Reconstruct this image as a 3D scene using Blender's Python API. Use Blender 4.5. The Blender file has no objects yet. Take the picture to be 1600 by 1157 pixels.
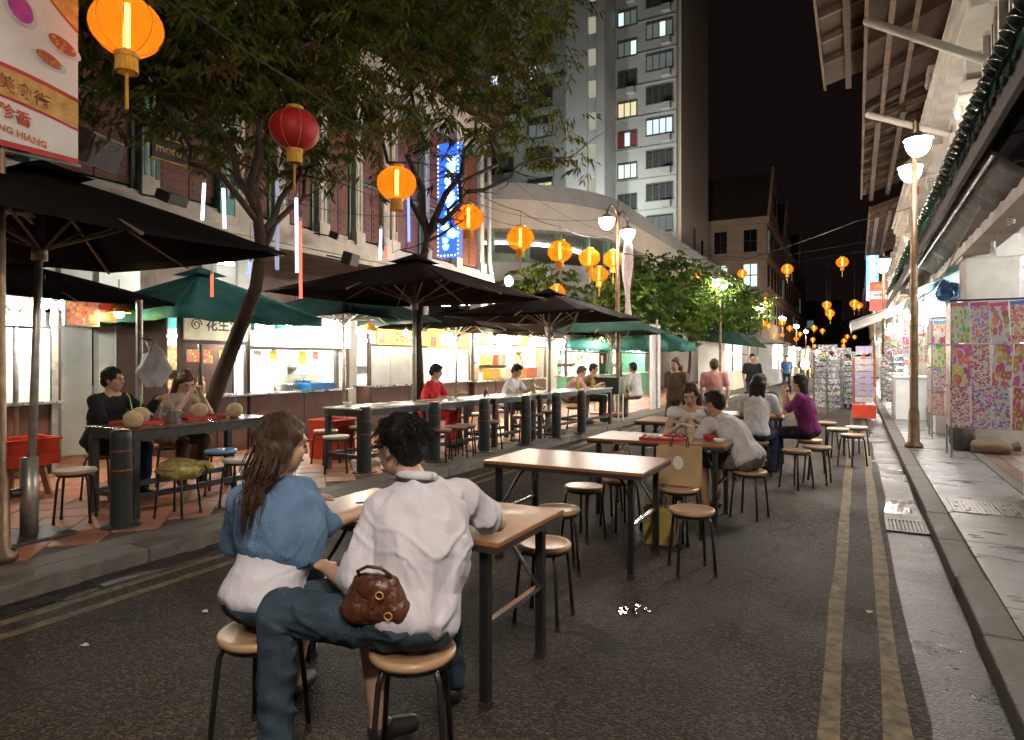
# Night-time food street: tables in the road, hawker stalls, parasols, red lanterns, shophouses, tower block.
import bpy, math, random
import numpy as np
from mathutils import Vector, Matrix, Euler, noise

random.seed(7)
sc = bpy.context.scene
COL = sc.collection
PI = math.pi
R = math.radians

# ------------------------------------------------------------------ camera
F_PX, C_X, C_Y, CAM_H = 1020.0, 800.0, 562.0, 1.5      # focal length and horizon of the 1600 px wide photograph
YAW = math.atan2(538, F_PX)                            # the street (+Y) runs 27.8 degrees to the right of the view axis
sA, cA = math.sin(YAW), math.cos(YAW)
cam = bpy.data.cameras.new('camera')
cam.sensor_fit = 'HORIZONTAL'; cam.sensor_width = 36.0
cam.lens = 36.0 * F_PX / 1600.0
cam.shift_y = -(578.5 - C_Y) / 1600.0
cam.clip_start = 0.05; cam.clip_end = 1200
camo = bpy.data.objects.new('camera', cam); COL.objects.link(camo)
camo.location = (0, 0, CAM_H); camo.rotation_euler = (PI / 2, 0, YAW)
sc.camera = camo

# ------------------------------------------------------------------ world, moonlight, exposure
w = bpy.data.worlds.new('World'); sc.world = w; w.use_nodes = True
nt = w.node_tree; nt.nodes.clear()
wo = nt.nodes.new('ShaderNodeOutputWorld'); bg = nt.nodes.new('ShaderNodeBackground')
bg2 = nt.nodes.new('ShaderNodeBackground'); ad = nt.nodes.new('ShaderNodeAddShader')
sky = nt.nodes.new('ShaderNodeTexSky'); sky.sky_type = 'NISHITA'; sky.sun_disc = False
sky.sun_elevation = R(35); sky.sun_rotation = R(150)
nt.links.new(sky.outputs[0], bg.inputs[0]); bg.inputs[1].default_value = 0.00004
bg2.inputs[0].default_value = (1.0, 0.62, 0.55, 1); bg2.inputs[1].default_value = 0.0058   # city glow on the night sky
nt.links.new(bg.outputs[0], ad.inputs[0]); nt.links.new(bg2.outputs[0], ad.inputs[1])
nt.links.new(ad.outputs[0], wo.inputs[0])
sun = bpy.data.lights.new('moon', 'SUN'); sun.energy = 0.004; sun.angle = R(0.5); sun.color = (1, .95, .88)
suno = bpy.data.objects.new('moon', sun); COL.objects.link(suno); suno.rotation_euler = (R(55), 0, R(150))
vs = sc.view_settings
vs.view_transform = 'Standard'; vs.look = 'None'; vs.exposure = 0.0; vs.gamma = 1.0; vs.use_curve_mapping = False
cy = sc.cycles
cy.use_denoising = True; cy.max_bounces = 6; cy.diffuse_bounces = 3; cy.glossy_bounces = 3
cy.transmission_bounces = 4; cy.transparent_max_bounces = 12
cy.sample_clamp_indirect = 4.0; cy.sample_clamp_direct = 0.0
cy.caustics_reflective = False; cy.caustics_refractive = False
try: cy.use_light_tree = True
except Exception: pass

# ------------------------------------------------------------------ pixel -> place (a direction; the depth comes from ground, wall or size)
def at_depth(px, py, d):
    l = (px - C_X) * d / F_PX
    return Vector((-sA * d + cA * l, cA * d + sA * l, CAM_H + (C_Y - py) * d / F_PX))
def on_z(px, py, h=0.0): return at_depth(px, py, F_PX * (CAM_H - h) / (py - C_Y))
def on_x(px, py, X): return at_depth(px, py, X / (-sA + cA * (px - C_X) / F_PX))
def on_y(px, py, Y): return at_depth(px, py, Y / (cA + sA * (px - C_X) / F_PX))

# ------------------------------------------------------------------ materials
MATS = {}
def mat(name, col, rough=.6, metal=0.0, var=.18, scale=6.0, bump=0.0, bscale=60.0, emit=None, estr=0.0,
        spec=.5, alpha=1.0, coat=0.0, stretch=None, trans=0.0, rvar=0.0):
    """Principled material: base colour broken up by two noises, optional relief, gloss variation and emission."""
    if name in MATS: return MATS[name]
    m = bpy.data.materials.new(name); m.use_nodes = True; MATS[name] = m
    t = m.node_tree; N = t.nodes; L = t.links
    b = N['Principled BSDF']
    b.inputs['Roughness'].default_value = rough; b.inputs['Metallic'].default_value = metal
    b.inputs['Specular IOR Level'].default_value = spec
    b.inputs['Coat Weight'].default_value = coat
    b.inputs['Transmission Weight'].default_value = trans
    b.inputs['Alpha'].default_value = alpha
    tc = N.new('ShaderNodeTexCoord'); vec = tc.outputs['Object']
    if stretch:
        mp = N.new('ShaderNodeMapping'); mp.inputs['Scale'].default_value = stretch
        L.new(vec, mp.inputs[0]); vec = mp.outputs[0]
    n1 = N.new('ShaderNodeTexNoise'); n1.inputs['Scale'].default_value = scale
    n1.inputs['Detail'].default_value = 6; n1.inputs['Roughness'].default_value = .62
    L.new(vec, n1.inputs['Vector'])
    mx = N.new('ShaderNodeMix'); mx.data_type = 'RGBA'
    lo = [max(0, c * (1 - var * 1.6)) for c in col]; hi = [min(1, c * (1 + var * 1.3)) for c in col]
    mr = N.new('ShaderNodeMapRange'); mr.inputs[1].default_value = .3; mr.inputs[2].default_value = .7
    L.new(n1.outputs['Fac'], mr.inputs[0]); L.new(mr.outputs[0], mx.inputs[0])
    mx.inputs[6].default_value = (*lo, 1); mx.inputs[7].default_value = (*hi, 1)
    L.new(mx.outputs[2], b.inputs['Base Color'])
    if rvar:
        m2 = N.new('ShaderNodeMapRange'); m2.inputs[3].default_value = max(.03, rough - rvar); m2.inputs[4].default_value = min(1, rough + rvar)
        m2.inputs[1].default_value = .35; m2.inputs[2].default_value = .65
        L.new(n1.outputs['Fac'], m2.inputs[0]); L.new(m2.outputs[0], b.inputs['Roughness'])
    if bump:
        n2 = N.new('ShaderNodeTexNoise'); n2.inputs['Scale'].default_value = bscale; n2.inputs['Detail'].default_value = 4
        L.new(vec, n2.inputs['Vector'])
        bp = N.new('ShaderNodeBump'); bp.inputs['Strength'].default_value = bump; bp.inputs['Distance'].default_value = .02
        L.new(n2.outputs['Fac'], bp.inputs['Height']); L.new(bp.outputs[0], b.inputs['Normal'])
    if emit is not None:
        b.inputs['Emission Color'].default_value = (*emit, 1); b.inputs['Emission Strength'].default_value = estr
    return m

def print_mat(name, base, scale, thr=.32, sat=.85, val=.75, emit=0.0, hue=None, density=1.0, rough=.35, stretch=(1, 1, 1)):
    """Flat print: coloured blobs scattered on paper (stickers, photographs of dishes, postcards)."""
    if name in MATS: return MATS[name]
    m = bpy.data.materials.new(name); m.use_nodes = True; MATS[name] = m
    t = m.node_tree; N = t.nodes; L = t.links; b = N['Principled BSDF']; b.inputs['Roughness'].default_value = rough
    tc = N.new('ShaderNodeTexCoord'); mp = N.new('ShaderNodeMapping'); mp.inputs['Scale'].default_value = stretch
    oi = N.new('ShaderNodeObjectInfo'); om = N.new('ShaderNodeVectorMath'); om.operation = 'SCALE'; om.inputs[0].default_value = (7.3, 3.1, 5.7); L.new(oi.outputs['Random'], om.inputs['Scale'])
    oa = N.new('ShaderNodeVectorMath'); oa.operation = 'ADD'; L.new(tc.outputs['Object'], oa.inputs[0]); L.new(om.outputs[0], oa.inputs[1]); L.new(oa.outputs[0], mp.inputs[0])   # every sheet printed differently
    wn = N.new('ShaderNodeTexNoise'); wn.inputs['Scale'].default_value = scale * .8
    L.new(mp.outputs[0], wn.inputs['Vector'])
    va = N.new('ShaderNodeVectorMath'); va.operation = 'MULTIPLY_ADD'; va.inputs[1].default_value = (.6 / scale,) * 3
    L.new(wn.outputs['Color'], va.inputs[0]); L.new(mp.outputs[0], va.inputs[2])
    vo = N.new('ShaderNodeTexVoronoi'); vo.inputs['Scale'].default_value = scale; vo.inputs['Randomness'].default_value = .8
    L.new(va.outputs[0], vo.inputs['Vector'])
    sp = N.new('ShaderNodeSeparateColor'); L.new(vo.outputs['Color'], sp.inputs[0])
    hs = N.new('ShaderNodeCombineColor'); hs.mode = 'HSV'
    if hue is None: L.new(sp.outputs[0], hs.inputs[0])
    else:
        mr = N.new('ShaderNodeMapRange'); mr.inputs[3].default_value = hue[0]; mr.inputs[4].default_value = hue[1]
        L.new(sp.outputs[0], mr.inputs[0])
        fr = N.new('ShaderNodeMath'); fr.operation = 'FRACT'; L.new(mr.outputs[0], fr.inputs[0]); L.new(fr.outputs[0], hs.inputs[0])
    hs.inputs[1].default_value = sat
    vv = N.new('ShaderNodeMapRange'); vv.inputs[3].default_value = val * .45; vv.inputs[4].default_value = val
    L.new(sp.outputs[1], vv.inputs[0]); L.new(vv.outputs[0], hs.inputs[2])
    th = N.new('ShaderNodeMapRange'); th.inputs[1].default_value = thr; th.inputs[2].default_value = thr + .04
    L.new(vo.outputs['Distance'], th.inputs[0])
    mx = N.new('ShaderNodeMix'); mx.data_type = 'RGBA'; mx.inputs[7].default_value = (*base, 1)
    L.new(th.outputs[0], mx.inputs[0]); L.new(hs.outputs[0], mx.inputs[6])
    L.new(mx.outputs[2], b.inputs['Base Color'])
    # a second colour in the heart of every blob
    h2 = N.new('ShaderNodeHueSaturation'); h2.inputs['Hue'].default_value = .62; h2.inputs['Value'].default_value = 1.25; L.new(hs.outputs[0], h2.inputs['Color'])
    t2 = N.new('ShaderNodeMapRange'); t2.inputs[1].default_value = thr*.36; t2.inputs[2].default_value = thr*.42; L.new(vo.outputs['Distance'], t2.inputs[0])
    m3 = N.new('ShaderNodeMix'); m3.data_type = 'RGBA'; L.new(t2.outputs[0], m3.inputs[0]); L.new(h2.outputs[0], m3.inputs[6]); L.new(mx.outputs[2], m3.inputs[7])
    L.new(m3.outputs[2], b.inputs['Base Color'])
    if emit: L.new(m3.outputs[2], b.inputs['Emission Color']); b.inputs['Emission Strength'].default_value = emit
    return m

def glow(name, col, s):
    """Lamps and lit things; also panels whose brightness is put in as glow."""
    return mat(name, (.06, .06, .06), .4, var=0, emit=col, estr=s)

# ------------------------------------------------------------------ mesh collector
class MB:
    def __init__(s): s.v = []; s.f = []; s.m = []
    def add(s, vs, fs, mi=0):
        o = len(s.v); s.v += [tuple(v) for v in vs]; s.f += [tuple(i + o for i in f) for f in fs]; s.m += [mi] * len(fs); return s
    def box(s, x0, y0, z0, x1, y1, z1, mi=0):
        return s.add([(x0,y0,z0),(x1,y0,z0),(x1,y1,z0),(x0,y1,z0),(x0,y0,z1),(x1,y0,z1),(x1,y1,z1),(x0,y1,z1)],
                     [(0,3,2,1),(4,5,6,7),(0,1,5,4),(1,2,6,5),(2,3,7,6),(3,0,4,7)], mi)
    def cbox(s, c, size, rot=None, mi=0):
        hx, hy, hz = size[0]/2, size[1]/2, size[2]/2
        P = [Vector(p) for p in ((-hx,-hy,-hz),(hx,-hy,-hz),(hx,hy,-hz),(-hx,hy,-hz),(-hx,-hy,hz),(hx,-hy,hz),(hx,hy,hz),(-hx,hy,hz))]
        if rot is not None: P = [rot @ p for p in P]
        c = Vector(c)
        return s.add([p + c for p in P], [(0,3,2,1),(4,5,6,7),(0,1,5,4),(1,2,6,5),(2,3,7,6),(3,0,4,7)], mi)
    def bar(s, p0, p1, a, b=None, mi=0):
        """square bar between two points"""
        p0 = Vector(p0); p1 = Vector(p1); d = p1 - p0; L_ = d.length; b = b or a
        z = d.normalized(); x = z.cross(Vector((0,0,1)))
        if x.length < 1e-3: x = Vector((1,0,0))
        x.normalize(); y = z.cross(x)
        rot = Matrix((x, y, z)).transposed()
        return s.cbox((p0 + p1) / 2, (a, b, L_), rot, mi)
    def tube(s, pts, r, n=8, caps=True, mi=0):
        pts = [Vector(p) for p in pts]; k = len(pts)
        rs = r if isinstance(r, (list, tuple)) else [r] * k
        vs = []; up = None
        for i, p in enumerate(pts):
            t = (pts[min(i+1, k-1)] - pts[max(i-1, 0)])
            if t.length < 1e-9: t = Vector((0,0,1))
            t.normalize()
            if up is None:
                up = t.cross(Vector((0,0,1)))
                if up.length < 1e-2: up = Vector((1,0,0))
                up.normalize()
            up = (up - t * up.dot(t))
            if up.length < 1e-6: up = t.orthogonal()
            up.normalize(); w_ = t.cross(up)
            for j in range(n):
                a = 2*PI*j/n; vs.append(p + (up*math.cos(a) + w_*math.sin(a)) * rs[i])
        fs = [(i*n+j, i*n+(j+1)%n, (i+1)*n+(j+1)%n, (i+1)*n+j) for i in range(k-1) for j in range(n)]
        if caps: fs += [tuple(range(n-1, -1, -1)), tuple((k-1)*n + j for j in range(n))]
        return s.add(vs, fs, mi)
    def cyl(s, p0, p1, r0, r1=None, n=12, caps=True, mi=0): return s.tube([p0, p1], [r0, r0 if r1 is None else r1], n, caps, mi)
    def lathe(s, prof, n=16, c=(0,0,0), mi=0, cap=True):
        vs = [(c[0] + r*math.cos(2*PI*j/n), c[1] + r*math.sin(2*PI*j/n), c[2] + z) for r, z in prof for j in range(n)]
        k = len(prof)
        fs = [(i*n+j, i*n+(j+1)%n, (i+1)*n+(j+1)%n, (i+1)*n+j) for i in range(k-1) for j in range(n)]
        if cap: fs += [tuple(range(n-1, -1, -1)), tuple((k-1)*n + j for j in range(n))]
        return s.add(vs, fs, mi)
    def ball(s, c, r, nu=14, nv=9, rot=None, mi=0):
        r = r if isinstance(r, (list, tuple)) else (r, r, r); c = Vector(c)
        vs = []
        for i in range(1, nv):
            a = PI*i/nv
            for j in range(nu):
                b = 2*PI*j/nu
                p = Vector((r[0]*math.sin(a)*math.cos(b), r[1]*math.sin(a)*math.sin(b), r[2]*math.cos(a)))
                vs.append((rot @ p if rot is not None else p) + c)
        t = Vector((0,0,r[2])); t = (rot @ t) if rot is not None else t
        vs += [c + t, c - t]; T = len(vs) - 2
        fs = [(i*nu+j, (i+1)*nu+j, (i+1)*nu+(j+1)%nu, i*nu+(j+1)%nu) for i in range(nv-2) for j in range(nu)]
        fs += [(T, j, (j+1)%nu) for j in range(nu)] + [(T+1, (nv-2)*nu+(j+1)%nu, (nv-2)*nu+j) for j in range(nu)]
        return s.add(vs, fs, mi)
    def quad(s, a, b, c, d, mi=0): return s.add([a, b, c, d], [(0,1,2,3)], mi)
    def prism(s, poly, z0, z1, mi=0):
        n = len(poly)
        vs = [(x,y,z0) for x,y in poly] + [(x,y,z1) for x,y in poly]
        return s.add(vs, [tuple(range(n-1,-1,-1)), tuple(range(n,2*n))] + [(i,(i+1)%n,n+(i+1)%n,n+i) for i in range(n)], mi)
    def mesh(s, name, mats, smooth=False):
        me = bpy.data.meshes.new(name); me.from_pydata(s.v, [], s.f)
        for m in (mats if isinstance(mats, (list, tuple)) else [mats]): me.materials.append(m)
        if any(s.m): me.polygons.foreach_set('material_index', s.m)
        if smooth: me.polygons.foreach_set('use_smooth', [True]*len(me.polygons))
        me.update(); return me
    def build(s, name, mats, parent=None, smooth=False, loc=None, rz=None, bevel=0):
        return link(name, s.mesh(name, mats, smooth), parent, loc, rz, bevel)

def link(name, me, parent=None, loc=None, rz=None, bevel=0):
    o = bpy.data.objects.new(name, me); COL.objects.link(o)
    if parent is not None: o.parent = parent
    if loc is not None: o.location = loc
    if rz is not None: o.rotation_euler = (0, 0, rz)
    if bevel:
        b = o.modifiers.new('b', 'BEVEL'); b.width = bevel; b.segments = 2; b.limit_method = 'ANGLE'
    return o
def smooth_auto(o, ang=40):
    me = o.data; me.polygons.foreach_set('use_smooth', [True]*len(me.polygons))
    me.set_sharp_from_angle(angle=R(ang)); return o
def tag(o, label, cat, group=None):
    o['label'] = label; o['category'] = cat
    if group: o['group'] = group
    return o
def thing(name, label, cat, loc=(0,0,0), rz=0, group=None):
    o = bpy.data.objects.new(name, None); COL.objects.link(o)
    o.location = loc; o.rotation_euler = (0, 0, rz); o.empty_display_size = .1
    return tag(o, label, cat, group)
def struct(o): o['kind'] = 'structure'; return o
def stuff(o): o['kind'] = 'stuff'; return o
KIDS = {}
def copy_tree(o, parent=None, kids=None):
    c = o.copy(); COL.objects.link(c)
    if parent is not None: c.parent = parent
    key = o.name
    if key not in KIDS: KIDS[key] = list(o.children)
    for ch in KIDS[key]: copy_tree(ch, c)
    return c

def text_mb(txt, size, bold=0.0, depth=0.0, align='CENTER'):
    """Lettering as mesh data in its own XY plane (x right, y up), centred."""
    cu = bpy.data.curves.new('t', 'FONT'); cu.body = txt; cu.size = size; cu.align_x = align; cu.align_y = 'CENTER'
    cu.offset = bold * size; cu.extrude = depth; cu.resolution_u = 3
    ob = bpy.data.objects.new('t', cu); COL.objects.link(ob)
    dg = bpy.context.evaluated_depsgraph_get()
    me = bpy.data.meshes.new_from_object(ob.evaluated_get(dg))
    mb = MB(); mb.add([v.co.copy() for v in me.vertices], [tuple(p.vertices) for p in me.polygons])
    bpy.data.objects.remove(ob); bpy.data.curves.remove(cu); bpy.data.meshes.remove(me)
    return mb
def lettering(txt, size, m, parent, origin, xdir, updir=(0,0,1), bold=.02, name='lettering', squash=1.0):
    mb = text_mb(txt, size, bold); x = Vector(xdir).normalized(); u = Vector(updir).normalized(); o = Vector(origin)
    mb.v = [tuple(o + x*(p[0]*squash) + u*p[1]) for p in mb.v]
    return mb.build(name, m, parent)
# ================================================================== THE SETTING
def asphalt(name, base, wet=.0):
    m = bpy.data.materials.new(name); m.use_nodes = True; t = m.node_tree; N = t.nodes; L = t.links; b = N['Principled BSDF']
    tc = N.new('ShaderNodeTexCoord'); co = tc.outputs['Object']
    vo = N.new('ShaderNodeTexVoronoi'); vo.inputs['Scale'].default_value = 85; L.new(co, vo.inputs['Vector'])
    vo2 = N.new('ShaderNodeTexVoronoi'); vo2.inputs['Scale'].default_value = 190; L.new(co, vo2.inputs['Vector'])
    sp = N.new('ShaderNodeSeparateColor'); L.new(vo.outputs['Color'], sp.inputs[0])
    pw = N.new('ShaderNodeMath'); pw.operation = 'POWER'; pw.inputs[1].default_value = 2.2; L.new(sp.outputs[0], pw.inputs[0])
    big = N.new('ShaderNodeTexNoise'); big.inputs['Scale'].default_value = .55; big.inputs['Detail'].default_value = 7; big.inputs['Roughness'].default_value = .65; L.new(co, big.inputs['Vector'])
    mx = N.new('ShaderNodeMix'); mx.data_type = 'RGBA'; mx.inputs[6].default_value = (*[c*.35 for c in base], 1); mx.inputs[7].default_value = (*[c*2.6 for c in base], 1)
    L.new(pw.outputs[0], mx.inputs[0])
    # darker oil and spill stains with their own shapes
    st = N.new('ShaderNodeMapRange'); st.inputs[1].default_value = .36; st.inputs[2].default_value = .56; st.inputs[3].default_value = .45; st.inputs[4].default_value = 1.12
    L.new(big.outputs['Fac'], st.inputs[0])
    ml = N.new('ShaderNodeVectorMath'); ml.operation = 'SCALE'; L.new(mx.outputs[2], ml.inputs[0]); L.new(st.outputs[0], ml.inputs['Scale'])
    L.new(ml.outputs[0], b.inputs['Base Color'])
    pv = N.new('ShaderNodeTexVoronoi'); pv.inputs['Scale'].default_value = .32; L.new(co, pv.inputs['Vector']); ps = N.new('ShaderNodeSeparateColor'); L.new(pv.outputs['Color'], ps.inputs[0])
    pm_ = N.new('ShaderNodeMapRange'); pm_.inputs[3].default_value = .82; pm_.inputs[4].default_value = 1.18; L.new(ps.outputs[1], pm_.inputs[0])      # old repair patches
    m5 = N.new('ShaderNodeVectorMath'); m5.operation = 'SCALE'; L.new(ml.outputs[0], m5.inputs[0]); L.new(pm_.outputs[0], m5.inputs['Scale']); L.new(m5.outputs[0], b.inputs['Base Color'])
    cn = N.new('ShaderNodeTexNoise'); cn.inputs['Scale'].default_value = 1.6; cn.inputs['Detail'].default_value = 5; L.new(co, cn.inputs['Vector'])
    cv = N.new('ShaderNodeVectorMath'); cv.operation = 'MULTIPLY_ADD'; cv.inputs[1].default_value = (.9, .9, 0); L.new(cn.outputs['Color'], cv.inputs[0]); L.new(co, cv.inputs[2])
    ce = N.new('ShaderNodeTexVoronoi'); ce.feature = 'DISTANCE_TO_EDGE'; ce.inputs['Scale'].default_value = .42; L.new(cv.outputs[0], ce.inputs['Vector'])
    cr = N.new('ShaderNodeMapRange'); cr.inputs[1].default_value = .0015; cr.inputs[2].default_value = .006; cr.inputs[3].default_value = .35; L.new(ce.outputs['Distance'], cr.inputs[0])      # hairline cracks
    m6 = N.new('ShaderNodeVectorMath'); m6.operation = 'SCALE'; L.new(m5.outputs[0], m6.inputs[0]); L.new(cr.outputs[0], m6.inputs['Scale']); L.new(m6.outputs[0], b.inputs['Base Color'])
    b.inputs['Specular IOR Level'].default_value = .3 if not wet else .5
    rg = N.new('ShaderNodeMapRange'); rg.inputs[1].default_value = .3; rg.inputs[2].default_value = .6; rg.inputs[3].default_value = .5 - wet; rg.inputs[4].default_value = .88 - wet
    L.new(big.outputs['Fac'], rg.inputs[0]); L.new(rg.outputs[0], b.inputs['Roughness'])
    a1 = N.new('ShaderNodeMath'); a1.operation = 'MULTIPLY_ADD'; a1.inputs[1].default_value = .5
    L.new(vo2.outputs['Distance'], a1.inputs[0]); L.new(vo.outputs['Distance'], a1.inputs[2])
    bp = N.new('ShaderNodeBump'); bp.inputs['Strength'].default_value = .9; bp.inputs['Distance'].default_value = .006; bp.invert = True
    L.new(a1.outputs[0], bp.inputs['Height']); L.new(bp.outputs[0], b.inputs['Normal'])
    return m
M_ASPH = asphalt('asphalt', (.034, .0255, .0185))
M_GUT = asphalt('gutter_asphalt', (.024, .022, .020), wet=.40)
M_CONC = mat('kerb_concrete', (.125, .11, .092), .75, var=.35, scale=5, bump=.5, bscale=70, rvar=.15)
M_SLAB = mat('wet_slab', (.165, .165, .16), .40, var=.16, scale=3.5, bump=.3, bscale=45, rvar=.2, stretch=(.5, 1.6, 1))
M_MORT = mat('joint_dirt', (.06, .05, .042), .9, var=.4, scale=20)
M_TERRA = [mat('terracotta_%d' % i, c, .55, var=.26, scale=9, bump=.3, bscale=60, rvar=.2)
           for i, c in enumerate([(.38,.15,.08), (.34,.14,.078), (.41,.17,.095), (.30,.13,.08), (.36,.165,.10)])]
M_BROWNT = mat('brown_tile', (.17, .085, .055), .4, var=.25, scale=9, rvar=.15)
M_YEL = mat('worn_yellow_paint', (.125, .088, .034), .7, var=.5, scale=11, bump=.6, bscale=120)
M_IRON = mat('cast_iron', (.075, .07, .065), .5, metal=.7, var=.35, scale=14, bump=.4, bscale=50)
M_WATER = mat('standing_water', (.012, .012, .013), .04, var=.2, scale=6, bump=.12, bscale=22, spec=.7)
M_DARK = mat('shaft_shade_colour', (.012, .012, .012), .9)

XL, XR = -4.60, .56                       # the two kerb faces
struct(MB().box(-400, -300, -.4, 400, 600, -.05).build('ground', M_ASPH))
mb = MB(); mb.box(XL - .05, -14, -.3, XR + .05, 165, 0.0); road = struct(mb.build('road', M_ASPH))
def strip(name, x0, x1, y0, y1, m, z=.004, n=60, wob=.012, par=None):
    """painted strip with slightly ragged edges"""
    mb = MB(); vs = []
    for i in range(n + 1):
        y = y0 + (y1 - y0) * (i / n) ** 1.6
        vs += [(x0 + random.uniform(-wob, wob), y, z), (x1 + random.uniform(-wob, wob), y, z)]
    mb.add(vs, [(2*i, 2*i+1, 2*i+3, 2*i+2) for i in range(n)])
    return mb.build(name, m, par)
for x in (-.14, .105): strip('yellow_line', x, x + .085, -4, 60, M_YEL, par=road)
for x in (-4.33, -4.12): strip('yellow_line', x, x + .08, -4, 60, M_YEL, par=road)
strip('gutter_channel', .255, XR, -6, 70, M_GUT, z=.003, wob=.03, par=road)
strip('gutter_channel', XL, -4.36, -6, 70, M_GUT, z=.003, wob=.03, par=road)

def kerb(x0, x1, name):
    k = bpy.data.objects.new(name, None); COL.objects.link(k); struct(k)
    me = MB().box(x0, 0.004, -.02, x1, .996, .12).mesh('kerb_stone', M_CONC)
    for i in range(-6, 45):
        o = link('kerb_stone', me, k, (random.uniform(-.004, .004), i, random.uniform(-.004, .004)), bevel=.012 if i < 14 else 0)
    if True: MB().box(x0 + .02, -12, -.05, x1 - .02, 150, .10).build('kerb_bed', M_MORT, k)
    return k
kerb(XL - .24, XL, 'kerb_by_stalls'); kerb(XR, XR + .17, 'kerb_by_shops')

# left pavement: terracotta tiles laid on the diagonal; the 300 largest in view are separate, the rest joined
pl = struct(MB().box(-30, -12, -.2, XL - .24, 150, .108).build('pavement_by_stalls', M_MORT))
P = .34; cand = []
for i in range(-120, 120):
    for j in range(-120, 120):
        x = (i + j) * P / math.sqrt(2); y = (i - j) * P / math.sqrt(2)
        if -12.0 < x < XL - .24 - P*.70 and -.5 < y < 34:
            d = -sA*x + cA*y; l = cA*x + sA*y
            vis = d > .5 and abs(l/d) < .84
            cand.append((0 if vis else 1, math.hypot(x, y), x, y))
cand.sort()
tm = [MB().cbox((0,0,.0), (P-.012, P-.012, .024), Matrix.Rotation(PI/4, 3, 'Z')).mesh('paving_tile', m) for m in M_TERRA]
rest = MB()
for k, (_, _, x, y) in enumerate(cand):
    if k < 290: link('paving_tile', random.choice(tm), pl, (x, y, .108 + random.uniform(-.002, .003)))
    else: rest.cbox((x, y, .108 + random.uniform(-.002, .002)), (P-.012, P-.012, .024), Matrix.Rotation(PI/4, 3, 'Z'), random.randrange(5))
stuff(rest.build('paving_tiles', M_TERRA, pl))
# half tiles along the kerb are a plain concrete margin
MB().box(XL - .24 - P*.70, -12, .05, XL - .243, 60, .1165).build('concrete_margin', M_CONC, pl)

# right pavement: damp concrete slabs, then the brown tiled five-foot way
pr = struct(MB().box(XR + .17, -12, -.2, 14, 150, .106).build('pavement_by_shops', M_MORT))
sm = MB().box(XR + .176, .004, .08, 1.50, 1.496, .12).mesh('paving_slab', M_SLAB)
for i in range(-3, 36): link('paving_slab', sm, pr, (0, i*1.5, random.uniform(-.002, .002)), bevel=.006 if i < 10 else 0)
MB().box(1.503, -12, .05, 1.62, 80, .128).build('edge_strip', M_CONC, pr)
bt = MB().box(.003, .003, .08, .297, .297, .126).mesh('floor_tile', M_BROWNT)
for i in range(5):
    for j in range(28): link('floor_tile', bt, pr, (1.625 + i*.3, 4.0 + j*.3, random.uniform(-.001, .001)))
MB().box(1.622, 12.41, .05, 6, 80, .124).build('floor_finish', M_BROWNT, pr)
MB().box(1.622, -10, .05, 6, 3.99, .124).build('floor_finish', M_BROWNT, pr)

# drains, covers
def grate(name, label, c, L_, W_, n):
    t = thing(name, label, 'drain grate', c)
    MB().box(-W_/2, -L_/2, .0035, W_/2, L_/2, .006).build('painted_shaft_shade', M_DARK, t)  # thin dark plate: the shade of the shaft is put into its colour
    for i in range(n):
        x = -W_/2 + (i + .5) * W_/n
        MB().box(x - .010, -L_/2, .007, x + .010, L_/2, .016).build('grate_bar', M_IRON, t)
    fr = MB()
    fr.box(-W_/2-.03, -L_/2-.03, .005, W_/2+.03, -L_/2, .018).box(-W_/2-.03, L_/2, .005, W_/2+.03, L_/2+.03, .018)
    fr.box(-W_/2-.03, -L_/2, .005, -W_/2, L_/2, .018).box(W_/2, -L_/2, .005, W_/2+.03, L_/2, .018)
    fr.build('grate_frame', M_IRON, t)
p = on_z(1417, 825); grate('drain_grate', 'rusty iron drain grate in the gutter beside the pool of water', (.395, p.y, 0), .42, .27, 9)
p = on_z(1540, 795, .12)
for k in range(2):
    t = thing('drain_cover', ['perforated steel drain cover set in the pavement, on the shop side', 'perforated steel drain cover set in the pavement, on the kerb side'][k], 'drain cover', (1.32 - .36*k, p.y, .1205))
    M_STEEL = mat('worn_steel', (.28, .27, .25), .38, metal=.8, var=.3, scale=10, bump=.35, bscale=90, rvar=.15)
    MB().box(-.172, -.30, 0, .172, .30, .010).build('cover_plate', M_STEEL, t, bevel=.003)
    nb = MB()
    for i in range(9):
        for j in range(14): nb.box(-.15+i*.036, -.26+j*.038, .0103, -.134+i*.036, -.238+j*.038, .0125)
    stuff(nb.build('tread_studs', M_STEEL, t))
def manhole(label, c, r, n=28):
    t = thing('manhole_cover', label, 'manhole cover', c)
    MB().lathe([(r, -.004), (r, .005), (r*.93, .007)], n).build('cover_plate', M_IRON, t)
    MB().lathe([(r*1.09, .0045), (r*1.02, .0062), (r*1.012, .0045)], n, cap=False).build('cover_rim', M_MORT, t)
p = on_z(1388, 723); manhole('round wet manhole cover in the gutter by the shop side kerb', (.36, p.y, .004), .17)
p = on_z(1362, 688); manhole('wide eight-sided manhole cover across the shop side yellow line', (.12, p.y, .0045), .42, 8)
p = on_z(245, 893)
t = thing('gully_plate', 'flat steel plate lying in the gutter below the stall side kerb', 'drain cover', (-4.47, p.y, 0))
MB().box(-.12, -.38, .004, .12, .38, .014).build('cover_plate', M_IRON, t, bevel=.003)
MB().box(-.14, -.40, .002, .14, .40, .006).build('cover_rim', M_MORT, t)

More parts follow.
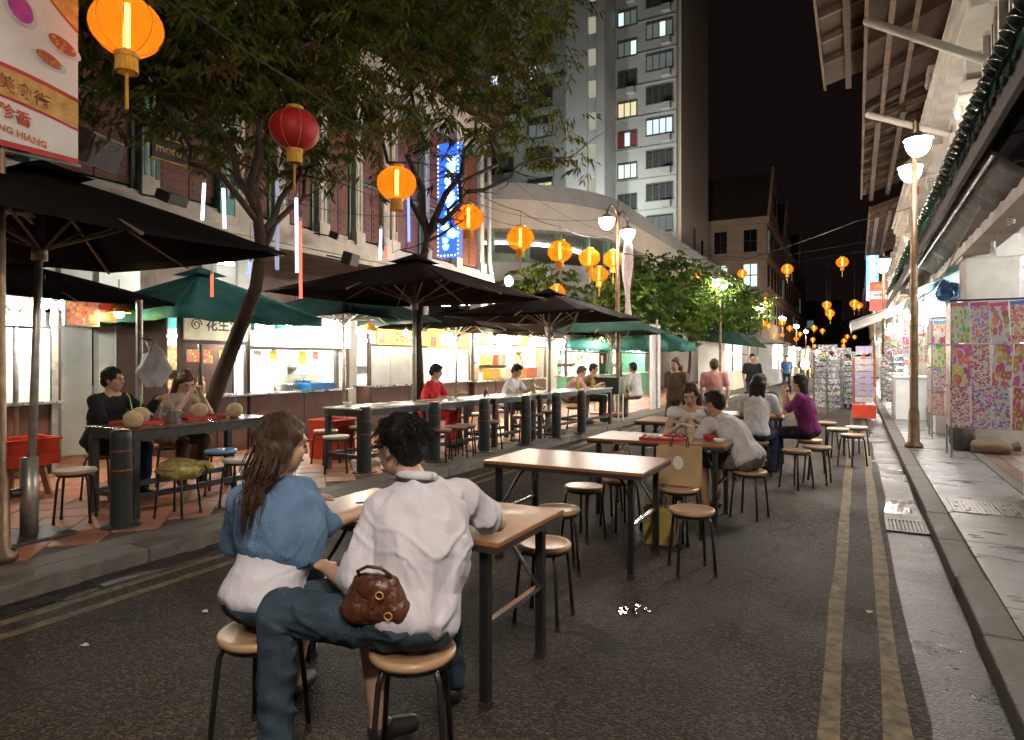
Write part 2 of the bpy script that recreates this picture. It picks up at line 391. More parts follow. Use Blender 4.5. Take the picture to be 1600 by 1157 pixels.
M_DAMP = mat('damp_film', (.016, .015, .014), .22, var=.3, scale=30, bump=.9, bscale=110, spec=.6, rvar=.15)
def puddle(c, rx, ry, rz, seed, z=.0062, n=72, m_=None):
    pts = []
    for i in range(n):
        a = 2*PI*i/n; d = Vector((math.cos(a), math.sin(a), seed*3.7)); k = 1 + .45*noise.noise(d*1.4) + .28*noise.noise(d*3.5) + .18*noise.noise(d*9)
        x, y = rx*k*math.cos(a), ry*k*math.sin(a)
        pts.append((c[0] + x*math.cos(rz) - y*math.sin(rz), c[1] + x*math.sin(rz) + y*math.cos(rz), z))
    struct(MB().add(pts + [(c[0], c[1], z)], [(i, (i+1) % n, n) for i in range(n)]).build('puddle', m_ or M_WATER))
q = on_z(1405, 797); puddle((.36, q.y), .13, .26, 0, 1)
for k in range(9):
    q = on_z(985 + random.uniform(-26, 26), 955 + random.uniform(-8, 8)); puddle((q.x, q.y), random.uniform(.012, .03), random.uniform(.012, .028), 0, 20 + k)
for k in range(16):
    y = random.uniform(1.0, 6.0); puddle((-4.5 + random.uniform(-.05, .06), y), random.uniform(.02, .06), random.uniform(.06, .28), 0, 60 + k, z=.0052 + k*.0002, m_=M_DAMP if k % 2 else M_WATER)
# litter
M_PAPER = mat('litter_paper', (.62, .6, .56), .8)
for px, py, lab in ((320, 957, 'scrap of white paper on the asphalt behind the woman in blue'), (132, 1010, 'thin scrap of white paper lying on the open asphalt near the gutter'),
                    (1358, 958, 'crumpled receipt on the road between the double yellow lines')):
    q = on_z(px, py); o = MB().add([(-.022,-.012,.006),(.018,-.016,.010),(.026,.012,.006),(-.012,.016,.012),(0,0,.016)], [(0,1,4),(1,2,4),(2,3,4),(3,0,4)]).build('paper_scrap', M_PAPER, None, loc=(q.x, q.y, 0), rz=px)
    tag(o, lab, 'litter')
# ================================================================== STREET LAMPS
M_POLE = mat('bronze_pole', (.16, .10, .055), .42, metal=.55, var=.35, scale=7, bump=.2, bscale=40)
M_LAMPW = glow('lamp_globe', (1.0, .88, .77), 560)
M_SHADE = mat('lamp_shade_metal', (.35, .33, .3), .4, metal=.6)
def street_lamp(x, y, label, z=4.62, span=.78, base=.12, lamps=True):
    t = thing('street_lamp' if lamps else 'banner_post', label, 'street lamp' if lamps else 'post', (x, y, base), 0, 'twin street lamps along the kerbs' if lamps else None)
    zt = z + .42 - base
    MB().lathe([(.13, 0), (.13, .05), (.085, .09), (.075, .55), (.06, .62), (.052, zt*.6), (.036, zt)], 14).build('pole', M_POLE, t, smooth=True)
    MB().lathe([(.03, 0), (.034, .03), (.016, .09), (.022, .13), (.006, .3)], 10, (0, 0, zt)).build('finial', M_POLE, t, smooth=True)
    bo = MB()
    for k in range(4): bo.cyl((.105*math.cos(k*PI/2+.78), .105*math.sin(k*PI/2+.78), .05), (.105*math.cos(k*PI/2+.78), .105*math.sin(k*PI/2+.78), .085), .016, n=6)
    stuff(bo.build('anchor_bolts', M_IRON, t))
    for s in ((-1, 1) if lamps else ()):
        pts = [(0, s*span*q, zt - .16 + .26*math.sin(PI*min(1, q*1.02))*(.9) - (.0 if q < .9 else (q-.9)*1.2)) for q in [i/12 for i in range(13)]]
        arm = MB().tube(pts, [.022 - .008*i/12 for i in range(13)], 8).build('arm', M_POLE, t, smooth=True)
        zc = z - base
        hd = MB().lathe([(.03, .22), (.05, .2), (.19, .11), (.2, .095), (.18, .095)], 18, (0, s*span, zc)).build('lamp_shade', M_SHADE, t, smooth=True)
        MB().cyl((0, s*span, zc + .2), (0, s*span, zc + .33), .016, n=8).build('stem', M_POLE, hd)
        MB().lathe([(.155, .09), (.165, .04), (.15, -.03), (.11, -.10), (.05, -.14)], 16, (0, s*span, zc)).build('globe', M_LAMPW, hd, smooth=True)
    return t
lampA = street_lamp(-5.2, 2.30, 'bronze post carrying the food banner, beside the coconut table', lamps=False)
lampB = street_lamp(-5.05, 15.0, 'twin bronze street lamp with pale pink banner, beside the row of bar tables')
lampC = street_lamp(.80, 12.0, 'twin bronze street lamp standing on the shop pavement by the sticker racks')
street_lamp(.80, -1.4, 'twin bronze street lamp on the open shop pavement away from the racks')
for k, yy in enumerate((28.0, 41.0, 54.0, 67.0, 80.0)):
    street_lamp(-5.0, yy, ['twin bronze street lamp among the green trees below the curved white building', 'twin bronze street lamp past the green trees', 'twin bronze street lamp at the far end of the stalls', 'twin bronze street lamp before the gabled building', 'twin bronze street lamp alongside the gabled building'][k])
for k, yy in enumerate((25.0, 38.0)):
    street_lamp(.80, yy, ['twin bronze street lamp beside the arrow sign on the shop side', 'twin bronze street lamp beyond the arrow sign on the shop side'][k])

# ================================================================== SHOPHOUSES BEHIND THE STALLS
M_CREAM = mat('cream_plaster', (.56, .50, .42), .8, var=.22, scale=1.6, bump=.15, bscale=30)
M_PALEG = mat('pale_green_plaster', (.42, .50, .43), .8, var=.2, scale=1.6)
M_PINK = mat('pinkish_plaster', (.55, .44, .38), .8, var=.22, scale=1.6)
M_TEALP = mat('teal_paint', (.10, .33, .30), .6, var=.25, scale=5)
M_REDW = mat('red_brown_shutter', (.15, .05, .033), .55, var=.3, scale=6, stretch=(1, 1, 8), bump=.3, bscale=20)
M_GRNW = mat('green_window_frame', (.08, .16, .12), .5)
M_GLASSD = mat('dark_glass', (.012, .013, .016), .08, spec=.6)
M_ROOFT = mat('clay_roof', (.16, .07, .045), .8, var=.3, scale=8)
M_DOORD = mat('dark_door', (.035, .03, .03), .5)
M_WHITEW = mat('white_wall_paint', (.68, .67, .62), .6, var=.1, scale=2)
def shophouse(y0, y1, wallm, pilm, shm, label, bays=3):
    t = thing('shophouse', label, 'shophouse', (-10, (y0+y1)/2, .12), 0, 'shophouses behind the stalls')
    W = y1 - y0; h = W/2; Z0, Z1 = 3.55, 8.6; shophouse.last = t
    MB().box(-6, -h+.003, Z0, -.30, h-.003, Z1).build('wall', wallm, t)
    MB().box(-6, -h+.003, .0, -2.4, h-.003, Z0-.003).build('back_wall', M_PINK, t)
    cn = MB(); cn.box(-.31, -h+.003, Z0, .06, h-.003, Z0+.10).box(-.31, -h+.003, Z0+.103, .12, h-.003, Z0+.22).box(-.31, -h+.003, Z0+.223, .03, h-.003, Z0+.42)
    cn.build('cornice', M_CREAM, t)
    MB().box(-.31, -h+.003, Z1-.5, .22, h-.003, Z1-.2).build('cornice', M_CREAM, t)
    MB().add([(-6,-h,Z1+1.6),(.55,-h,Z1-.1),(.55,h,Z1-.1),(-6,h,Z1+1.6),(-6,-h,Z1+1.72),(.55,-h,Z1+.02),(.55,h,Z1+.02),(-6,h,Z1+1.72)], [(0,1,2,3),(7,6,5,4),(0,4,5,1),(1,5,6,2),(2,6,7,3),(3,7,4,0)]).build('roof', M_ROOFT, t)
    bw = W / bays
    for i in range(bays + 1):
        y = -h + i*bw; y = max(-h+.16, min(h-.16, y))
        p_ = MB(); p_.box(-.305, y-.15, Z0+.423, -.06, y+.15, Z0+.75); p_.box(-.305, y-.11, Z0+.752, -.12, y+.11, Z1-.95); p_.box(-.305, y-.16, Z1-.948, -.05, y+.16, Z1-.503)
        po = p_.build('pilaster', pilm if i % 2 else M_CREAM, t)
        fl = MB()
        for q in (-.055, .055): fl.box(-.122, y+q-.022, Z0+.8, -.105, y+q+.022, Z1-1.0)
        fl.build('flute', M_TEALP if (i % 2 == 0 and pilm is M_TEALP) else M_CREAM, po)
    for i in range(bays):
        y = -h + (i+.5)*bw; ww = bw/2 - .24
        wn = MB().box(-.302, y-ww, Z0+.6, -.275, y+ww, Z1-1.0).build('window', M_GLASSD, t)
        fr = MB(); fr.box(-.30, y-ww-.06, Z0+.5, -.2, y-ww, Z1-.95).box(-.30, y+ww, Z0+.5, -.2, y+ww+.06, Z1-.95).box(-.30, y-ww, Z1-1.0, -.2, y+ww, Z1-.93).box(-.30, y-ww, Z0+1.9, -.22, y+ww, Z0+1.97)
        fr.build('frame', M_GRNW, wn)
        MB().box(-.30, y-ww-.1, Z0+.45, -.12, y+ww+.1, Z0+.53).build('sill', M_CREAM, wn)
        for sgn in (-1, 1):
            sh = MB(); a, b = (y-ww+.01, y-.01) if sgn < 0 else (y+.01, y+ww-.01)
            sh.box(-.27, a, Z0+.62, -.235, b, Z0+1.88); sh.box(-.27, a, Z0+2.0, -.235, b, Z1-1.02)
            so = sh.build('shutter', shm, wn)
            lv = MB()
            for k in range(12): lv.box(-.2345, a+.05, Z0+2.1+k*.14, -.222, b-.05, Z0+2.17+k*.14)
            for k in range(7): lv.box(-.2345, a+.05, Z0+.72+k*.15, -.222, b-.05, Z0+.8+k*.15)
            stuff(lv.build('louvres', shm, so))
    for y in (-h+.22, h-.22):
        MB().box(-.42, y-.2, 0, .0, y+.2, Z0-.003).build('column', M_WHITEW, t, bevel=.02)
    MB().box(-2.395, -.9, 0, -2.35, .1, 2.3).build('door', M_DOORD, t)
    MB().box(-2.395, .5, .9, -2.36, 1.6, 2.2).build('shop_window', M_GLASSD, t)
    return t
shophouse(-2.2, 3.4, M_PINK, M_CREAM, M_REDW, 'pinkish plaster shophouse behind the food banner', 3)
shophouse(3.4, 8.2, M_PALEG, M_TEALP, M_REDW, 'pale green shophouse with teal fluted pilasters behind the peanut soup stall', 3)
t = shophouse.last
for a, b in ((4.62, 5.12), (5.2, 5.62), (5.72, 6.35)): MB().box(-.10, a-5.8, 0, .04, b-5.8, 3.54).build('white_pier', M_WHITEW, t)
shophouse(8.2, 12.8, M_PINK, M_CREAM, M_REDW, 'pinkish shophouse with red brown shutters behind the yellow signed stall', 4)
shE = shophouse(12.8, 17.4, M_CREAM, M_PALEG, M_REDW, 'cream shophouse with the blue neon sign at the end of its row', 3)
MB().tube([(.02, 2.32, 8.4), (.02, 2.32, 4.4), (.06, 2.40, 3.9), (.10, 2.42, 3.4), (.10, 2.42, .1)], .065, 10).build('drain_pipe', M_WHITEW, shE, smooth=True)

# ================================================================== CURVED WHITE BUILDING
M_BAND = mat('pale_render', (.74, .66, .58), .8, var=.1, scale=.6, bump=.1, bscale=20)
M_GREYP = mat('grey_parapet', (.40, .41, .42), .8, var=.12, scale=.7)
M_DECK = mat('deck_inside', (.26, .25, .22), .8)
M_GRNCOL = mat('green_column_paint', (.14, .32, .24), .6)
M_TUBE = glow('fluorescent_tube', (.95, 1.0, .92), 22)
cx0, cy0, rad = -15.6, 27.6, 6.6
def path(off=0.0, n=22):
    p_ = [(-40, cy0 - rad - off)]
    for i in range(n + 1):
        a = -PI/2 + (PI/2)*i/n; p_.append((cx0 + (rad+off)*math.cos(a), cy0 + (rad+off)*math.sin(a)))
    p_.append((cx0 + rad + off, 70)); return p_
def ribbon(mb, off0, off1, z0, z1):
    a, b = path(off0), path(off1); n = len(a)
    vs = [(*q, z0) for q in a] + [(*q, z0) for q in b] + [(*q, z1) for q in a] + [(*q, z1) for q in b]
    fs = []
    for i in range(n-1):
        fs += [(n+i, n+i+1, 3*n+i+1, 3*n+i), (i+1, i, 2*n+i, 2*n+i+1), (2*n+i, 3*n+i, 3*n+i+1, 2*n+i+1), (i, i+1, n+i+1, n+i)]
    fs += [(0, n, 3*n, 2*n), (n-1, 3*n-1, 4*n-1, 2*n-1)]
    mb.add(vs, fs); return mb
t = thing('curved_building', 'pale low building with a rounded corner and open deck below the tower', 'building', (0, 0, 0))
ribbon(MB(), -.3, .06, 7.68, 8.3).build('parapet', M_GREYP, t)
ribbon(MB(), -.4, 0.0, 6.55, 7.677).build('upper_band', M_BAND, t)
ribbon(MB(), -5.0, -.02, 6.42, 6.547).build('deck_ceiling', M_DECK, t)
ribbon(MB(), -.3, 0.0, 4.0, 5.25).build('lower_band', M_GREYP, t)
ribbon(MB(), -5.0, -.02, 3.85, 3.997).build('deck_floor', M_DECK, t)
ribbon(MB(), -5.2, -5.0, .1, 8.0).build('inner_wall', M_DECK, t)
MB().box(cx0 + rad - .38, 31.5, .1, cx0 + rad - .02, 70, 6.55).build('street_wall', M_BAND, t)
pp = path(-.18)
for i in range(2, len(pp)-2, 3):
    x, y = pp[i]; MB().cyl((x, y, 5.25), (x, y, 6.42), .16, n=10).build('column', M_GRNCOL, t)
    MB().cyl((x, y, .1), (x, y, 3.85), .2, n=10).build('column', M_WHITEW, t)
pp = path(-2.2)
for i in range(1, len(pp)-1, 2):
    x, y = pp[i]; x2, y2 = pp[i+1] if i+1 < len(pp)-1 else (x, y+1.2); d = Vector((x2-x, y2-y, 0)); d.normalize()
    MB().bar((x, y, 6.36), (x + d.x*1.2, y + d.y*1.2, 6.36), .07).build('tube_light', M_TUBE, t)
    if i % 4 == 1: MB().bar((x, y, 3.80), (x + d.x*1.2, y + d.y*1.2, 3.80), .07).build('tube_light', M_TUBE, t)
M_LITW = glow('lit_slot', (1, .95, .85), 1.4)
for px, py in ((1132, 427), (1150, 440), (1170, 452), (1188, 465), (1126, 459)):
    q = on_x(px, py, cx0 + rad); MB().box(cx0+rad-.03, q.y-.6, q.z-.14, cx0+rad+.012, q.y+.6, q.z+.14).build('lit_slot', M_LITW, t)

# ================================================================== TOWER BLOCK
M_TOWER = mat('tower_render', (.40, .415, .39), .85, var=.10, scale=.25)
M_TOWER2 = mat('tower_side_render', (.50, .43, .36), .85, var=.10, scale=.25)
M_TOWG = mat('tower_grey', (.36, .36, .36), .85, var=.10, scale=.25)
WL = [glow('window_cool', (.75, .92, 1.0), 1.1), glow('window_warm', (1.0, .85, .5), .9), glow('window_green', (.8, 1.0, .88), 1.2), glow('window_dim', (.5, .62, .55), .18)]
M_BARS = mat('window_bars', (.10, .11, .11), .5)
M_CURT = mat('red_curtain', (.25, .03, .035), .9)
YT = 57.0; XE = on_y(1057, 300, YT).x
t = thing('tower_block', 'tall pale housing block with scattered lit windows above the curved building', 'tower', (0, YT, 0))
xw = on_y(957, 300, YT).x
MB().box(xw, 0, 0, XE, 12, 62).build('wall', M_TOWER, t)
MB().box(XE+.004, .25, 0, XE+.35, 12, 62).build('side_wall', M_TOWER2, t)
xl = on_y(884, 300, YT-3).x
MB().box(xl, -3, 0, on_y(917, 300, YT-3).x, 12, 62).build('stair_wall', M_TOWG, t)
MB().box(on_y(931, 300, YT-3).x, -3, 0, xw+.3, 12, 62).build('stair_wall', M_TOWG, t)
MB().box(-45, .5, 0, xl-.01, 12, 62).build('wall', M_TOWER, t)
M_CORR = glow('corridor_light', (1.0, .93, .72), .35)
for k in range(20):
    z = 2.0 + k*2.82
    MB().box(on_y(917, 300, YT-3).x+.01, -2.6, z, on_y(931, 300, YT-3).x-.01, -2.4, z+1.5).build('landing', M_CORR if 4 < k < 14 else M_TOWG, t)
    MB().box(on_y(917, 300, YT-3).x+.012, -2.85, z+1.5, on_y(931, 300, YT-3).x-.012, -2.35, z+2.81).build('landing_wall', M_TOWG, t)
M_TGLASS = mat('tower_glass', (.055, .06, .058), .25)
def tower_window(xa, xb, z, h, kind, n=4):
    wn = MB().box(xa, -.02, z-h/2, xb, .1, z+h/2).build('window', M_GLASSD, t)
    cw = (xb - xa)/n
    for i in range(n):
        m_ = {'dark': M_TGLASS, 'cool': WL[0], 'warm': WL[1], 'green': WL[2], 'dim': WL[3], 'curtain': (WL[0] if i in (1, 3) else M_CURT), 'spot': (WL[2] if i == 2 else WL[3]), 'half': (WL[0] if i % 3 == 0 else WL[3])}[kind]
        MB().box(xa + i*cw + .05, -.05, z-h/2+.08, xa + (i+1)*cw - .05, -.021, z+h/2-.08).build('pane', m_, wn)
    if n == 4 or kind == 'dark': MB().box(xb-.9, -.45, z-h/2-.75, xb-.15, -.004, z-h/2-.2).build('air_conditioner', M_TOWG, wn)
    fr = MB(); fr.box(xa-.08, -.09, z-h/2-.1, xb+.08, -.022, z-h/2)
    for i in range(n+1): fr.box(xa+i*cw-.04, -.08, z-h/2, xa+i*cw+.04, -.022, z+h/2)
    fr.box(xa-.04, -.08, z+h/2, xb+.04, -.022, z+h/2+.06); fr.build('frame', M_BARS, wn)
zs = lambda y: CAM_H + (C_Y - y)*57.2/F_PX
xa, xb = on_y(1010, 200, YT).x, on_y(1051, 200, YT).x
for i, (y, k) in enumerate(((43, 'spot'), (93, 'dim'), (145, 'dark'), (195, 'cool'), (246, 'dark'), (298, 'dark'), (348, 'dim'), (-8, 'dark'), (-58, 'warm'))): tower_window(xa, xb, zs(y), 1.4, k)
xa, xb = on_y(966, 200, YT).x, on_y(995, 200, YT).x
for y, k in ((13, 'half'), (62, 'spot'), (111, 'dark'), (160, 'warm'), (208, 'curtain'), (259, 'green'), (309, 'dark'), (360, 'dark'), (-36, 'dark')): tower_window(xa, xb, zs(y), 1.35, k, 3)
for cxp in (770, 830, 690, 600):
    xa, xb = on_y(cxp, 200, YT+.5).x, on_y(cxp+36, 200, YT+.5).x
    for q, y in enumerate((15, 66, 117, 168, 219, 270)): tower_window(xa, xb, zs(y), 1.35, ['half', 'dark', 'dim', 'dark', 'warm', 'dark'][(q + cxp//10) % 6], 3)
for k in range(20):
    z = 3.4 + k*2.82
    MB().box(xw+.02, -.07, z, XE-.02, -.003, z+.12).build('floor_band', M_TOWG, t)
for px, py in ((1085, 395), (1097, 405)):
    y = on_x(px, py, XE+.35).y - YT
    MB().box(XE+.345, y-.5, zs(py-35)-1.0, XE+.365, y+.5, zs(py-35)+1.0).build('side_window', M_GLASSD, t)
# added, unseen floodlights on the curved building's roof that brighten the tower
M_FLOOD = glow('added_flood_face', (.9, 1.0, .88), 60)
for k, (fx, fy) in enumerate(((-22.0, 47.0), (-16.6, 49.0), (-11.5, 44.5))):
    t = thing('added_floodlight', 'added unseen floodlight on the roof edge brightening the tower', 'floodlight', (fx, fy, 8.3), 0, 'added rooftop floodlights below the tower')
    a = R(55) if k < 2 else R(50)
    MB().box(-.05, -.05, -4.5, .05, .05, .3).build('post', M_IRON, t)
    rot = Matrix.Rotation(R(-20 if k < 2 else 25), 3, 'Z') @ Matrix.Rotation(a, 3, 'X')
    MB().cbox(rot @ Vector((0, 0, .38)) + Vector((0, 0, .12)), (.7, .22, .5), rot @ Matrix.Rotation(PI/2, 3, 'X')).build('housing', M_IRON, t)
    li = bpy.data.lights.new('added_flood_beam', 'SPOT'); li.energy = [5200, 4000, 2900][k]; li.spot_size = R(110); li.spot_blend = .9; li.color = (.93, 1, .95) if k < 2 else (1, .86, .7); li.shadow_soft_size = .3
    lo = bpy.data.objects.new('added_flood_beam', li); COL.objects.link(lo); lo.parent = t
    lo.location = (0, .5, .9); tgt = Vector((-18, YT, 27)) if k < 2 else Vector((XE, 62, 24))
    lo.rotation_euler = (tgt - Vector((fx, fy+.5, 9.2))).to_track_quat('-Z', 'Y').to_euler()

# ================================================================== FAR GABLED BUILDING
M_FARB = mat('far_brown_render', (.44, .33, .24), .85, var=.15, scale=.5)
M_FARR = mat('far_dark_roof', (.05, .035, .03), .9)
Y0 = 72.0; X0 = -8.2
t = thing('gabled_building', 'brown institutional building with steep street gables and tall windows', 'building', (X0, Y0, 0))
MB().box(-30, 0, 0, 0, 58, 15.6).build('wall', M_FARB, t)
MB().box(-30, -.25, 15.6, .25, 58, 16.3).build('cornice', M_FARB, t)
MB().box(-30, -.15, 12.0, .15, 58, 12.35).build('string_course', M_FARB, t)
MB().box(-30, -.15, 8.2, .15, 58, 8.5).build('string_course', M_FARB, t)
for gy in (0, 16, 40):
    MB().add([(-30,gy,16.3),(.0,gy,16.3),(.0,gy+9,16.3),(-30,gy+9,16.3),(-30,gy+4.5,22),(.0,gy+4.5,22)], [(0,1,5,4),(2,3,4,5),(1,2,5),(3,0,4)]).build('roof', M_FARR, t)
    MB().add([(.02,gy-.3,15.7),(.3,gy-.3,15.7),(.3,gy+9.3,15.7),(.02,gy+9.3,15.7),(.02,gy+4.5,22.6),(.3,gy+4.5,22.6)], [(0,1,5,4),(1,2,5),(2,3,4,5),(3,0,4),(0,3,2,1)]).build('gable', M_FARB, t)
    gw = MB().box(.31, gy+3.6, 17.2, .34, gy+5.4, 19.3).build('gable_window', M_GLASSD, t)
def far_win(c, w_, h_, m_, axis):
    x, y, z = c
    if axis == 'x': o = MB().box(.003, y-w_/2, z-h_/2, .05, y+w_/2, z+h_/2).build('window', m_, t); MB().box(.052, y-.05, z-h_/2, .08, y+.05, z+h_/2).box(.052, y-w_/2, z-.05, .079, y+w_/2, z+.05).build('frame', M_FARR, o)
    else:
        o = MB().box(x-w_/2, -.05, z-h_/2, x+w_/2, -.003, z+h_/2).build('window', m_, t); MB().box(x-.05, -.08, z-h_/2, x+.05, -.052, z+h_/2).box(x-w_/2, -.079, z-.05, x+w_/2, -.052, z+.05).build('frame', M_FARR, o)
for r_, z in enumerate((13.9, 10.3, 6.6)):
    for i in range(4): far_win((-1.6 - i*3.0, 0, z), 1.3, 2.3, WL[2] if (r_, i) in ((1, 0), (1, 1), (2, 0)) else M_GLASSD, 'y')
    for i in range(18): far_win((0, 1.6 + i*3.1, z), 1.3, 2.3, M_GLASSD if (i*7 + r_) % 9 else WL[3], 'x')
# dark blocks closing the far end of the street
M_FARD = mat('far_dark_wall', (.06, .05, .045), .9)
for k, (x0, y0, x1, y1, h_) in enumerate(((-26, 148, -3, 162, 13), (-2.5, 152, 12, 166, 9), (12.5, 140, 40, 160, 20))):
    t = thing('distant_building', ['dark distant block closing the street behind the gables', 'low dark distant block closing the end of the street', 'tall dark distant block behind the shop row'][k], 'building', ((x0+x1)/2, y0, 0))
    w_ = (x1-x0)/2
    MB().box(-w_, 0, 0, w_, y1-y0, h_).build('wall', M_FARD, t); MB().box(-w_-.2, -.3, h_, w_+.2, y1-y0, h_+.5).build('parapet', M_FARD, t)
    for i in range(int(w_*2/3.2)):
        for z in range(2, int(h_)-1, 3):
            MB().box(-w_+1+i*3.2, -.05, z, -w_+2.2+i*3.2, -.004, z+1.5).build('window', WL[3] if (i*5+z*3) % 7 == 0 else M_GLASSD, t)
# ================================================================== SHOPHOUSES ON THE SHOP SIDE
M_PWHITE = mat('white_stucco', (.64, .58, .52), .7, var=.14, scale=1.8, bump=.2, bscale=35)
M_SOFF = mat('brown_soffit', (.095, .052, .034), .7, var=.3, scale=3, stretch=(1, 5, 1))
M_RAFT = mat('pale_rafter', (.20, .125, .09), .7, var=.25, scale=4)
M_GTILE = mat('green_glazed_tile', (.035, .12, .085), .16, var=.5, scale=22, spec=.8, coat=.4)
M_TIMB = mat('dark_timber', (.05, .035, .028), .7, var=.3, scale=5)
M_AWNG = mat('grey_plastic_sheet', (.20, .21, .21), .75, var=.3, scale=9, bump=.6, bscale=14, stretch=(1, 6, 1))
M_TAWN = mat('teal_awning', (.10, .42, .38), .6, var=.2, scale=4)
M_SHOPW = mat('shop_white', (.8, .8, .78), .5, var=.05)
M_TUBE2 = glow('shop_tube', (.95, 1.0, .97), 300)
XF = 1.5
def right_house(y0, y1, label, roof_out, col_y, zr=9.0, wallm=None, detail=True, grp='shophouses on the shop side'):
    t = thing('shophouse', label, 'shophouse', (XF, (y0+y1)/2, .12), 0, grp); right_house.last = t
    c = (y0+y1)/2; h = (y1-y0)/2; wm = wallm or M_PWHITE
    MB().box(.28, -h+.003, 3.62, 8, h-.003, zr).build('wall', wm, t)
    MB().box(3.4, -h+.003, 0, 8, h-.003, 3.6).build('back_wall', M_SHOPW, t)
    MB().box(.28, -h+.003, 3.3, 3.4, h-.003, 3.617).build('ceiling', M_SHOPW, t)
    for y in col_y:
        y -= c
        co = MB(); co.box(0, y-.32, 0, .7, y+.32, 3.298); o = co.build('column', M_PWHITE, t, bevel=.02)
        MB().box(-.04, y-.37, 0, .74, y+.37, .42).build('plinth', M_PWHITE, o)
        MB().box(-.035, y-.36, 2.95, .735, y+.36, 3.15).build('capital', M_PWHITE, o)
        # engaged pilaster with scrolled capital on the upper floor
        pi_ = MB(); pi_.box(.0, y-.24, 3.9, .279, y+.24, 5.4); pi_.box(.03, y-.19, 5.75, .279, y+.19, zr-1.25); po = pi_.build('pilaster', M_PWHITE, t, bevel=.012)
        cp = MB(); cp.box(-.06, y-.31, 5.56, .279, y+.31, 5.745); cp.box(-.03, y-.27, 5.405, .279, y+.27, 5.555)
        for q in (-.26, .26):
            cp.cyl((-.09, y+q, 5.50), (.2, y+q, 5.50), .075, n=10)
            cp.ball((-.06, y+q*.5, 5.44), (.05, .07, .085), 8, 6)
        for q in (-.12, 0, .12): cp.ball((-.04, y+q, 5.36), (.045, .055, .10), 8, 6)
        cp.build('capital', M_PWHITE, po)
        c2 = MB(); c2.box(-.07, y-.28, zr-1.2, .279, y+.28, zr-1.0)
        for q in (-.2, 0, .2): c2.ball((-.05, y+q, zr-1.28), (.05, .07, .1), 8, 6)
        c2.build('bracket', M_PWHITE, po)
    if detail:
        cn = MB(); cn.box(-.20, -h+.003, 6.35, .279, h-.003, 6.55).box(-.12, -h+.003, 6.22, .279, h-.003, 6.347).box(-.26, -h+.003, 6.553, .279, h-.003, 6.62); cn.build('cornice', M_PWHITE, t)
    ys = sorted(col_y)
    for a, b in zip(ys[:-1], ys[1:]):
        a -= c; b -= c
        for q in (1/4, 2/4, 3/4):
            y = a + (b-a)*q
            wn = MB().box(.24, y-.42, 4.25, .279, y+.42, 6.15).build('window', M_GLASSD, t)
            fr = MB(); fr.box(.16, y-.5, 4.15, .277, y-.42, 6.18).box(.16, y+.42, 4.15, .277, y+.5, 6.18).box(.12, y-.55, 4.05, .277, y+.55, 4.15).box(.2, y-.03, 4.25, .239, y+.03, 6.15).box(.2, y-.42, 5.4, .2385, y+.42, 5.46)
            fr.build('frame', M_PWHITE, wn)
    # roof with a deep soffit: boards, a long plate and cross rafters
    xo = roof_out
    MB().add([(xo,-h,zr),(3.5,-h,zr+1.5),(3.5,h,zr+1.5),(xo,h,zr),(xo,-h,zr+.12),(3.5,-h,zr+1.62),(3.5,h,zr+1.62),(xo,h,zr+.12)], [(0,3,2,1),(4,5,6,7),(0,1,5,4),(1,2,6,5),(2,3,7,6),(3,0,4,7)]).build('roof', M_SOFF, t)
    MB().box(xo-.05, -h, zr-.14, xo+.01, h, zr+.16).build('fascia', M_RAFT, t)
    n = int((y1-y0)/1.25)
    for i in range(n):
        y = -h + .35 + i*1.25
        MB().bar((xo+.02, y, zr-.07), (.6, y, zr + (0.6-xo)*1.5/(3.5-xo) - .09), .11, .15).build('rafter', M_RAFT, t)
    for xx in (xo*.35 + .05, xo*.75):
        MB().box(xx-.07, -h+.01, zr+(xx-xo)*1.5/(3.5-xo)-.34, xx+.07, h-.01, zr+(xx-xo)*1.5/(3.5-xo)-.17).build('purlin', M_SOFF, t)
    return t
right_house(3.0, 20.15, 'white stucco shophouse above the green tiled canopy with deep timber eaves', -2.25, (2.7, 7.7, 12.65, 17.65), 9.0)
t = right_house.last
MB().add([(-1.3,-8.5,8.0),(.27,-8.5,8.62),(.27,8.56,8.62),(-1.3,8.56,8.0),(-1.3,-8.5,8.05),(.27,-8.5,8.67),(.27,8.56,8.67),(-1.3,8.56,8.05)], [(0,3,2,1),(4,5,6,7),(0,1,5,4),(1,2,6,5),(2,3,7,6),(3,0,4,7)]).build('lower_roof', M_SOFF, t)
MB().box(-1.36, -8.5, 7.84, -1.301, 8.56, 8.1).build('fascia', M_RAFT, t)
for i in range(9): MB().bar((-1.29, -8.2 + i*2.0, 7.93), (.27, -8.2 + i*2.0, 8.54), .16, .14).build('rafter', M_SOFF, t)
for xx in (-.9, -.45): MB().box(xx-.05, -8.48, 8.0+(xx+1.3)*.395-.2, xx+.05, 8.54, 8.0+(xx+1.3)*.395-.05).build('purlin', M_RAFT, t)
right_house(20.17, 30.0, 'white stucco shophouse beside the arrow sign with shallow eaves', -1.3, (20.6, 25.2, 29.6), 8.0)
right_house(30.02, 44.0, 'plain pale shophouse past the vertical lit sign', -1.0, (31, 35.5, 40, 43.6), 7.4, M_CREAM, False)
right_house(44.02, 64.0, 'long pale shophouse far down the shop side', -.9, (45, 50, 55, 60, 63.6), 7.0, M_CREAM, False)
right_house(64.02, 100.0, 'distant pale shophouse row at the end of the shop side', -.9, (65, 72, 80, 88, 96), 7.4, M_PINK, False)
right_house(-8.0, 2.98, 'white stucco shophouse next before the tiled canopy', -2.25, (-7.3, -2.3, 2.5), 9.0)

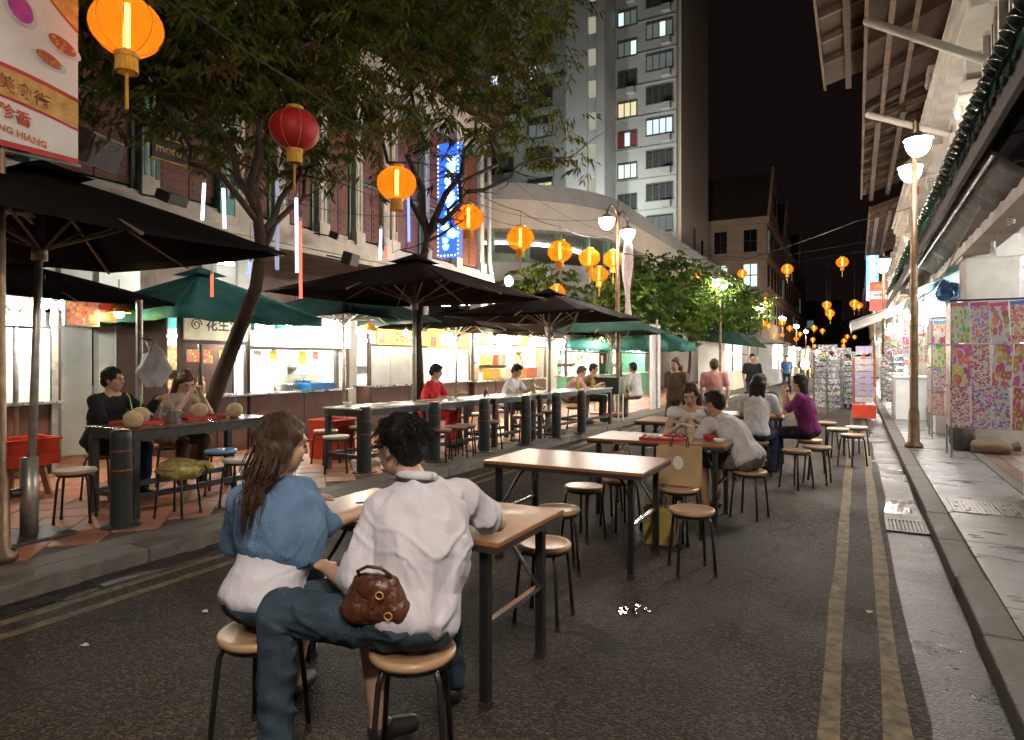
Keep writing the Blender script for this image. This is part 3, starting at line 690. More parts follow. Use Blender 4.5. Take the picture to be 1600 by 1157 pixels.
# green tiled canopy over the pavement
t = thing('tiled_canopy', 'canopy of green glazed barrel tiles over the shop pavement', 'canopy', (XF, 0, 0))
ex, ez, wx, wz = -.50, 3.74, .27, 4.62
MB().add([(ex+.04,2.5,ez-.03),(wx,2.5,wz-.03),(wx,29.5,wz-.03),(ex+.04,29.5,ez-.03),(ex+.04,2.5,ez-.10),(wx,2.5,wz-.10),(wx,29.5,wz-.10),(ex+.04,29.5,ez-.10)], [(0,1,2,3),(7,6,5,4),(0,4,5,1),(1,5,6,2),(2,6,7,3),(3,7,4,0)]).build('canopy_boards', M_TIMB, t)
MB().box(ex+.02, 2.5, ez-.28, ex+.07, 29.5, ez-.08).build('fascia', M_TIMB, t)
def barrel(l0, l1, r0, r1, up=1, n=7, th=.016):
    """one curved roof tile along the slope, from distance l0 to l1 up the slope"""
    sx, sz = (wx-ex), (wz-ez); L_ = math.hypot(sx, sz); ux, uz = sx/L_, sz/L_; nx, nz = -uz, ux
    vs = []
    for l, r_ in ((l0, r0), (l1, r1)):
        for k, rr in ((0, r_), (1, r_-th)):
            for j in range(n+1):
                a = PI*j/n; dy = rr*math.cos(a); hh = rr*math.sin(a)*up
                vs.append((ex + ux*l + nx*hh, dy, ez + uz*l + nz*hh))
    m = n+1; fs = []
    for j in range(n):
        fs += [(j, j+1, 2*m+j+1, 2*m+j), (m+j+1, m+j, 3*m+j, 3*m+j+1), (j+1, j, m+j, m+j+1), (2*m+j, 2*m+j+1, 3*m+j+1, 3*m+j)]
    return vs, fs
SL = math.hypot(wx-ex, wz-ez)
v1, f1 = barrel(-.06, SL*.36, .10, .082); tA = MB().add(v1, f1).mesh('roof_tile', M_GTILE, True)
v1, f1 = barrel(SL*.32, SL*.70, .10, .082); tB = MB().add(v1, f1).mesh('roof_tile', M_GTILE, True)
v1, f1 = barrel(SL*.66, SL*.99, .10, .082); tC = MB().add(v1, f1).mesh('roof_tile', M_GTILE, True)
vp = []
for i in range(9):
    a = PI*i/8; vp.append((ex-.005, .10*math.cos(a), ez - .03 - .10*math.sin(a)))
tP = MB().add([(x-.01, y, z) for x, y, z in vp] + [(x+.012, y, z) for x, y, z in vp], [tuple(range(8,-1,-1)), tuple(range(9,18))] + [(i, (i+1) % 9, 9+(i+1) % 9, 9+i) for i in range(9)]).mesh('drip_tile', M_GTILE)
k = 0; y = 5.2; far_t = MB()
while y < 26.5:
    jy = random.uniform(-.012, .012); jz = random.uniform(-.012, .012)
    for me in (tA, tB, tC):
        if me is tC and y > 15: continue
        link('roof_tile', me, t, (0, y + jy, .045 + jz))
    if y < 18: link('drip_tile', tP, t, (random.uniform(-.01, .01), y + .115, random.uniform(-.015, .01)))
    y += .23
# awning sheets, beams and pipes under the canopy
t = thing('plastic_awning', 'crumpled grey plastic awning sheet hung under the tiled canopy', 'awning', (XF, 0, 0))
nx_, ny_ = 8, 40; vs = []
for i in range(ny_+1):
    for j in range(nx_+1):
        y = 7.6 + 8.4*i/ny_; q = j/nx_
        vs.append((-.38 + .62*q + .02*math.sin(i*1.9), y, 3.50 - .18*math.sin(q*PI) + .025*math.sin(i*2.3 + j) - .10*q))
o = MB().add(vs, [(i*(nx_+1)+j, i*(nx_+1)+j+1, (i+1)*(nx_+1)+j+1, (i+1)*(nx_+1)+j) for i in range(ny_) for j in range(nx_)]).build('sheet', M_AWNG, t, smooth=True)
s_ = o.modifiers.new('s', 'SOLIDIFY'); s_.thickness = .006
MB().tube([(-.36, 7.5, 3.42), (-.36, 16.2, 3.42)], .018, 8).build('awning_pole', M_STEEL, t)
for y in (8, 10.4, 12.65, 15.2): MB().bar((-.36, y, 3.42), (.3, y, 3.52), .03).build('bracket', M_STEEL, t)
MB().box(-.06, 7.4, 3.12, .30, 16.4, 3.29).build('header_beam', M_PWHITE, t)
# white poles jutting from the wall
for k, (a, b) in enumerate((((1.3, 11.25, 5.9), (.15, 11.25, 6.62)), ((1.3, 15.2, 6.05), (.22, 15.2, 6.5)))):
    t = thing('wall_pole', ['white pole jutting from the stucco wall above the sticker racks', 'white pole jutting from the stucco wall behind the street lamp on the shop side'][k], 'pole', a)
    d = Vector(b) - Vector(a)
    MB().cyl((.3, 0, -.18), d, .062, n=14).build('pole_tube', M_PWHITE, t, smooth=True)
    MB().ball(d, .063, 12, 6).build('end_cap', M_PWHITE, t, smooth=True)
# conduit and hanging tackle
t = thing('awning_rope', 'frayed pale rope stretched slantwise below the tiled canopy', 'rope', (XF-.3, 9.0, 0))
MB().tube([(0.05, 0, 3.25), (.02, 1.5, 3.05), (0, 3.2, 2.78), (0, 4.8, 2.66)], .012, 6).build('strand', mat('pale_rope', (.5, .47, .4), .9), t)
MB().ball((0.0, 4.8, 2.66), .03, 8, 6).build('knot', mat('pale_rope', (.5, .47, .4), .9), t)

# ------------------------------------------------------------------ lights and goods in the shops
for y in (8.6, 11.0, 14.6, 16.4, 18.6, 21.5, 24.0, 27.0, 31, 35, 39, 43, 48, 53, 58):
    t = thing('tube_light', 'fluorescent tube fixed to the ceiling of the covered shop walkway', 'light', (XF + 1.6, y, 3.36), 0, 'tube lights over the shop walkway')
    MB().box(-.06, -.62, -.03, .06, .62, .05).build('batten', M_SHOPW, t); MB().cyl((0, -.58, -.055), (0, .58, -.055), .022, n=8).build('tube', M_TUBE2, t)
M_BULB = glow('bare_bulb', (1, .95, .85), 160)
def bulb(px, py, X, label, grp, m_=None, r_=.045, drop=.5):
    q = on_x(px, py, X); t = thing('bare_bulb', label, 'bulb', q, 0, grp)
    MB().cyl((0, 0, .05), (0, 0, .13), .022, n=8).build('socket', M_IRON, t); MB().cyl((0, 0, .13), (0, 0, drop), .005, n=5).build('flex', M_IRON, t)
    MB().ball((0, 0, 0), (r_, r_, r_*1.25), 12, 8).build('glass', m_ or M_BULB, t, smooth=True)
bulb(1377, 556, .9, 'bright bare bulb under the striped awning', 'bare bulbs over the shop goods', r_=.06)
bulb(1350, 545, .9, 'bright bare bulb at the outer end of the striped awning', 'bare bulbs over the shop goods', r_=.08)
M_CFL = mat('unlit_spiral_lamp', (.6, .6, .58), .35)
for k, (px, py) in enumerate(((1580, 335), (1552, 385))):
    q = on_x(px, py, 1.55); t = thing('spiral_bulb', ['unlit spiral bulb hanging on a bent cable in front of the white column', 'unlit spiral bulb hanging on a red cord beside the white column'][k], 'bulb', q)
    MB().tube([(.030*math.cos(a*.9), .030*math.sin(a*.9), -.02 - a*.004) for a in range(0, 26)], .008, 6).build('spiral', M_CFL, t, smooth=True)
    MB().cyl((0, 0, -.02), (0, 0, .06), .024, n=10).build('socket', M_CFL, t)
    MB().tube([(0, 0, .06), (.02, .03, .2), (-.03, .1, .32), (.0, .16, 3.42-q.z)], .006, 6).build('flex', mat('red_flex', (.5, .03, .02), .5) if k else M_IRON, t)
for k, y in enumerate((13.4, 15.9, 18.2, 20.2, 22.6, 25.4, 29, 33, 38, 44, 50, 57)):  # added bulbs, put in to brighten the shop fronts and pavement
    q = Vector((1.22, y, 2.62)); t = thing('bare_bulb', 'added bare bulb brightening the shop fronts', 'bulb', q, 0, 'added bulbs along the shop fronts')
    MB().ball((0, 0, 0), (.055, .055, .07), 12, 8).build('glass', glow('added_shop_bulb', (1, .97, .92), 650), t, smooth=True); MB().cyl((0, 0, .06), (0, 0, .12), .022, n=8).build('socket', M_IRON, t); MB().cyl((0, 0, .12), (0, 0, .66), .004, n=5).build('flex', M_IRON, t)
# teal awning and striped awning beyond the lamp
def awning(x0, x1, y0, y1, z0, z1, m_, label, n=24, val=.16):
    t = thing('awning', label, 'awning', ((x0+x1)/2, (y0+y1)/2, 0)); cx, cyy = (x0+x1)/2, (y0+y1)/2
    vs = []
    for i in range(n+1):
        y = y0 + (y1-y0)*i/n - cyy
        vs += [(x1-cx, y, z1), (x0*.5+x1*.5-cx, y, (z0+z1)/2 - .04*math.sin(PI*i/n)), (x0-cx, y, z0), (x0-cx-.01, y, z0 - val*(1 if i % 2 else .82))]
    fs = [(i*4+j, i*4+j+1, i*4+j+5, i*4+j+4) for i in range(n) for j in range(3)]
    mb = MB(); mb.add(vs, fs)
    if isinstance(m_, list): mb.m = [((k//3)//2) % len(m_) for k in range(len(fs))]
    o = mb.build('canvas', m_, t); s_ = o.modifiers.new('s', 'SOLIDIFY'); s_.thickness = .008
    for y in (y0, y1): MB().cyl((x1-cx, y-cyy, z1-.02), (x0-cx, y-cyy, z0-.02), .016, n=6).build('arm', M_STEEL, t)
    MB().cyl((x0-cx, y0-cyy, z0-.02), (x0-cx, y1-cyy, z0-.02), .016, n=6).build('front_rail', M_STEEL, t)
    return t
awning(.95, 1.9, 13.6, 17.2, 2.75, 3.25, M_TAWN, 'teal canvas awning on the shop front behind the street lamp')
M_STR = [mat('stripe_white', (.7, .68, .62), .7), mat('stripe_orange', (.55, .22, .1), .7), mat('stripe_green', (.2, .4, .3), .7)]
awning(-.15, 1.6, 20.5, 27.0, 2.55, 3.2, M_STR, 'striped white and orange awning reaching over the kerb at the far shops', n=36)
# vertical lit signs
M_BLUE = glow('blue_sign_light', (.12, .4, 1.0), 3.0)
M_SIGNW = glow('white_sign_light', (1, .97, .9), 5.0)
M_SIGNR = mat('sign_red', (.5, .05, .03), .5, emit=(.9, .08, .03), estr=.35)
t = thing('vertical_sign', 'tall lit sign of white discs on a blue edge, hung above the arrow sign', 'sign', on_x(1364, 470, .75))
MB().box(-.30, -.06, 0, .25, .06, 2.3).build('sign_case', M_BLUE, t)
for k in range(6): MB().cyl((-.02, -.065, .2+k*.38), (-.02, -.09, .2+k*.38), .17, n=18).build('lit_disc', M_SIGNW, t)
t = thing('arrow_sign', 'red and white shop sign with a red arrow, below the lit vertical sign', 'sign', on_x(1374, 482, .8))
MB().box(-.34, -.04, -.1, .30, .04, 1.05).build('sign_board', M_SIGNR, t)
MB().box(-.30, -.055, .36, .26, -.041, .68).build('arrow_panel', mat('sign_white', (.75, .72, .66), .5, emit=(1, .95, .85), estr=.3), t)
MB().add([(-.2,-.06,.49),(.02,-.06,.49),(.02,-.06,.43),(.16,-.06,.52),(.02,-.06,.61),(.02,-.06,.55),(-.2,-.06,.55)], [(0,1,2,3,4,5,6)]).build('arrow', M_SIGNR, t)
MB().ball((-.02, -.05, .86), (.2, .02, .09), 16, 6).build('emblem', mat('sign_ochre', (.6, .35, .08), .5), t)
# red vertical plaque on stucco
t = thing('wall_plaque', 'narrow tall red plaque fixed on the stucco wall behind the lamp post', 'sign', on_x(1432, 365, 1.44))
MB().box(-.02, -.11, 0, .05, .11, 1.25).build('plaque', mat('plaque_red', (.55, .045, .02), .5), t); MB().box(-.025, -.12, -.02, .04, .12, 0).build('plaque_edge', M_IRON, t)
# ================================================================== TREES
def leaf_mat(name, c1, c2, tr=.35):
    m = bpy.data.materials.new(name); m.use_nodes = True; t = m.node_tree; N = t.nodes; L = t.links
    N.remove(N['Principled BSDF']); out = N['Material Output']
    tc = N.new('ShaderNodeTexCoord'); nz = N.new('ShaderNodeTexNoise'); nz.inputs['Scale'].default_value = 2.3; nz.inputs['Detail'].default_value = 5
    L.new(tc.outputs['Object'], nz.inputs['Vector'])
    mr = N.new('ShaderNodeMapRange'); mr.inputs[1].default_value = .35; mr.inputs[2].default_value = .65; L.new(nz.outputs['Fac'], mr.inputs[0])
    mx = N.new('ShaderNodeMix'); mx.data_type = 'RGBA'; mx.inputs[6].default_value = (*c1, 1); mx.inputs[7].default_value = (*c2, 1); L.new(mr.outputs[0], mx.inputs[0])
    d = N.new('ShaderNodeBsdfPrincipled'); d.inputs['Roughness'].default_value = .55; d.inputs['Specular IOR Level'].default_value = .2; tl = N.new('ShaderNodeBsdfTranslucent'); ms = N.new('ShaderNodeMixShader'); ms.inputs[0].default_value = tr
    L.new(mx.outputs[2], d.inputs['Base Color']); L.new(mx.outputs[2], tl.inputs['Color']); L.new(d.outputs[0], ms.inputs[1]); L.new(tl.outputs[0], ms.inputs[2]); L.new(ms.outputs[0], out.inputs[0])
    return m
LV_A = [leaf_mat('leaf_olive', (.070, .085, .013), (.14, .145, .024), .45), leaf_mat('leaf_dark', (.028, .05, .009), (.07, .09, .017), .45), leaf_mat('leaf_brown', (.09, .06, .015), (.14, .09, .022), .45)]
LV_B = [leaf_mat('leaf_green', (.04, .085, .012), (.09, .15, .02)), leaf_mat('leaf_deep', (.018, .045, .008), (.045, .09, .014)), leaf_mat('leaf_yellow', (.12, .16, .02), (.16, .18, .03))]
M_BARK = mat('bark', (.042, .026, .015), .85, var=.4, scale=9, bump=.9, bscale=22, stretch=(1, 1, .25))
def leaves(blobs, per, n_leaf, ll, lw, seed, droop=.6, shell=.55):
    """blobs: (centre, radii). Drooping leaf sprays scattered through each blob, denser towards its skin."""
    g = np.random.default_rng(seed); V = []; MI = []
    for c, r in blobs:
        k = int(per * r[0]*r[1]*r[2])
        u = g.normal(size=(k, 3)); u /= np.linalg.norm(u, axis=1)[:, None]
        rad = g.uniform(shell**3, 1, k)**(1/3)
        rad *= 1 + .22*np.sin(u[:, 0]*5 + seed) * np.cos(u[:, 1]*6 + u[:, 2]*4)
        cen = np.array(c) + u*rad[:, None]*np.array(r)
        for q in cen:
            nl = int(n_leaf*g.uniform(.6, 1.4)); hd = g.uniform(0, 2*PI); mi = g.choice(3, p=[.5, .33, .17])
            ax = np.array([math.cos(hd), math.sin(hd), -.25]); sd = np.array([-math.sin(hd), math.cos(hd), 0])
            for i in range(nl):
                s_ = 1 if i % 2 else -1; along = (i/nl)*ll*2.2
                base = q + ax*along + g.normal(size=3)*.02
                dr = ax*g.uniform(.3, 1.0) + sd*s_*g.uniform(.3, 1.0) + np.array([0, 0, -droop*g.uniform(.4, 1.6)]); dr /= np.linalg.norm(dr)
                w_ = np.cross(dr, g.normal(size=3)); w_ /= (np.linalg.norm(w_) + 1e-6)
                L_ = ll*g.uniform(.4, 1.4); W_ = lw*g.uniform(.5, 1.4)*.5
                V.append([base, base + dr*L_*.45 + w_*W_, base + dr*L_ + np.array([0, 0, -.12*L_]), base + dr*L_*.45 - w_*W_]); MI.append(mi)
    V = np.array(V).reshape(-1, 3); n = len(MI)
    return V, np.array(MI), n
def crown_obj(name, blobs, per, n_leaf, ll, lw, seed, mats, parent, org, **kw):
    V, MI, n = leaves(blobs, per, n_leaf, ll, lw, seed, **kw); V = V - np.array(org)
    me = bpy.data.meshes.new(name); me.vertices.add(4*n); me.vertices.foreach_set('co', V.astype(np.float32).ravel())
    me.loops.add(4*n); me.loops.foreach_set('vertex_index', np.arange(4*n, dtype=np.int32))
    me.polygons.add(n); me.polygons.foreach_set('loop_start', np.arange(0, 4*n, 4, dtype=np.int32))
    for m in mats: me.materials.append(m)
    me.polygons.foreach_set('material_index', MI.astype(np.int32)); me.update(calc_edges=True); me.validate()
    return link(name, me, parent)
def wobble(a, b, n, amp, rs):
    a = Vector(a); b = Vector(b)
    return [a.lerp(b, i/n) + (Vector((rs.uniform(-1, 1), rs.uniform(-1, 1), rs.uniform(-.5, .5)))*amp*math.sin(PI*i/n)) for i in range(n+1)]
def make_tree(name, label, base, trunk, r0, limbs, blobs, seed, mats, per=26, n_leaf=16, ll=.14, lw=.04, grp=None, **kw):
    rs = random.Random(seed); t = thing(name, label, 'tree', base, 0, grp); org = Vector(base)
    loc = lambda p: Vector(p) - org
    n = len(trunk); MB().tube([loc(p) for p in trunk], [r0*(1 - .45*i/(n-1)) for i in range(n)], 12).build('trunk', M_BARK, t, smooth=True)
    tips = []
    for a, b, r in limbs:
        pts = wobble(loc(a), loc(b), 7, .09*(Vector(b)-Vector(a)).length, rs)
        lo = MB().tube(pts, [r*(1 - .75*i/7) for i in range(8)], 8).build('limb', M_BARK, t, smooth=True)
        tw = MB()
        for k in range(9):
            p = pts[rs.randint(3, 7)]; d = Vector((rs.uniform(-1, 1), rs.uniform(-1, 1), rs.uniform(-.5, .8))).normalized()*rs.uniform(.35, .85)
            tw.tube(wobble(p, p + d, 4, .06, rs), [r*.3, r*.22, r*.16, r*.1, r*.05], 5)
        stuff(tw.build('twigs', M_BARK, lo))
    crown_obj('crown', blobs, per, n_leaf, ll, lw, seed, mats, t, org, **kw)
    return t
A_ = at_depth
bA = on_z(300, 735, .12)
trA = [bA, A_(318, 668, 7.75), A_(345, 590, 7.7), A_(372, 520, 7.6), A_(400, 450, 7.5), A_(408, 390, 7.5), A_(402, 330, 7.5)]
top = trA[-1]
blA = [(A_(px, py, d), (r, r, r*.62)) for px, py, d, r in ((300, 60, 7.3, 1.15), (420, 50, 7.8, 1.2), (185, 55, 6.9, .95), (330, 175, 8.0, .8), (450, 120, 8.4, 1.0), (540, 60, 8.6, 1.1), (250, 150, 7.6, .62), (140, 130, 7.4, .55), (510, 190, 8.4, .7), (420, 235, 8.2, .55), (300, -80, 7.6, 1.5), (480, -90, 8.0, 1.6), (160, -70, 7.0, 1.2), (560, 245, 8.8, .5), (290, 225, 8.3, .4), (370, 255, 8.0, .5), (455, 265, 8.2, .45), (340, 110, 7.2, .8), (215, 210, 7.9, .4), (240, 40, 6.6, .8), (520, 285, 8.6, .3))]
make_tree('street_tree', 'leaning dark olive tree rising behind the coconut table', bA, trA, .105,
          [(top, A_(300, 130, 7.3), .055), (top, A_(450, 120, 8.2), .058), (A_(405, 350, 7.5), A_(215, 110, 7.0), .042), (A_(406, 370, 7.5), A_(530, 150, 8.5), .045), (top, A_(400, 20, 7.7), .055), (A_(408, 395, 7.5), A_(500, 245, 8.1), .045)],
          blA, 3, LV_A, per=200, n_leaf=15, ll=.15, lw=.036)
bB = Vector((-6.15, 8.45, .12))
trB = [bB, (-6.15, 8.47, 1.0), (-6.2, 8.5, 1.9), (-6.15, 8.55, 2.9), (-6.05, 8.6, 3.5)]; top = Vector(trB[-1])
blB = [(A_(px, py, d), (r, r, r*.62)) for px, py, d, r in ((640, 40, 9.6, 1.3), (740, 60, 10.2, 1.4), (800, 110, 11, 1.1), (845, 195, 11.4, .75), (905, 255, 11.6, .5), (620, 170, 9.4, .95), (720, 180, 10.4, 1.0), (800, 215, 11.2, .7), (650, 265, 9.6, .45), (760, -80, 10.4, 1.8), (600, -70, 9.4, 1.5), (560, 150, 9.2, .7), (590, 300, 9.6, .32), (845, 265, 11.5, .38))]
make_tree('street_tree', 'dark olive tree growing through the bar tables behind the parasol', bB, trB, .10,
          [(top, A_(730, 300, 9.9), .05), (A_(730, 300, 9.9), A_(900, 240, 11.4), .034), (top, A_(640, 100, 9.6), .07), (top, A_(760, 150, 10.4), .065), (A_(690, 350, 9.7), A_(830, 130, 11), .045), (top, A_(570, 150, 9.2), .05), (A_(640, 420, 9.6), A_(720, 330, 9.8), .04)],
          blB, 5, LV_A, per=125, n_leaf=15, ll=.15, lw=.036)
def round_tree(name, label, x, y, h, r, seed, trunk_h=2.0, dens=1.0, sq=.8):
    rs = random.Random(seed); b = Vector((x, y, .12)); top = b + Vector((rs.uniform(-.2, .2), rs.uniform(-.2, .2), trunk_h))
    bl = [((x + rs.uniform(-.5, .5)*r, y + rs.uniform(-.55, .55)*r, h + rs.uniform(-.4, .45)*r*sq), (r*k, r*k, r*k*sq)) for k in (.75, .65, .6, .55, .5, .5, .45)]
    lm = [(top, (x + rs.uniform(-.7, .7)*r, y + rs.uniform(-.7, .7)*r, h + rs.uniform(-.3, .5)*r), .05) for _ in range(5)]
    make_tree(name, label, b, [b, b.lerp(top, .5) + Vector((.05, .03, 0)), top], .085, lm, bl, seed, LV_B, per=int(85*dens/(r**.5)), n_leaf=13, ll=.20, lw=.10, grp='round green trees beyond the parasols', droop=.35, shell=.6)
round_tree('round_tree', 'round green tree beside the lamp post with the pink banner', -6.2, 18.6, 3.35, 1.5, 21)
round_tree('round_tree', 'full green tree below the curved building wall, first past the lamp', -6.6, 23.4, 3.9, 2.0, 22)
round_tree('round_tree', 'broad green tree beside the white poster panel', -6.6, 28.8, 4.1, 2.2, 23)
round_tree('round_tree', 'green tree with bare forked stems over the green roofed kiosk', -6.6, 34.5, 4.1, 2.2, 24)
round_tree('round_tree', 'shaded green tree at the end of the tree row', -6.4, 41.5, 3.9, 2.1, 25)
round_tree('round_tree', 'dim green tree between the shophouse end and the curved building', -9.6, 19.6, 3.9, 1.35, 26)
round_tree('round_tree', 'dark distant tree closing the end of the street', -3.5, 118, 4.5, 4.0, 27, 2.5, .5)
round_tree('round_tree', 'dark distant tree beside the far shop row', 1.0, 124, 5.0, 4.5, 28, 2.5, .5)

# ================================================================== PARASOLS
M_CANB = mat('black_canvas', (.008, .007, .0065), .8, var=.3, scale=3, bump=.3, bscale=14, spec=.02)
M_CANBR = mat('brown_black_canvas', (.016, .012, .009), .8, var=.3, scale=3, bump=.3, bscale=14, spec=.02)
M_CANG = mat('dark_green_canvas', (.02, .045, .038), .75, var=.25, scale=3, bump=.3, bscale=14, spec=.02)
M_CANT = mat('teal_canvas', (.055, .19, .175), .7, var=.2, scale=3, bump=.3, bscale=14, spec=.02)
M_ALU = mat('dull_aluminium', (.40, .37, .33), .42, metal=.6, var=.25, scale=8)
M_RIBM = mat('rib_metal', (.22, .18, .13), .5, metal=.3)
def parasol(x, y, label, half, zr, za, m_, rz=0.0, pole=True, base=True, lean=(0, 0), val=.0, grp='square parasols over the tables', polem=None, straps=False):
    t = thing('parasol', label, 'parasol', (x, y, .12), rz, grp); zr -= .12; za -= .12
    lx, ly = lean; n = 10; vs = []; fs = []
    cs = [(half, half), (-half, half), (-half, -half), (half, -half)]
    for k in range(4):
        a, b = cs[k], cs[(k+1) % 4]; o = len(vs)
        for i in range(n+1):
            q = i/n
            for j in range(n+1):
                s_ = j/n; ex_, ey_ = a[0] + (b[0]-a[0])*s_, a[1] + (b[1]-a[1])*s_
                sag = math.sin(PI*s_)*q
                vs.append((lx + (ex_*(1 - .05*sag))*q, ly + (ey_*(1 - .05*sag))*q, za - (za-zr)*(q**1.12) - .05*sag*(1-q) - .03*sag*q))
        fs += [(o+i*(n+1)+j, o+(i+1)*(n+1)+j, o+(i+1)*(n+1)+j+1, o+i*(n+1)+j+1) for i in range(n) for j in range(n)]
        if val:
            o2 = len(vs)
            for j in range(n+1):
                s_ = j/n; ex_, ey_ = a[0]+(b[0]-a[0])*s_, a[1]+(b[1]-a[1])*s_; sag = math.sin(PI*s_)
                vs.append((lx+ex_*(1-.05*sag), ly+ey_*(1-.05*sag), zr-.03*sag-val*(1 if j % 2 == 0 else .85)))
            fs += [(o+n*(n+1)+j, o2+j, o2+j+1, o+n*(n+1)+j+1) for j in range(n)]
    can = MB().add(vs, fs).build('canopy', m_, t, smooth=True)
    s_ = can.modifiers.new('s', 'SOLIDIFY'); s_.thickness = .006
    MB().add([(lx+.26, ly+.26, za-.03), (lx-.26, ly+.26, za-.03), (lx-.26, ly-.26, za-.03), (lx+.26, ly-.26, za-.03), (lx, ly, za+.1)], [(0,1,4),(1,2,4),(2,3,4),(3,0,4)]).build('vent_cap', m_, can)
    zh = za - .62
    for k in range(8):
        a = k*PI/4; e = 1/max(abs(math.cos(a)), abs(math.sin(a))); ex_, ey_ = half*e*math.cos(a)*.98, half*e*math.sin(a)*.98
        rb = MB().bar((lx, ly, za-.03), (lx+ex_, ly+ey_, zr-.015 - (0.025 if k % 2 == 0 else 0)), .022).build('rib', M_RIBM, t)
        MB().bar((lx, ly, zh), (lx+ex_*.5, ly+ey_*.5, (za+zr)/2 - .03), .016).build('strut', M_RIBM, rb)
    if pole:
        pm = polem or M_ALU
        MB().cyl((0, 0, .02), (lx, ly, za), .03, .027, 12).build('pole', pm, t, smooth=True)
        MB().cyl((lx*.8, ly*.8, zh-.08), (lx*.82, ly*.82, zh+.05), .055, n=12).build('runner', pm, t, smooth=True)
        if base:
            MB().cyl((0, 0, .03), (0, 0, .62), .062, n=14).build('sleeve', M_ALU, t, smooth=True)
            MB().box(-.23, -.23, 0, .23, .23, .03).build('base_plate', M_IRON, t, bevel=.008)
            MB().cyl((0, -.06, .36), (0, -.13, .36), .035, n=10).build('lock_knob', M_IRON, t)
    if straps:
        for a in (.6, 2.2):
            e = Vector((lx + half*.42*math.cos(a), ly + half*.42*math.sin(a), (za+zr)/2 + .02)); s0 = Vector((lx, ly, zh)); vs2 = []
            for i in range(13):
                q = i/12; p_ = s0.lerp(e, q) - Vector((0, 0, .34*4*q*(1-q)*.9)); vs2 += [p_ + Vector((0, 0, .045 + .02*math.sin(i*1.3))), p_ - Vector((0, 0, .045))]
            o = MB().add(vs2, [(2*i, 2*i+1, 2*i+3, 2*i+2) for i in range(12)]).build('tie_cloth', mat('tie_cloth', (.5, .46, .42), .8, var=.15), t, smooth=True); sm_ = o.modifiers.new('s', 'SOLIDIFY'); sm_.thickness = .006
    return t
parasol(-5.67, 2.73, 'big black square parasol over the coconut table with its steel sleeve base', 1.30, 2.42, 2.98, M_CANB, lean=(-.02, .10))
parasol(-5.62, 7.65, 'big black square parasol on a pale pole at the bar tables by the satay stall', 1.45, 2.42, 2.92, M_CANBR)
parasol(-5.02, 11.0, 'brown black parasol on a pale pole further along the bar tables', 1.42, 2.27, 2.72, M_CANBR, straps=True)
parasol(-5.30, 15.3, 'dark green parasol beside the lamp post with the pink banner', 1.20, 2.15, 2.62, M_CANG, straps=True)
parasol(-8.6, 4.0, 'black parasol sheltering the food photo stall', 1.25, 2.16, 2.62, M_CANB, base=False)
parasol(-8.4, 6.25, 'teal parasol over the peanut soup stall', 1.20, 2.12, 2.74, M_CANT, val=.12, polem=M_IRON, base=False)
parasol(-7.95, 8.75, 'dark green parasol over the white lit noodle stall', 1.25, 2.20, 2.75, M_CANG, base=False)
parasol(-7.7, 12.0, 'brown black parasol against the satay stall front', 1.25, 2.15, 2.60, M_CANBR, base=False)
parasol(-7.4, 16.2, 'black parasol with a hot bulb under its rim at the yellow lit stall', 1.25, 2.15, 2.6, M_CANBR, base=False)
parasol(-6.9, 20.5, 'teal parasol over the stall past the lamp post', 1.3, 2.1, 2.65, M_CANT, val=.3)
parasol(-6.6, 24.0, 'teal parasol beside the green painted stall', 1.2, 2.1, 2.6, M_CANT, val=.3)
parasol(-4.6, 36.5, 'pale grey parasol past the green roofed kiosk', 1.5, 2.35, 2.75, mat('grey_canvas', (.3, .28, .24), .8))

# ================================================================== LANTERNS
def lantern_shell(name, trans, transp, mixf, diff):
    m = bpy.data.materials.new(name); m.use_nodes = True; t = m.node_tree; N = t.nodes; L = t.links; N.remove(N['Principled BSDF'])
    a = N.new('ShaderNodeBsdfTranslucent'); a.inputs[0].default_value = (*trans, 1); b = N.new('ShaderNodeBsdfTransparent'); b.inputs[0].default_value = (*transp, 1)
    d = N.new('ShaderNodeBsdfDiffuse'); d.inputs[0].default_value = (*diff, 1); m1 = N.new('ShaderNodeMixShader'); m1.inputs[0].default_value = .2
    tc = N.new('ShaderNodeTexCoord'); wv = N.new('ShaderNodeTexWave'); wv.bands_direction = 'Z'; wv.inputs['Scale'].default_value = 22; L.new(tc.outputs['Object'], wv.inputs['Vector'])
    bp = N.new('ShaderNodeBump'); bp.inputs['Strength'].default_value = .35; bp.inputs['Distance'].default_value = .01; L.new(wv.outputs['Fac'], bp.inputs['Height']); L.new(bp.outputs[0], d.inputs['Normal']); L.new(bp.outputs[0], a.inputs['Normal'])
    L.new(a.outputs[0], m1.inputs[1]); L.new(d.outputs[0], m1.inputs[2]); m2 = N.new('ShaderNodeMixShader'); m2.inputs[0].default_value = mixf
    L.new(m1.outputs[0], m2.inputs[1]); L.new(b.outputs[0], m2.inputs[2]); L.new(m2.outputs[0], N['Material Output'].inputs[0]); return m
M_LSH = lantern_shell('lit_lantern_paper', (1.0, .27, .016), (1.0, .55, .17), .24, (.7, .12, .014))
M_LRED = mat('red_lantern_cloth', (.42, .012, .012), .6, var=.1, scale=5)
M_LBULB = glow('lantern_tube', (1.0, .72, .36), 34)
M_GOLD = mat('gold_trim', (.55, .33, .06), .45, metal=.3)
M_TASS = mat('yellow_tassel', (.62, .34, .03), .8, var=.25, scale=30, stretch=(1, 1, .1))
M_WIRE = mat('black_wire', (.02, .02, .02), .6)
prof = [(.06, .205)] + [(.25*math.sin(a), .215*math.cos(a)) for a in [R(20 + i*140/11) for i in range(12)]] + [(.06, -.205)]
LM = {}
LM['shell'] = MB().lathe(prof, 20, cap=False).mesh('paper_shell', M_LSH, True)
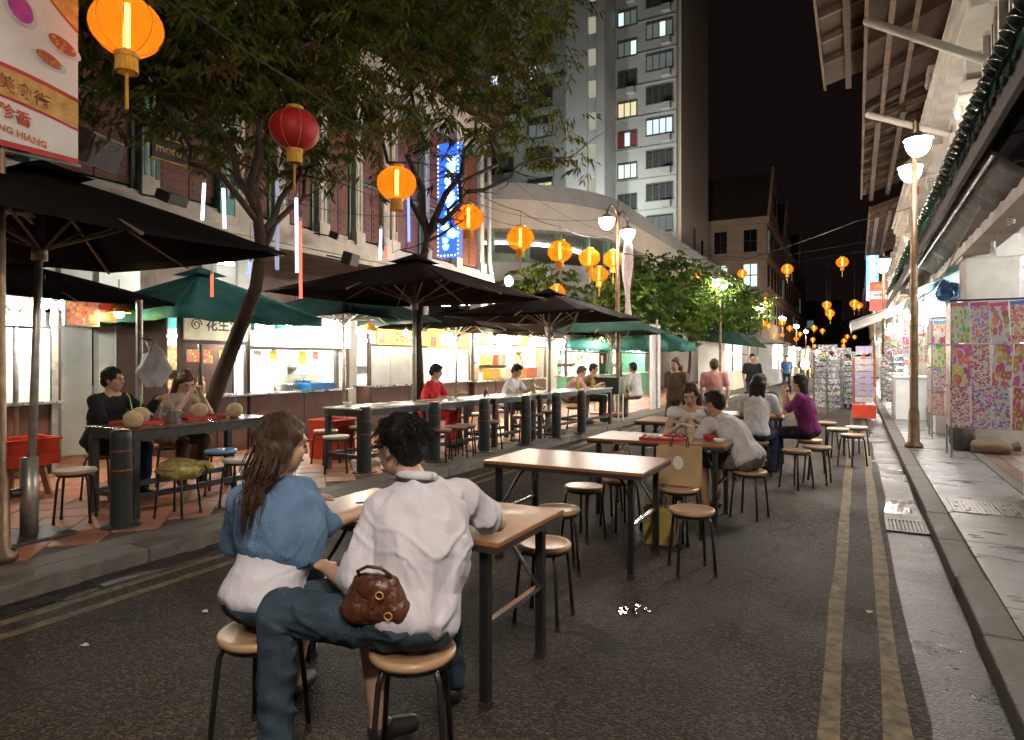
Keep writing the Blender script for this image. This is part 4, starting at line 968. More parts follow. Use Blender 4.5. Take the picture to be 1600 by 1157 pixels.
LM['red'] = MB().lathe(prof, 20, cap=False).mesh('cloth_shell', M_LRED, True)
rb = MB()
for k in range(8):
    a = k*PI/4
    rb.tube([((r_+.002)*math.cos(a), (r_+.002)*math.sin(a), z) for r_, z in prof], .0035, 4)
LM['ribs'] = rb.mesh('ribs', mat('lantern_rib', (.25, .06, .01), .6))
LM['ribsg'] = rb.mesh('ribs', M_GOLD)
LM['capt'] = MB().lathe([(.09, .20), (.09, .235), (.07, .24), (.07, .20)], 16, cap=False).mesh('top_cap', M_GOLD); LM['capb'] = MB().lathe([(.085, -.20), (.085, -.235), (.07, -.235), (.07, -.20)], 16, cap=False).mesh('bottom_cap', M_GOLD)
LM['skirt'] = MB().lathe([(.076, -.225), (.08, -.30), (.083, -.345), (.06, -.345), (.05, -.23)], 18, cap=False).mesh('tassel_skirt', M_TASS)
LM['tassel'] = MB().tube([(0, 0, -.2), (0, 0, -.38), (.002, 0, -.62)], [.005, .012, .014], 6).mesh('tassel', M_TASS)
LM['bulb'] = MB().cyl((0, 0, -.15), (0, 0, .17), .024, n=8).mesh('light_tube', M_LBULB)
def lantern(p, label, cord=.25, lit=True, s=1.0, grp='paper lanterns strung over the street', small=False):
    t = thing('paper_lantern', label, 'lantern', p, random.uniform(0, .7), grp); t.scale = (s, s, s)
    sh = link('paper_shell' if lit else 'cloth_shell', LM['shell' if lit else 'red'], t); link('top_cap', LM['capt'], t); link('bottom_cap', LM['capb'], t)
    if lit: link('light_tube', LM['bulb'], t)
    if not small: link('ribs', LM['ribs' if lit else 'ribsg'], sh)
    sk = link('tassel_skirt', LM['skirt'], t); link('tassel', LM['tassel'], sk)
    if cord: MB().cyl((0, 0, .2), (0, 0, (.2 + cord)/1), .004, n=5).build('cord', M_WIRE, t)
    return t
row = []
for px, py, sz, lab in ((198, 42, 104, 'large lit orange lantern hanging beside the food banner'), (460, 203, 76, None), (620, 287, 61, 'lit orange lantern over the white poled black parasol, next after the red one'),
                        (732, 341, 47, 'lit orange lantern in front of the blue neon sign edge'), (813, 373, 43, 'lit orange lantern before the rounded corner building, next after the neon sign'), (875, 393, 39, 'lit orange lantern just before the clustered pair by the lamp'),
                        (921, 403, 33, 'lit orange lantern of the pair beside the lamp, on the tree side'), (958, 405, 31, 'lit orange lantern of the pair beside the lamp, touching the pink banner'), (936, 429, 28, 'pale lit lantern hanging lower between the clustered pair'), (870, 457, 27, 'small lit lantern hanging low over the dark parasol')):
    q = at_depth(px, py, 1020*.5/sz); row.append(q)
    lantern(q, lab or 'unlit deep red lantern with gold ribs and yellow tassel', lit=lab is not None, cord=.3)
def cable(name, label, pts, r=.008, sag=.0):
    t = thing(name, label, 'cable', pts[0]); o = Vector(pts[0]); P_ = []
    for a, b in zip(pts[:-1], pts[1:]):
        a = Vector(a); b = Vector(b)
        for i in range(8): q = i/8; P_.append(a.lerp(b, q) - o - Vector((0, 0, sag*4*q*(1-q))))
    P_.append(Vector(pts[-1]) - o); MB().tube(P_, r, 5).build('strand', M_WIRE, t)
cable('lantern_cable', 'thin black cable carrying the lantern row along the stalls', [q + Vector((0, 0, .5)) for q in row[:7]] + [Vector((-5.05, 15.0, 4.5))], .007, .05)
cable('overhead_cable', 'grey cable crossing the street from the lamp post to the shop wall', [Vector((-5.05, 15.0, 4.05)), at_depth(1160, 407, 19), at_depth(1340, 345, 20.5), Vector((1.75, 23.2, 6.2))], .012, .05)
for k, (a, b, sg) in enumerate(((on_x(705, 300, -9.9), Vector((-5.05, 15, 4.9)), .35), (on_x(640, 250, -9.9), at_depth(813, 355, 11.9), .3), (on_x(760, 250, -9.9), Vector((-9.0, 27.6, 7.0)), .5), (at_depth(408, 300, 7.6), at_depth(732, 318, 10.8), .25), (Vector((-5.05, 15, 4.3)), Vector((-9.0, 29.5, 6.2)), .4))):
    cable('overhead_wire', ['thin wire from the neon sign to the lamp post', 'thin wire from the shophouse wall to the lantern row', 'thin wire from the end shophouse to the rounded building', 'thin wire strung from the leaning tree to the lantern row', 'thin wire from the lamp post to the rounded building'][k], [a, b], .005, sg)
small = [(1091,431,12.5),(1088,444,12),(1160,428,15.6),(1230,421,16.6),(1316,410,18.7),(1141,459,13.5),(1195,470,13.5),(1292,477,13.5),(1297,490,12.5),(1335,475,12.5),(1342,478,10.4),(1193,505,10.4),(1201,510,9.4),(1222,504,10.8),(1234,513,9.4),(1272,513,8.8),(1250,522,8),(1244,530,7.3),(1222,524,7.3),(1210,526,7.3),(1270,531,8),(1285,517,8),(1263,543,6),(1273,541,6.4),(1281,544,6),(1319,533,7.3),(1324,526,7),(1318,541,6.5),(1306,553,5.4),(1294,553,6),(1284,553,5.2),(1309,560.5,5),(1317,560.8,5),(1300,544,5.4),(1310.6,554,5.4),(1320,550,6),(1328,560,5.4),(1296,560.6,5),(1335,527,6.6),(1328,553,5),(1288,559,4.6),(1276,552,4.8),(1303,548,4.8),(1313,547,5)]
rows = [26.5, 31, 36, 42, 50, 60, 72, 86, 100]
byrow = {}
for k, (px, py, sz) in enumerate(small):
    d = 510/sz; yr = min(rows, key=lambda r_: abs((-sA*-2.5 + cA*r_) - d)); q = on_y(px, py - (0 if py < 555 else 4), yr)
    byrow.setdefault(yr, []).append(q)
NAMES = {26.5: 'nearest the tree row', 31: 'past the striped awning', 36: 'over the green roofed kiosk', 42: 'past the kiosk', 50: 'past the tree row', 60: 'below the gabled building', 72: 'at the gabled building', 86: 'far past the gables', 100: 'at the end of the street'}
for yr, qs in byrow.items():
    qs.sort(key=lambda q: q.x); lab = 'small lit lantern on the cross street cable ' + {26.5: 'that comes first after the lamp posts'}.get(yr, NAMES[yr])
    zc = max(q.z for q in qs) + .42
    for q in qs: lantern(q, lab, cord=max(.05, min(3.0, zc - q.z - .2)), grp='small lanterns on the cable ' + NAMES[yr].replace('nearest the', 'before the'), small=True)
    cable('lantern_cable', 'thin cable across the street carrying the small lanterns ' + NAMES[yr].replace('nearest the', 'before the'), [Vector((-7.2, yr, zc + .7)), Vector((-2.8, yr, zc + .02)), Vector((1.55, yr, zc + .5))], .008)

# ================================================================== FALLING-LIGHT TUBES, NEON, BANNERS, SMALL FIXTURES
TW = glow('led_white', (.55, .70, 1.0), 4.5); TB = glow('led_blue', (.08, .12, 1.0), 6.0); TR = glow('led_red', (1.0, .12, .06), 2.2); TD = glow('led_dim', (.6, .7, 1.0), .5)
for x0, y0, x1, y1, d, m_, lab in ((319, 287, 316, 344, 7.4, TW, 'white light tube hanging in the leaning tree, shorter of the first pair'), (349, 295, 351, 357, 7.5, TW, 'white light tube with a dark cap hanging in the leaning tree'), (403, 327, 398, 366, 7.8, TB, 'short tilted blue light tube hanging in the leaning tree'),
        (433, 284, 433, 422, 7.9, TD, 'long dim light tube hanging by the trunk'), (463, 310, 464, 426, 7.6, TW, 'long bright white light tube hanging over the white stall'), (469, 347, 470, 467, 7.3, TR, 'long red light tube hanging over the white stall'),
        (391, 409, 389, 430, 8.4, TB, 'short blue light tube low behind the parasol edge'), (595, 359, 594, 406, 9.0, TW, 'white light tube above the black parasol'), (603, 386, 603, 404, 9.1, TR, 'short red light tube above the black parasol'), (638, 308, 639, 378, 9.4, TB, 'thin blue light tube under the orange lantern'),
        (331, 430, 331, 464, 8.2, TR, 'dull red light tube before the teal parasol')):
    a = at_depth(x0, y0, d); b = at_depth(x1, y1, d); t = thing('light_tube', lab, 'light', a)
    MB().cyl((0, 0, 0), b - a, .018 if m_ is not TD else .024, n=10).build('tube', m_, t); MB().cyl((0, 0, .0), (0, 0, .05), .021, n=10).build('end_cap', M_ALU, t)
    MB().cyl((0, 0, .05), (.0, .0, .5), .003, n=4).build('cord', M_WIRE, t)
# blue neon shop sign on the end shophouse
p0 = on_x(703, 402, -9.45); p1 = on_x(703, 225, -9.45)
t = thing('neon_sign', 'tall blue neon sign edged with white bulbs on the end shophouse', 'sign', (-9.45, p0.y, p0.z)); hh = p1.z - p0.z
NB = glow('neon_blue', (.02, .10, 1.0), 2.2); NW = glow('neon_white', (.75, .95, 1.0), 4.0); NC = glow('neon_cyan', (.1, .75, 1.0), 2.5)
MB().box(-.33, -.08, 0, .33, .08, hh).build('sign_case', NB, t)
rs = random.Random(4)
for k in range(14):
    z = .25 + k*(hh-.5)/14; x = rs.uniform(-.14, .14); w_, h2 = rs.uniform(.07, .17), rs.uniform(.05, .12)
    for (m_, g) in ((NC, 1.3), (NW, 1.0)):
        pts = [(x + w_*g*math.cos(a)*(1 + .25*math.sin(3*a + k)), -.085 - (.006 if m_ is NW else 0), z + h2*g*math.sin(a)*(1 + .2*math.cos(2*a + k))) for a in [i*PI/8 for i in range(16)]]
        MB().add(pts, [tuple(range(16))]).build('lit_shape', m_, t)
dots = MB()
for k in range(int(hh/.11)):
    for x in (-.31, .31): dots.ball((x, -.095, .06 + k*.11), .022, 6, 4)
for k in range(5): dots.ball((-.22 + k*.11, -.095, .03), .022, 6, 4)
stuff(dots.build('edge_bulbs', NW, t))
# the food banner on the near lamp post
M_BNW = mat('banner_white', (.62, .58, .54), .7, var=.06, scale=3); M_BNO = mat('banner_ochre', (.50, .29, .08), .7, var=.25, scale=14); M_BNR = mat('banner_red', (.42, .035, .03), .7)
XB = -5.12; t = thing('food_banner', 'white and ochre food street banner on the lamp post', 'banner', (XB, 2.32, 2.95))
def bq(y0, z0, y1, z1): return [(.0, y0, z0), (.0, y1, z0), (.0, y1, z1), (.0, y0, z1)]
W_ = .47
MB().box(-.012, -.42, 0, -.002, W_, 2.0).build('cloth', M_BNW, t)
def curve_band(za, zb, th, m_, nm, dx, yy0=-.42, bow=.1):
    n = 14; vs = []
    for i in range(n+1):
        q = i/n; y = yy0 + (W_-yy0)*q; z = za + (zb-za)*q - bow*math.sin(PI*q)
        vs += [(dx, y, z), (dx, y, z + th)]
    MB().add(vs, [(2*i, 2*i+2, 2*i+3, 2*i+1) for i in range(n)]).build(nm, m_, t)
curve_band(.36, .27, .19, M_BNO, 'ochre_band', .001, bow=-.03); curve_band(.55, .455, .03, M_BNR, 'red_edge', .002, bow=-.03); curve_band(.34, .245, .02, M_BNR, 'red_edge', .002, bow=-.03)
curve_band(1.42, .98, .6, M_BNO, 'ochre_band', .001, .02, .03); curve_band(1.405, .965, .02, M_BNR, 'red_edge', .0025, .02, .03)
MB().box(.0005, -.42, 0, .002, W_, .04).build('red_hem', M_BNR, t)
lettering('美食街', .115, mat('banner_letter_brown', (.20, .05, .03), .7), t, (.004, .115, .405), (0, 1, -.20), (0, .0, 1), bold=.012)
lettering('珍香', .105, mat('banner_letter_red', (.5, .08, .03), .7), t, (.004, .055, .225), (0, 1, -.2), bold=.03)
lettering('NG HIANG', .062, mat('banner_letter_orange', (.42, .14, .04), .7), t, (.004, .105, .10), (0, 1, -.16), bold=.04)
for c, ry, rz_, m_ in (((.003, .09, .98), .085, .11, print_mat('dish_purple', (.45, .05, .28), 30, .5, .8, .6, hue=(.78, .95))), ((.003, .36, .84), .10, .065, print_mat('dish_brown', (.25, .07, .04), 38, .5, .8, .4, hue=(0, .08))), ((.003, .27, .70), .09, .055, print_mat('dish_red', (.35, .1, .05), 38, .5, .8, .5, hue=(0, .1)))):
    pts = [(c[0]-.0008, c[1] + ry*1.3*math.cos(a), c[2] - .015 + rz_*.95*math.sin(a) - .3*math.cos(a)*ry) for a in [i*PI/12 for i in range(24)]]; pl_ = MB().add(pts, [tuple(range(24))]).build('plate_print', mat('plate_white', (.5, .48, .47), .6), t)
    pts = [(c[0]+.001, c[1] + ry*math.cos(a)*.95, c[2] + rz_*math.sin(a)*.8 - .3*ry*math.cos(a)) for a in [i*PI/12 for i in range(24)]]; MB().add(pts, [tuple(range(24))]).build('dish_print', m_, pl_)
for z in (-.01, 2.0): MB().cyl((-.06, -.03, z), (-.005, W_+.02, z), .014, n=8).build('banner_rod', M_ALU, t)
t = thing('street_banner', 'pale pink vertical banner on the lamp post beside the bar tables', 'banner', (-4.95, 15.1, 2.45))
vs = []
for i in range(9):
    for j in range(5): vs.append((.05*math.sin(i*.9 + j*.6), .06 + .62*j/4, 2.0*i/8))
o = MB().add(vs, [(i*5+j, i*5+j+1, i*5+j+6, i*5+j+5) for i in range(8) for j in range(4)]).build('cloth', mat('pink_banner', (.55, .40, .38), .7, var=.3, scale=3), t, smooth=True); s_ = o.modifiers.new('s', 'SOLIDIFY'); s_.thickness = .006
for z in (0, 2.0): MB().cyl((-.08, 0, z), (0, .7, z), .014, n=8).build('banner_rod', M_ALU, t)
# loudspeaker / floodlight boxes on the facades, camera, small signs
def box_fixture(px, py, X, sz, label, m1, m2, rz=0, tilt=0, nm='wall_floodlight', cat='floodlight'):
    q = on_x(px, py, X); t = thing(nm, label, cat, q, rz); r_ = Matrix.Rotation(tilt, 3, 'Y')
    MB().cbox((0, 0, 0), sz, r_).build('housing', m1, t, bevel=.01)
    MB().cbox(r_ @ Vector((sz[0]/2+.012, 0, 0)), (.02, sz[1]*.92, sz[2]*.9), r_).build('front_glass', m2, t)
    MB().bar((-sz[0]/2, 0, 0), (-sz[0]/2-.45, 0, .1), .03).build('bracket', M_IRON, t)
M_GREYB = mat('grey_housing', (.3, .3, .29), .5); M_BLKB = mat('black_housing', (.02, .02, .02), .5)
box_fixture(145, 232, -8.9, (.42, .55, .42), 'big grey box floodlight leaning out beside the food banner', M_GREYB, M_BLKB, .3, .4)
box_fixture(547, 405, -9.3, (.2, .34, .26), 'small black box loudspeaker by the pale green pilaster', M_BLKB, M_BLKB, .2, .3, 'wall_loudspeaker', 'loudspeaker')
box_fixture(528, 370, -9.4, (.2, .38, .14), 'black flat floodlight on a bent arm below the shutters', M_BLKB, M_GREYB, .2, .4)
box_fixture(268, 310, -9.3, (.25, .4, .16), 'black flat floodlight above the black parasol edge', M_BLKB, M_BLKB, .2, .4)
t = thing('security_camera', 'white security camera on the black parasol pole', 'camera', on_x(45, 334, -5.62), .5)
MB().cyl((-.16, 0, .03), (.05, 0, 0), .035, n=12).build('housing', M_ALU, t, smooth=True); MB().cyl((.05, 0, 0), (.06, 0, 0), .028, n=12).build('lens', M_BLKB, t); MB().bar((-.05, 0, 0), (-.05, .12, -.05), .02).build('bracket', M_ALU, t)
p = on_x(262, 236, -9.4); t = thing('hanging_sign', 'small black hanging sign with worn gold letters', 'sign', p)
MB().box(-.03, -.27, -.16, .03, .27, .16).build('sign_board', M_BLKB, t); MB().box(-.035, -.285, .16, .035, .285, .18).build('frame', M_GOLD, t); MB().box(-.035, -.285, -.18, .035, .285, -.16).build('frame', M_GOLD, t)
lettering('more', .2, M_GOLD, t, (.033, 0, 0.0), (0, 1, 0), bold=.02)
MB().bar((-.5, 0, .22), (0, 0, .22), .02).build('bracket', M_IRON, t)
p = on_x(263, 214, -10.0); t = thing('wall_letter', 'red letter e on the pale green wall above the black sign', 'lettering', (-10.28, p.y, p.z))
lettering('e', .30, mat('letter_red', (.45, .04, .03), .6), t, (.02, 0, 0), (0, 1, 0), bold=.03); MB().box(-.02, -.12, -.14, .012, .12, .14).build('backing', M_PALEG, t)
# ================================================================== HAWKER STALLS
M_BRLAM = mat('brown_laminate', (.10, .045, .03), .45, var=.25, scale=4, rvar=.1)
M_STTOP = mat('steel_counter', (.5, .5, .48), .3, metal=.9, var=.15, scale=8, rvar=.12)
M_STWHITE = mat('stall_white_panel', (.78, .77, .72), .5, var=.06, scale=2)
M_STGREY = mat('stall_grey_shutter', (.46, .47, .46), .45, metal=.2, var=.12, scale=2)
M_STGREEN = mat('stall_green_panel', (.10, .30, .17), .5, var=.15)
M_DKFRAME = mat('dark_frame', (.06, .035, .03), .5)
M_TUBES = glow('stall_tube', (.97, 1.0, .9), 420); M_TUBEW = glow('stall_warm_tube', (1.0, .86, .56), 560)
M_WGLOW = glow('sign_and_panel_glow', (1.0, 1.0, .97), 6)
M_FOOD1 = print_mat('food_photo_mixed', (.6, .35, .2), 16, .62, .85, .8, emit=.55, hue=(-.05, .16))
M_FOOD2 = print_mat('food_photo_red', (.55, .2, .12), 26, .62, .8, .8, emit=.7, hue=(-.06, .1))
M_MENU = print_mat('menu_cards', (.8, .78, .7), 22, .25, .7, .7, hue=(-.05, .15))
M_JAR = mat('jar_glass', (.5, .35, .2), .1, var=.3, scale=20)
M_REDPL_ = mat('cap_red', (.5, .05, .03), .4)
def stall(name, label, y0, y1, X=-8.25, depth=1.5, top=2.3, front=None, sidew=None, counter=M_BRLAM, tube=M_TUBES, open_z=(.98, 1.72), roof=True):
    t = thing(name, label, 'stall', (X, (y0+y1)/2, .12), 0, 'hawker stalls along the pavement'); h = (y1-y0)/2; z0, z1 = open_z[0]-.12, open_z[1]-.12; tp = top-.12
    MB().box(-.34, -h, 0, 0, h, z0-.035).build('counter', counter, t)
    n = max(2, int((y1-y0)/.9))
    for i in range(n): MB().box(.002, -h + i*2*h/n + .02, .08, .012, -h + (i+1)*2*h/n - .02, z0-.06).build('front_panel', counter, t)
    MB().box(-.42, -h-.02, z0-.034, .10, h+.02, z0).build('counter_top', M_STTOP, t, bevel=.004)
    MB().box(-depth-.04, -h, 0, -depth, h, tp).build('back_wall', M_STWHITE, t)
    for s in (-1, 1): MB().box(-depth, s*h - (.03 if s > 0 else 0), 0, -.343, s*h + (.03 if s < 0 else 0), tp).build('side_wall', sidew or M_STWHITE, t)
    if roof: MB().box(-depth-.1, -h-.06, tp+.002, .12, h+.06, tp+.05).build('stall_roof', M_DKFRAME, t)
    for s in (-1, 1): MB().box(-.06, s*h-.03, z0, .0, s*h+.03, tp).build('post', M_DKFRAME, t)
    MB().box(-.05, -h+.031, z1, -.005, h-.031, z1+.05).build('lintel', M_DKFRAME, t)
    for k in range(max(1, int((y1-y0)/1.3))):
        yy = -h + (k+.5)*2*h/max(1, int((y1-y0)/1.3))
        MB().cyl((-.5, yy-.5, z1+.12), (-.5, yy+.5, z1+.12), .02, n=8).build('tube_light', tube, t)
    MB().box(-depth+.003, -h+.05, z0+.35, -depth+.26, h-.05, z0+.37).build('back_shelf', M_STTOP, t)
    return t
# 1 food photo stall
s0 = stall('food_photo_stall', 'stall with a row of food photographs and white panel above brown counter', 1.2, 4.45, X=-8.6, top=2.32, open_z=(1.0, 1.86))
MB().box(-.03, -1.6, .881, -.001, 1.55, 1.745).build('roll_panel', M_STWHITE, s0)
MB().box(.0, -1.55, 1.77, .07, 1.45, 2.2).build('sign_case', M_STWHITE, s0)
MB().box(.072, -1.5, 1.80, .082, 1.40, 2.08).build('food_print', M_FOOD1, s0)
MB().box(.072, -1.5, 2.085, .08, 1.40, 2.18).build('title_strip', mat('sign_maroon', (.12, .02, .02), .5), s0)
lettering('小吃美食小炒', .085, mat('letter_blue', (.2, .35, .7), .5, emit=(.3, .5, 1), estr=.6), s0, (.085, .75, 2.13), (0, 1, 0))
MB().box(.02, 1.53, .0, .06, 1.60, 2.2).build('edge_post', M_ALU, s0)
for k, (px, py) in enumerate(((70, 472), (103, 477))): bulb(px, py, -8.0, ['round bright bulb hanging at the food photo sign', 'round bright bulb hanging beside the small picture box'][k], 'bulbs of the food photo stall', glow('cool_bulb', (.93, 1, .9), 420), .065, .3)
t = thing('picture_light_box', 'small white framed light box with a red dish picture', 'sign', on_x(129, 488, -7.9))
MB().box(-.05, -.20, -.17, .0, .20, .17).build('case', M_STWHITE, t, bevel=.02); MB().box(.002, -.17, -.135, .006, .17, .135).build('dish_print', M_FOOD2, t)
t = thing('hot_lamp', 'glowing orange heat lamp beside the small picture box', 'lamp', on_x(186, 489, -7.8))
MB().lathe([(.03, .12), (.06, .1), (.13, 0), (.12, 0), (.05, .09)], 16, cap=False).build('shade', mat('orange_shade', (.7, .2, .03), .5), t, smooth=True); MB().ball((0, 0, -.01), .055, 12, 8).build('bulb', glow('hot_bulb', (1, .62, .22), 300), t); MB().cyl((0, 0, .12), (0, 0, .4), .006, n=5).build('flex', M_WIRE, t)
MB().box(-.34, -.2, -.10, -.22, .1, .12).build('mount', mat('red_plastic', (.5, .05, .03), .4), t)
# 2 peanut soup kiosk
s1 = stall('peanut_soup_stall', 'narrow brown framed stall with Chinese peanut soup sign', 5.85, 6.95, top=2.22, open_z=(.98, 1.72), sidew=M_DKFRAME)
MB().box(.0, -.52, 1.66, .05, .52, 2.0).build('sign_board', mat('sign_pale', (.6, .58, .46), .5, emit=(.9, .85, .62), estr=.25), s1)
lettering('花生湯', .20, mat('letter_black', (.03, .03, .03), .6), s1, (.053, .09, 1.87), (0, 1, 0), bold=.02)
MB().tube([(.053, -.36 + .09*math.cos(a)*(1-a/14), 1.87 + .09*math.sin(a)*(1-a/14)) for a in [i*.45 for i in range(24)]], .008, 5).build('swirl_mark', mat('letter_brown', (.2, .12, .05), .6), s1)
MB().box(-1.46, -.5, .9, -1.44, .5, 1.6).build('goods_print', print_mat('hanging_goods', (.35, .13, .06), 18, .5, .7, .6, hue=(0, .12)), s1)
# 3 bright white noodle stall
s2 = stall('noodle_stall', 'bright white lit stall with a glowing blank sign and steel counter', 6.99, 9.2, top=2.26, open_z=(.98, 1.66))
MB().box(.0, -1.0, 1.585, .10, 1.05, 2.08).build('sign_box', M_WGLOW, s2)
MB().box(-.33, -1.06, .862, -.28, -.42, 1.535).build('end_panel', M_WGLOW, s2)  # plain white side panel, its brightness put in as glow
MB().box(-.05, .86, .88, -.01, 1.06, 1.5).build('menu_panel', M_MENU, s2)
MB().box(-.06, .8, .862, .0, .86, 1.54).build('post', M_DKFRAME, s2)
MB().box(-.36, -.35, .87, -.30, .75, 1.12).build('food_case', mat('case_glass', (.6, .65, .5), .1, alpha=.5), s2)
# 4 satay stall
s3 = stall('satay_stall', 'grey shuttered satay stall with yellow sign boards', 9.75, 13.35, top=2.25, open_z=(1.0, 1.75), X=-8.2)
for i in range(3): MB().box(-.03, -1.76 + i*.58, .882, -.002, -1.76 + (i+1)*.58 - .012, 1.62).build('shutter_panel', M_STGREY, s3)
MB().box(-.03, .02, .882, -.002, 1.75, 1.62).build('bright_panel', glow('shutter_painted_glow', (1, 1, .97), 2.6), s3)  # pale shutter: the light falling on it is put in as glow
M_YSIGN = mat('sign_yellow', (.70, .50, .04), .5, emit=(1, .72, .06), estr=.45)
MB().box(.0, -1.65, 1.67, .05, .02, 1.97).build('sign_board', M_YSIGN, s3)
lettering('CitySatay', .23, mat('letter_dark_red', (.30, .02, .02), .5), s3, (.053, -.70, 1.82), (0, 1, 0), bold=.03)
MB().box(.051, -1.62, 1.7, .054, -1.42, 1.94).build('emblem', mat('emblem_red', (.4, .05, .04), .5), s3)
MB().box(.0, .08, 1.62, .05, 1.25, 2.05).build('sign_board', M_YSIGN, s3)
MB().box(.051, .12, 1.65, .054, .34, 1.88).build('emblem', mat('emblem_red', (.4, .05, .04), .5), s3)
MB().box(.051, .50, 1.67, .054, 1.15, 1.93).build('dish_photo', print_mat('satay_photo', (.5, .42, .32), 24, .5, .5, .5, hue=(.03, .1)), s3)
MB().box(.0, 1.30, 1.6, .05, 1.72, 2.02).build('sign_board', mat('sign_dark_red', (.35, .1, .03), .5, emit=(1, .4, .1), estr=.2), s3)
# 5 yellow lit seafood stall
s4 = stall('seafood_stall', 'open stall washed in warm yellow light with orange boxes', 13.4, 17.5, X=-8.1, top=2.3, open_z=(.98, 1.85), tube=M_TUBEW)
for k, (y, w_) in enumerate(((-1.7, .5), (-.9, .7), (.2, .6), (1.1, .8))): MB().box(.0, y, 1.76, .04, y+w_, 2.02).build('sign_board', [M_YSIGN, M_WGLOW, mat('sign_orange', (.7, .3, .04), .5, emit=(1, .45, .05), estr=.8), M_WGLOW][k], s4)
for k in range(5): MB().box(-1.3, -1.8+k*.75, 1.24, -1.15, -1.35+k*.75, 1.52).build('stock_box', [mat('stock_orange', (.6, .25, .04), .5), mat('stock_red', (.5, .08, .05), .5), mat('stock_cream', (.6, .5, .35), .5)][k % 3], s4)
# 6, 7 stalls past the lamp
s5 = stall('drinks_stall', 'white lit drinks stall with green shelves under the teal parasols', 18.6, 22.4, X=-7.9, top=2.25, counter=M_STGREEN)
for k in range(7):
    for r_ in range(3): MB().box(-1.42, -1.7+k*.5, .95+r_*.3, -1.36, -1.35+k*.5, 1.15+r_*.3).build('shelf_card', [M_MENU, M_STGREEN, print_mat('shelf_blue', (.7, .75, .8), 25, .4, .6, .8)][(k+r_) % 3], s5)
s6 = stall('green_stall', 'green painted stall below the teal parasol edge', 23.0, 27.2, X=-7.6, top=2.3, counter=M_STGREEN, sidew=M_STGREEN)
s7 = stall('souvenir_kiosk', 'white lit kiosk with a dark green roof at the tree row end', 30.6, 35.4, X=-4.9, top=2.35, counter=M_STWHITE, roof=False)
MB().add([(-1.6,-2.6,2.25),(.9,-2.6,1.95),(.9,2.6,1.95),(-1.6,2.6,2.25),(-1.6,-2.6,2.65),(.2,-2.6,2.6),(.2,2.6,2.6),(-1.6,2.6,2.65)], [(0,3,2,1),(4,5,6,7),(0,1,5,4),(1,2,6,5),(2,3,7,6),(3,0,4,7)]).build('canvas_roof', M_CANG, s7)
for k in range(5):
    for r_ in range(2): MB().box(-1.46, -2.1+k*.85, .95+r_*.4, -1.40, -1.4+k*.85, 1.25+r_*.4).build('shelf_card', [M_MENU, M_WGLOW][(k+r_) % 2], s7)
s8 = stall('souvenir_kiosk', 'white lit stall with a red edged awning past the green roofed kiosk', 40.0, 46.0, X=-3.9, top=2.4, counter=M_STWHITE)
MB().add([(-.1,-3.1,2.3),(1.2,-3.1,2.0),(1.2,3.1,2.0),(-.1,3.1,2.3),(-.1,-3.1,2.33),(1.2,-3.1,2.03),(1.2,3.1,2.03),(-.1,3.1,2.33)], [(0,3,2,1),(4,5,6,7),(0,1,5,4),(1,2,6,5),(2,3,7,6),(3,0,4,7)]).build('awning', mat('red_canvas', (.4, .06, .05), .7), s8)
for k, (y0, y1, X, lab) in enumerate(((50, 56, -3.9, 'white lit stall past the red edged awning'), (60, 68, -3.7, 'far lit stall below the gabled building'), (74, 84, -3.5, 'last lit stall along the street'))):
    sx = stall('souvenir_kiosk', lab, y0, y1, X=X, top=2.4, counter=M_STWHITE)
    for q in range(6):
        for r_ in range(2): MB().box(-1.46, -2.6+q*.85, .95+r_*.4, -1.40, -1.95+q*.85, 1.25+r_*.4).build('shelf_card', [M_MENU, M_WGLOW, M_YSIGN][(q+r_+k) % 3], sx)
    MB().box(-.1, -(y1-y0)/2, 2.15, 1.3, (y1-y0)/2, 2.2).build('awning', [M_CANT, mat('red_canvas', (.4, .06, .05), .7), mat('blue_canvas', (.05, .1, .3), .7)][k], sx)
bulb(1258, 570, -1.9, 'very bright yellow lamp over the far street stalls', 'far stall lamp', glow('far_stall_lamp', (1, .72, .25), 420), .16, .4)
t = thing('lamp_stand', 'thin stand holding the bright yellow lamp at the far stalls', 'lamp stand', (on_x(1258, 570, -1.9).x, on_x(1258, 570, -1.9).y + .25, 0))
MB().cyl((0, 0, 0), (0, 0, 1.9), .03, n=8).build('pole', M_IRON, t); MB().box(-.3, -.3, 0, .3, .3, .05).build('foot', M_IRON, t)
for k, (x, y, z) in enumerate(((-7.75, 7.3, 2.0), (-7.75, 8.9, 2.0), (-7.7, 10.2, 2.02), (-7.6, 11.6, 2.0), (-7.6, 13.2, 2.0), (-7.5, 14.6, 2.02), (-7.5, 15.4, 2.0), (-7.4, 17.2, 2.0), (-7.2, 19.0, 1.98), (-7.2, 21.3, 1.98), (-6.9, 23.6, 1.98), (-6.9, 25.8, 2.0), (-4.3, 32, 2.2), (-4.3, 34.6, 2.2), (-3.2, 41, 2.2), (-3.2, 45, 2.2), (-3.1, 52, 2.2), (-3, 62, 2.2), (-3, 66, 2.2), (-2.8, 78, 2.2))):  # added bulbs that brighten stalls, canopy undersides and the far kiosks
    t = thing('bare_bulb', 'added bare bulb brightening the stall fronts under the parasols' if k < 12 else 'added bare bulb brightening the far kiosks', 'bulb', (x, y, z), 0, 'added bulbs along the stalls' if k < 12 else 'added bulbs on the far kiosks')
    MB().ball((0, 0, 0), (.045, .045, .058), 12, 8).build('glass', glow('added_stall_bulb', (1, .88, .66), 620), t, smooth=True); MB().cyl((0, 0, .05), (0, 0, .11), .02, n=8).build('socket', M_IRON, t); MB().cyl((0, 0, .11), (0, 0, .2), .004, n=5).build('flex', M_IRON, t)
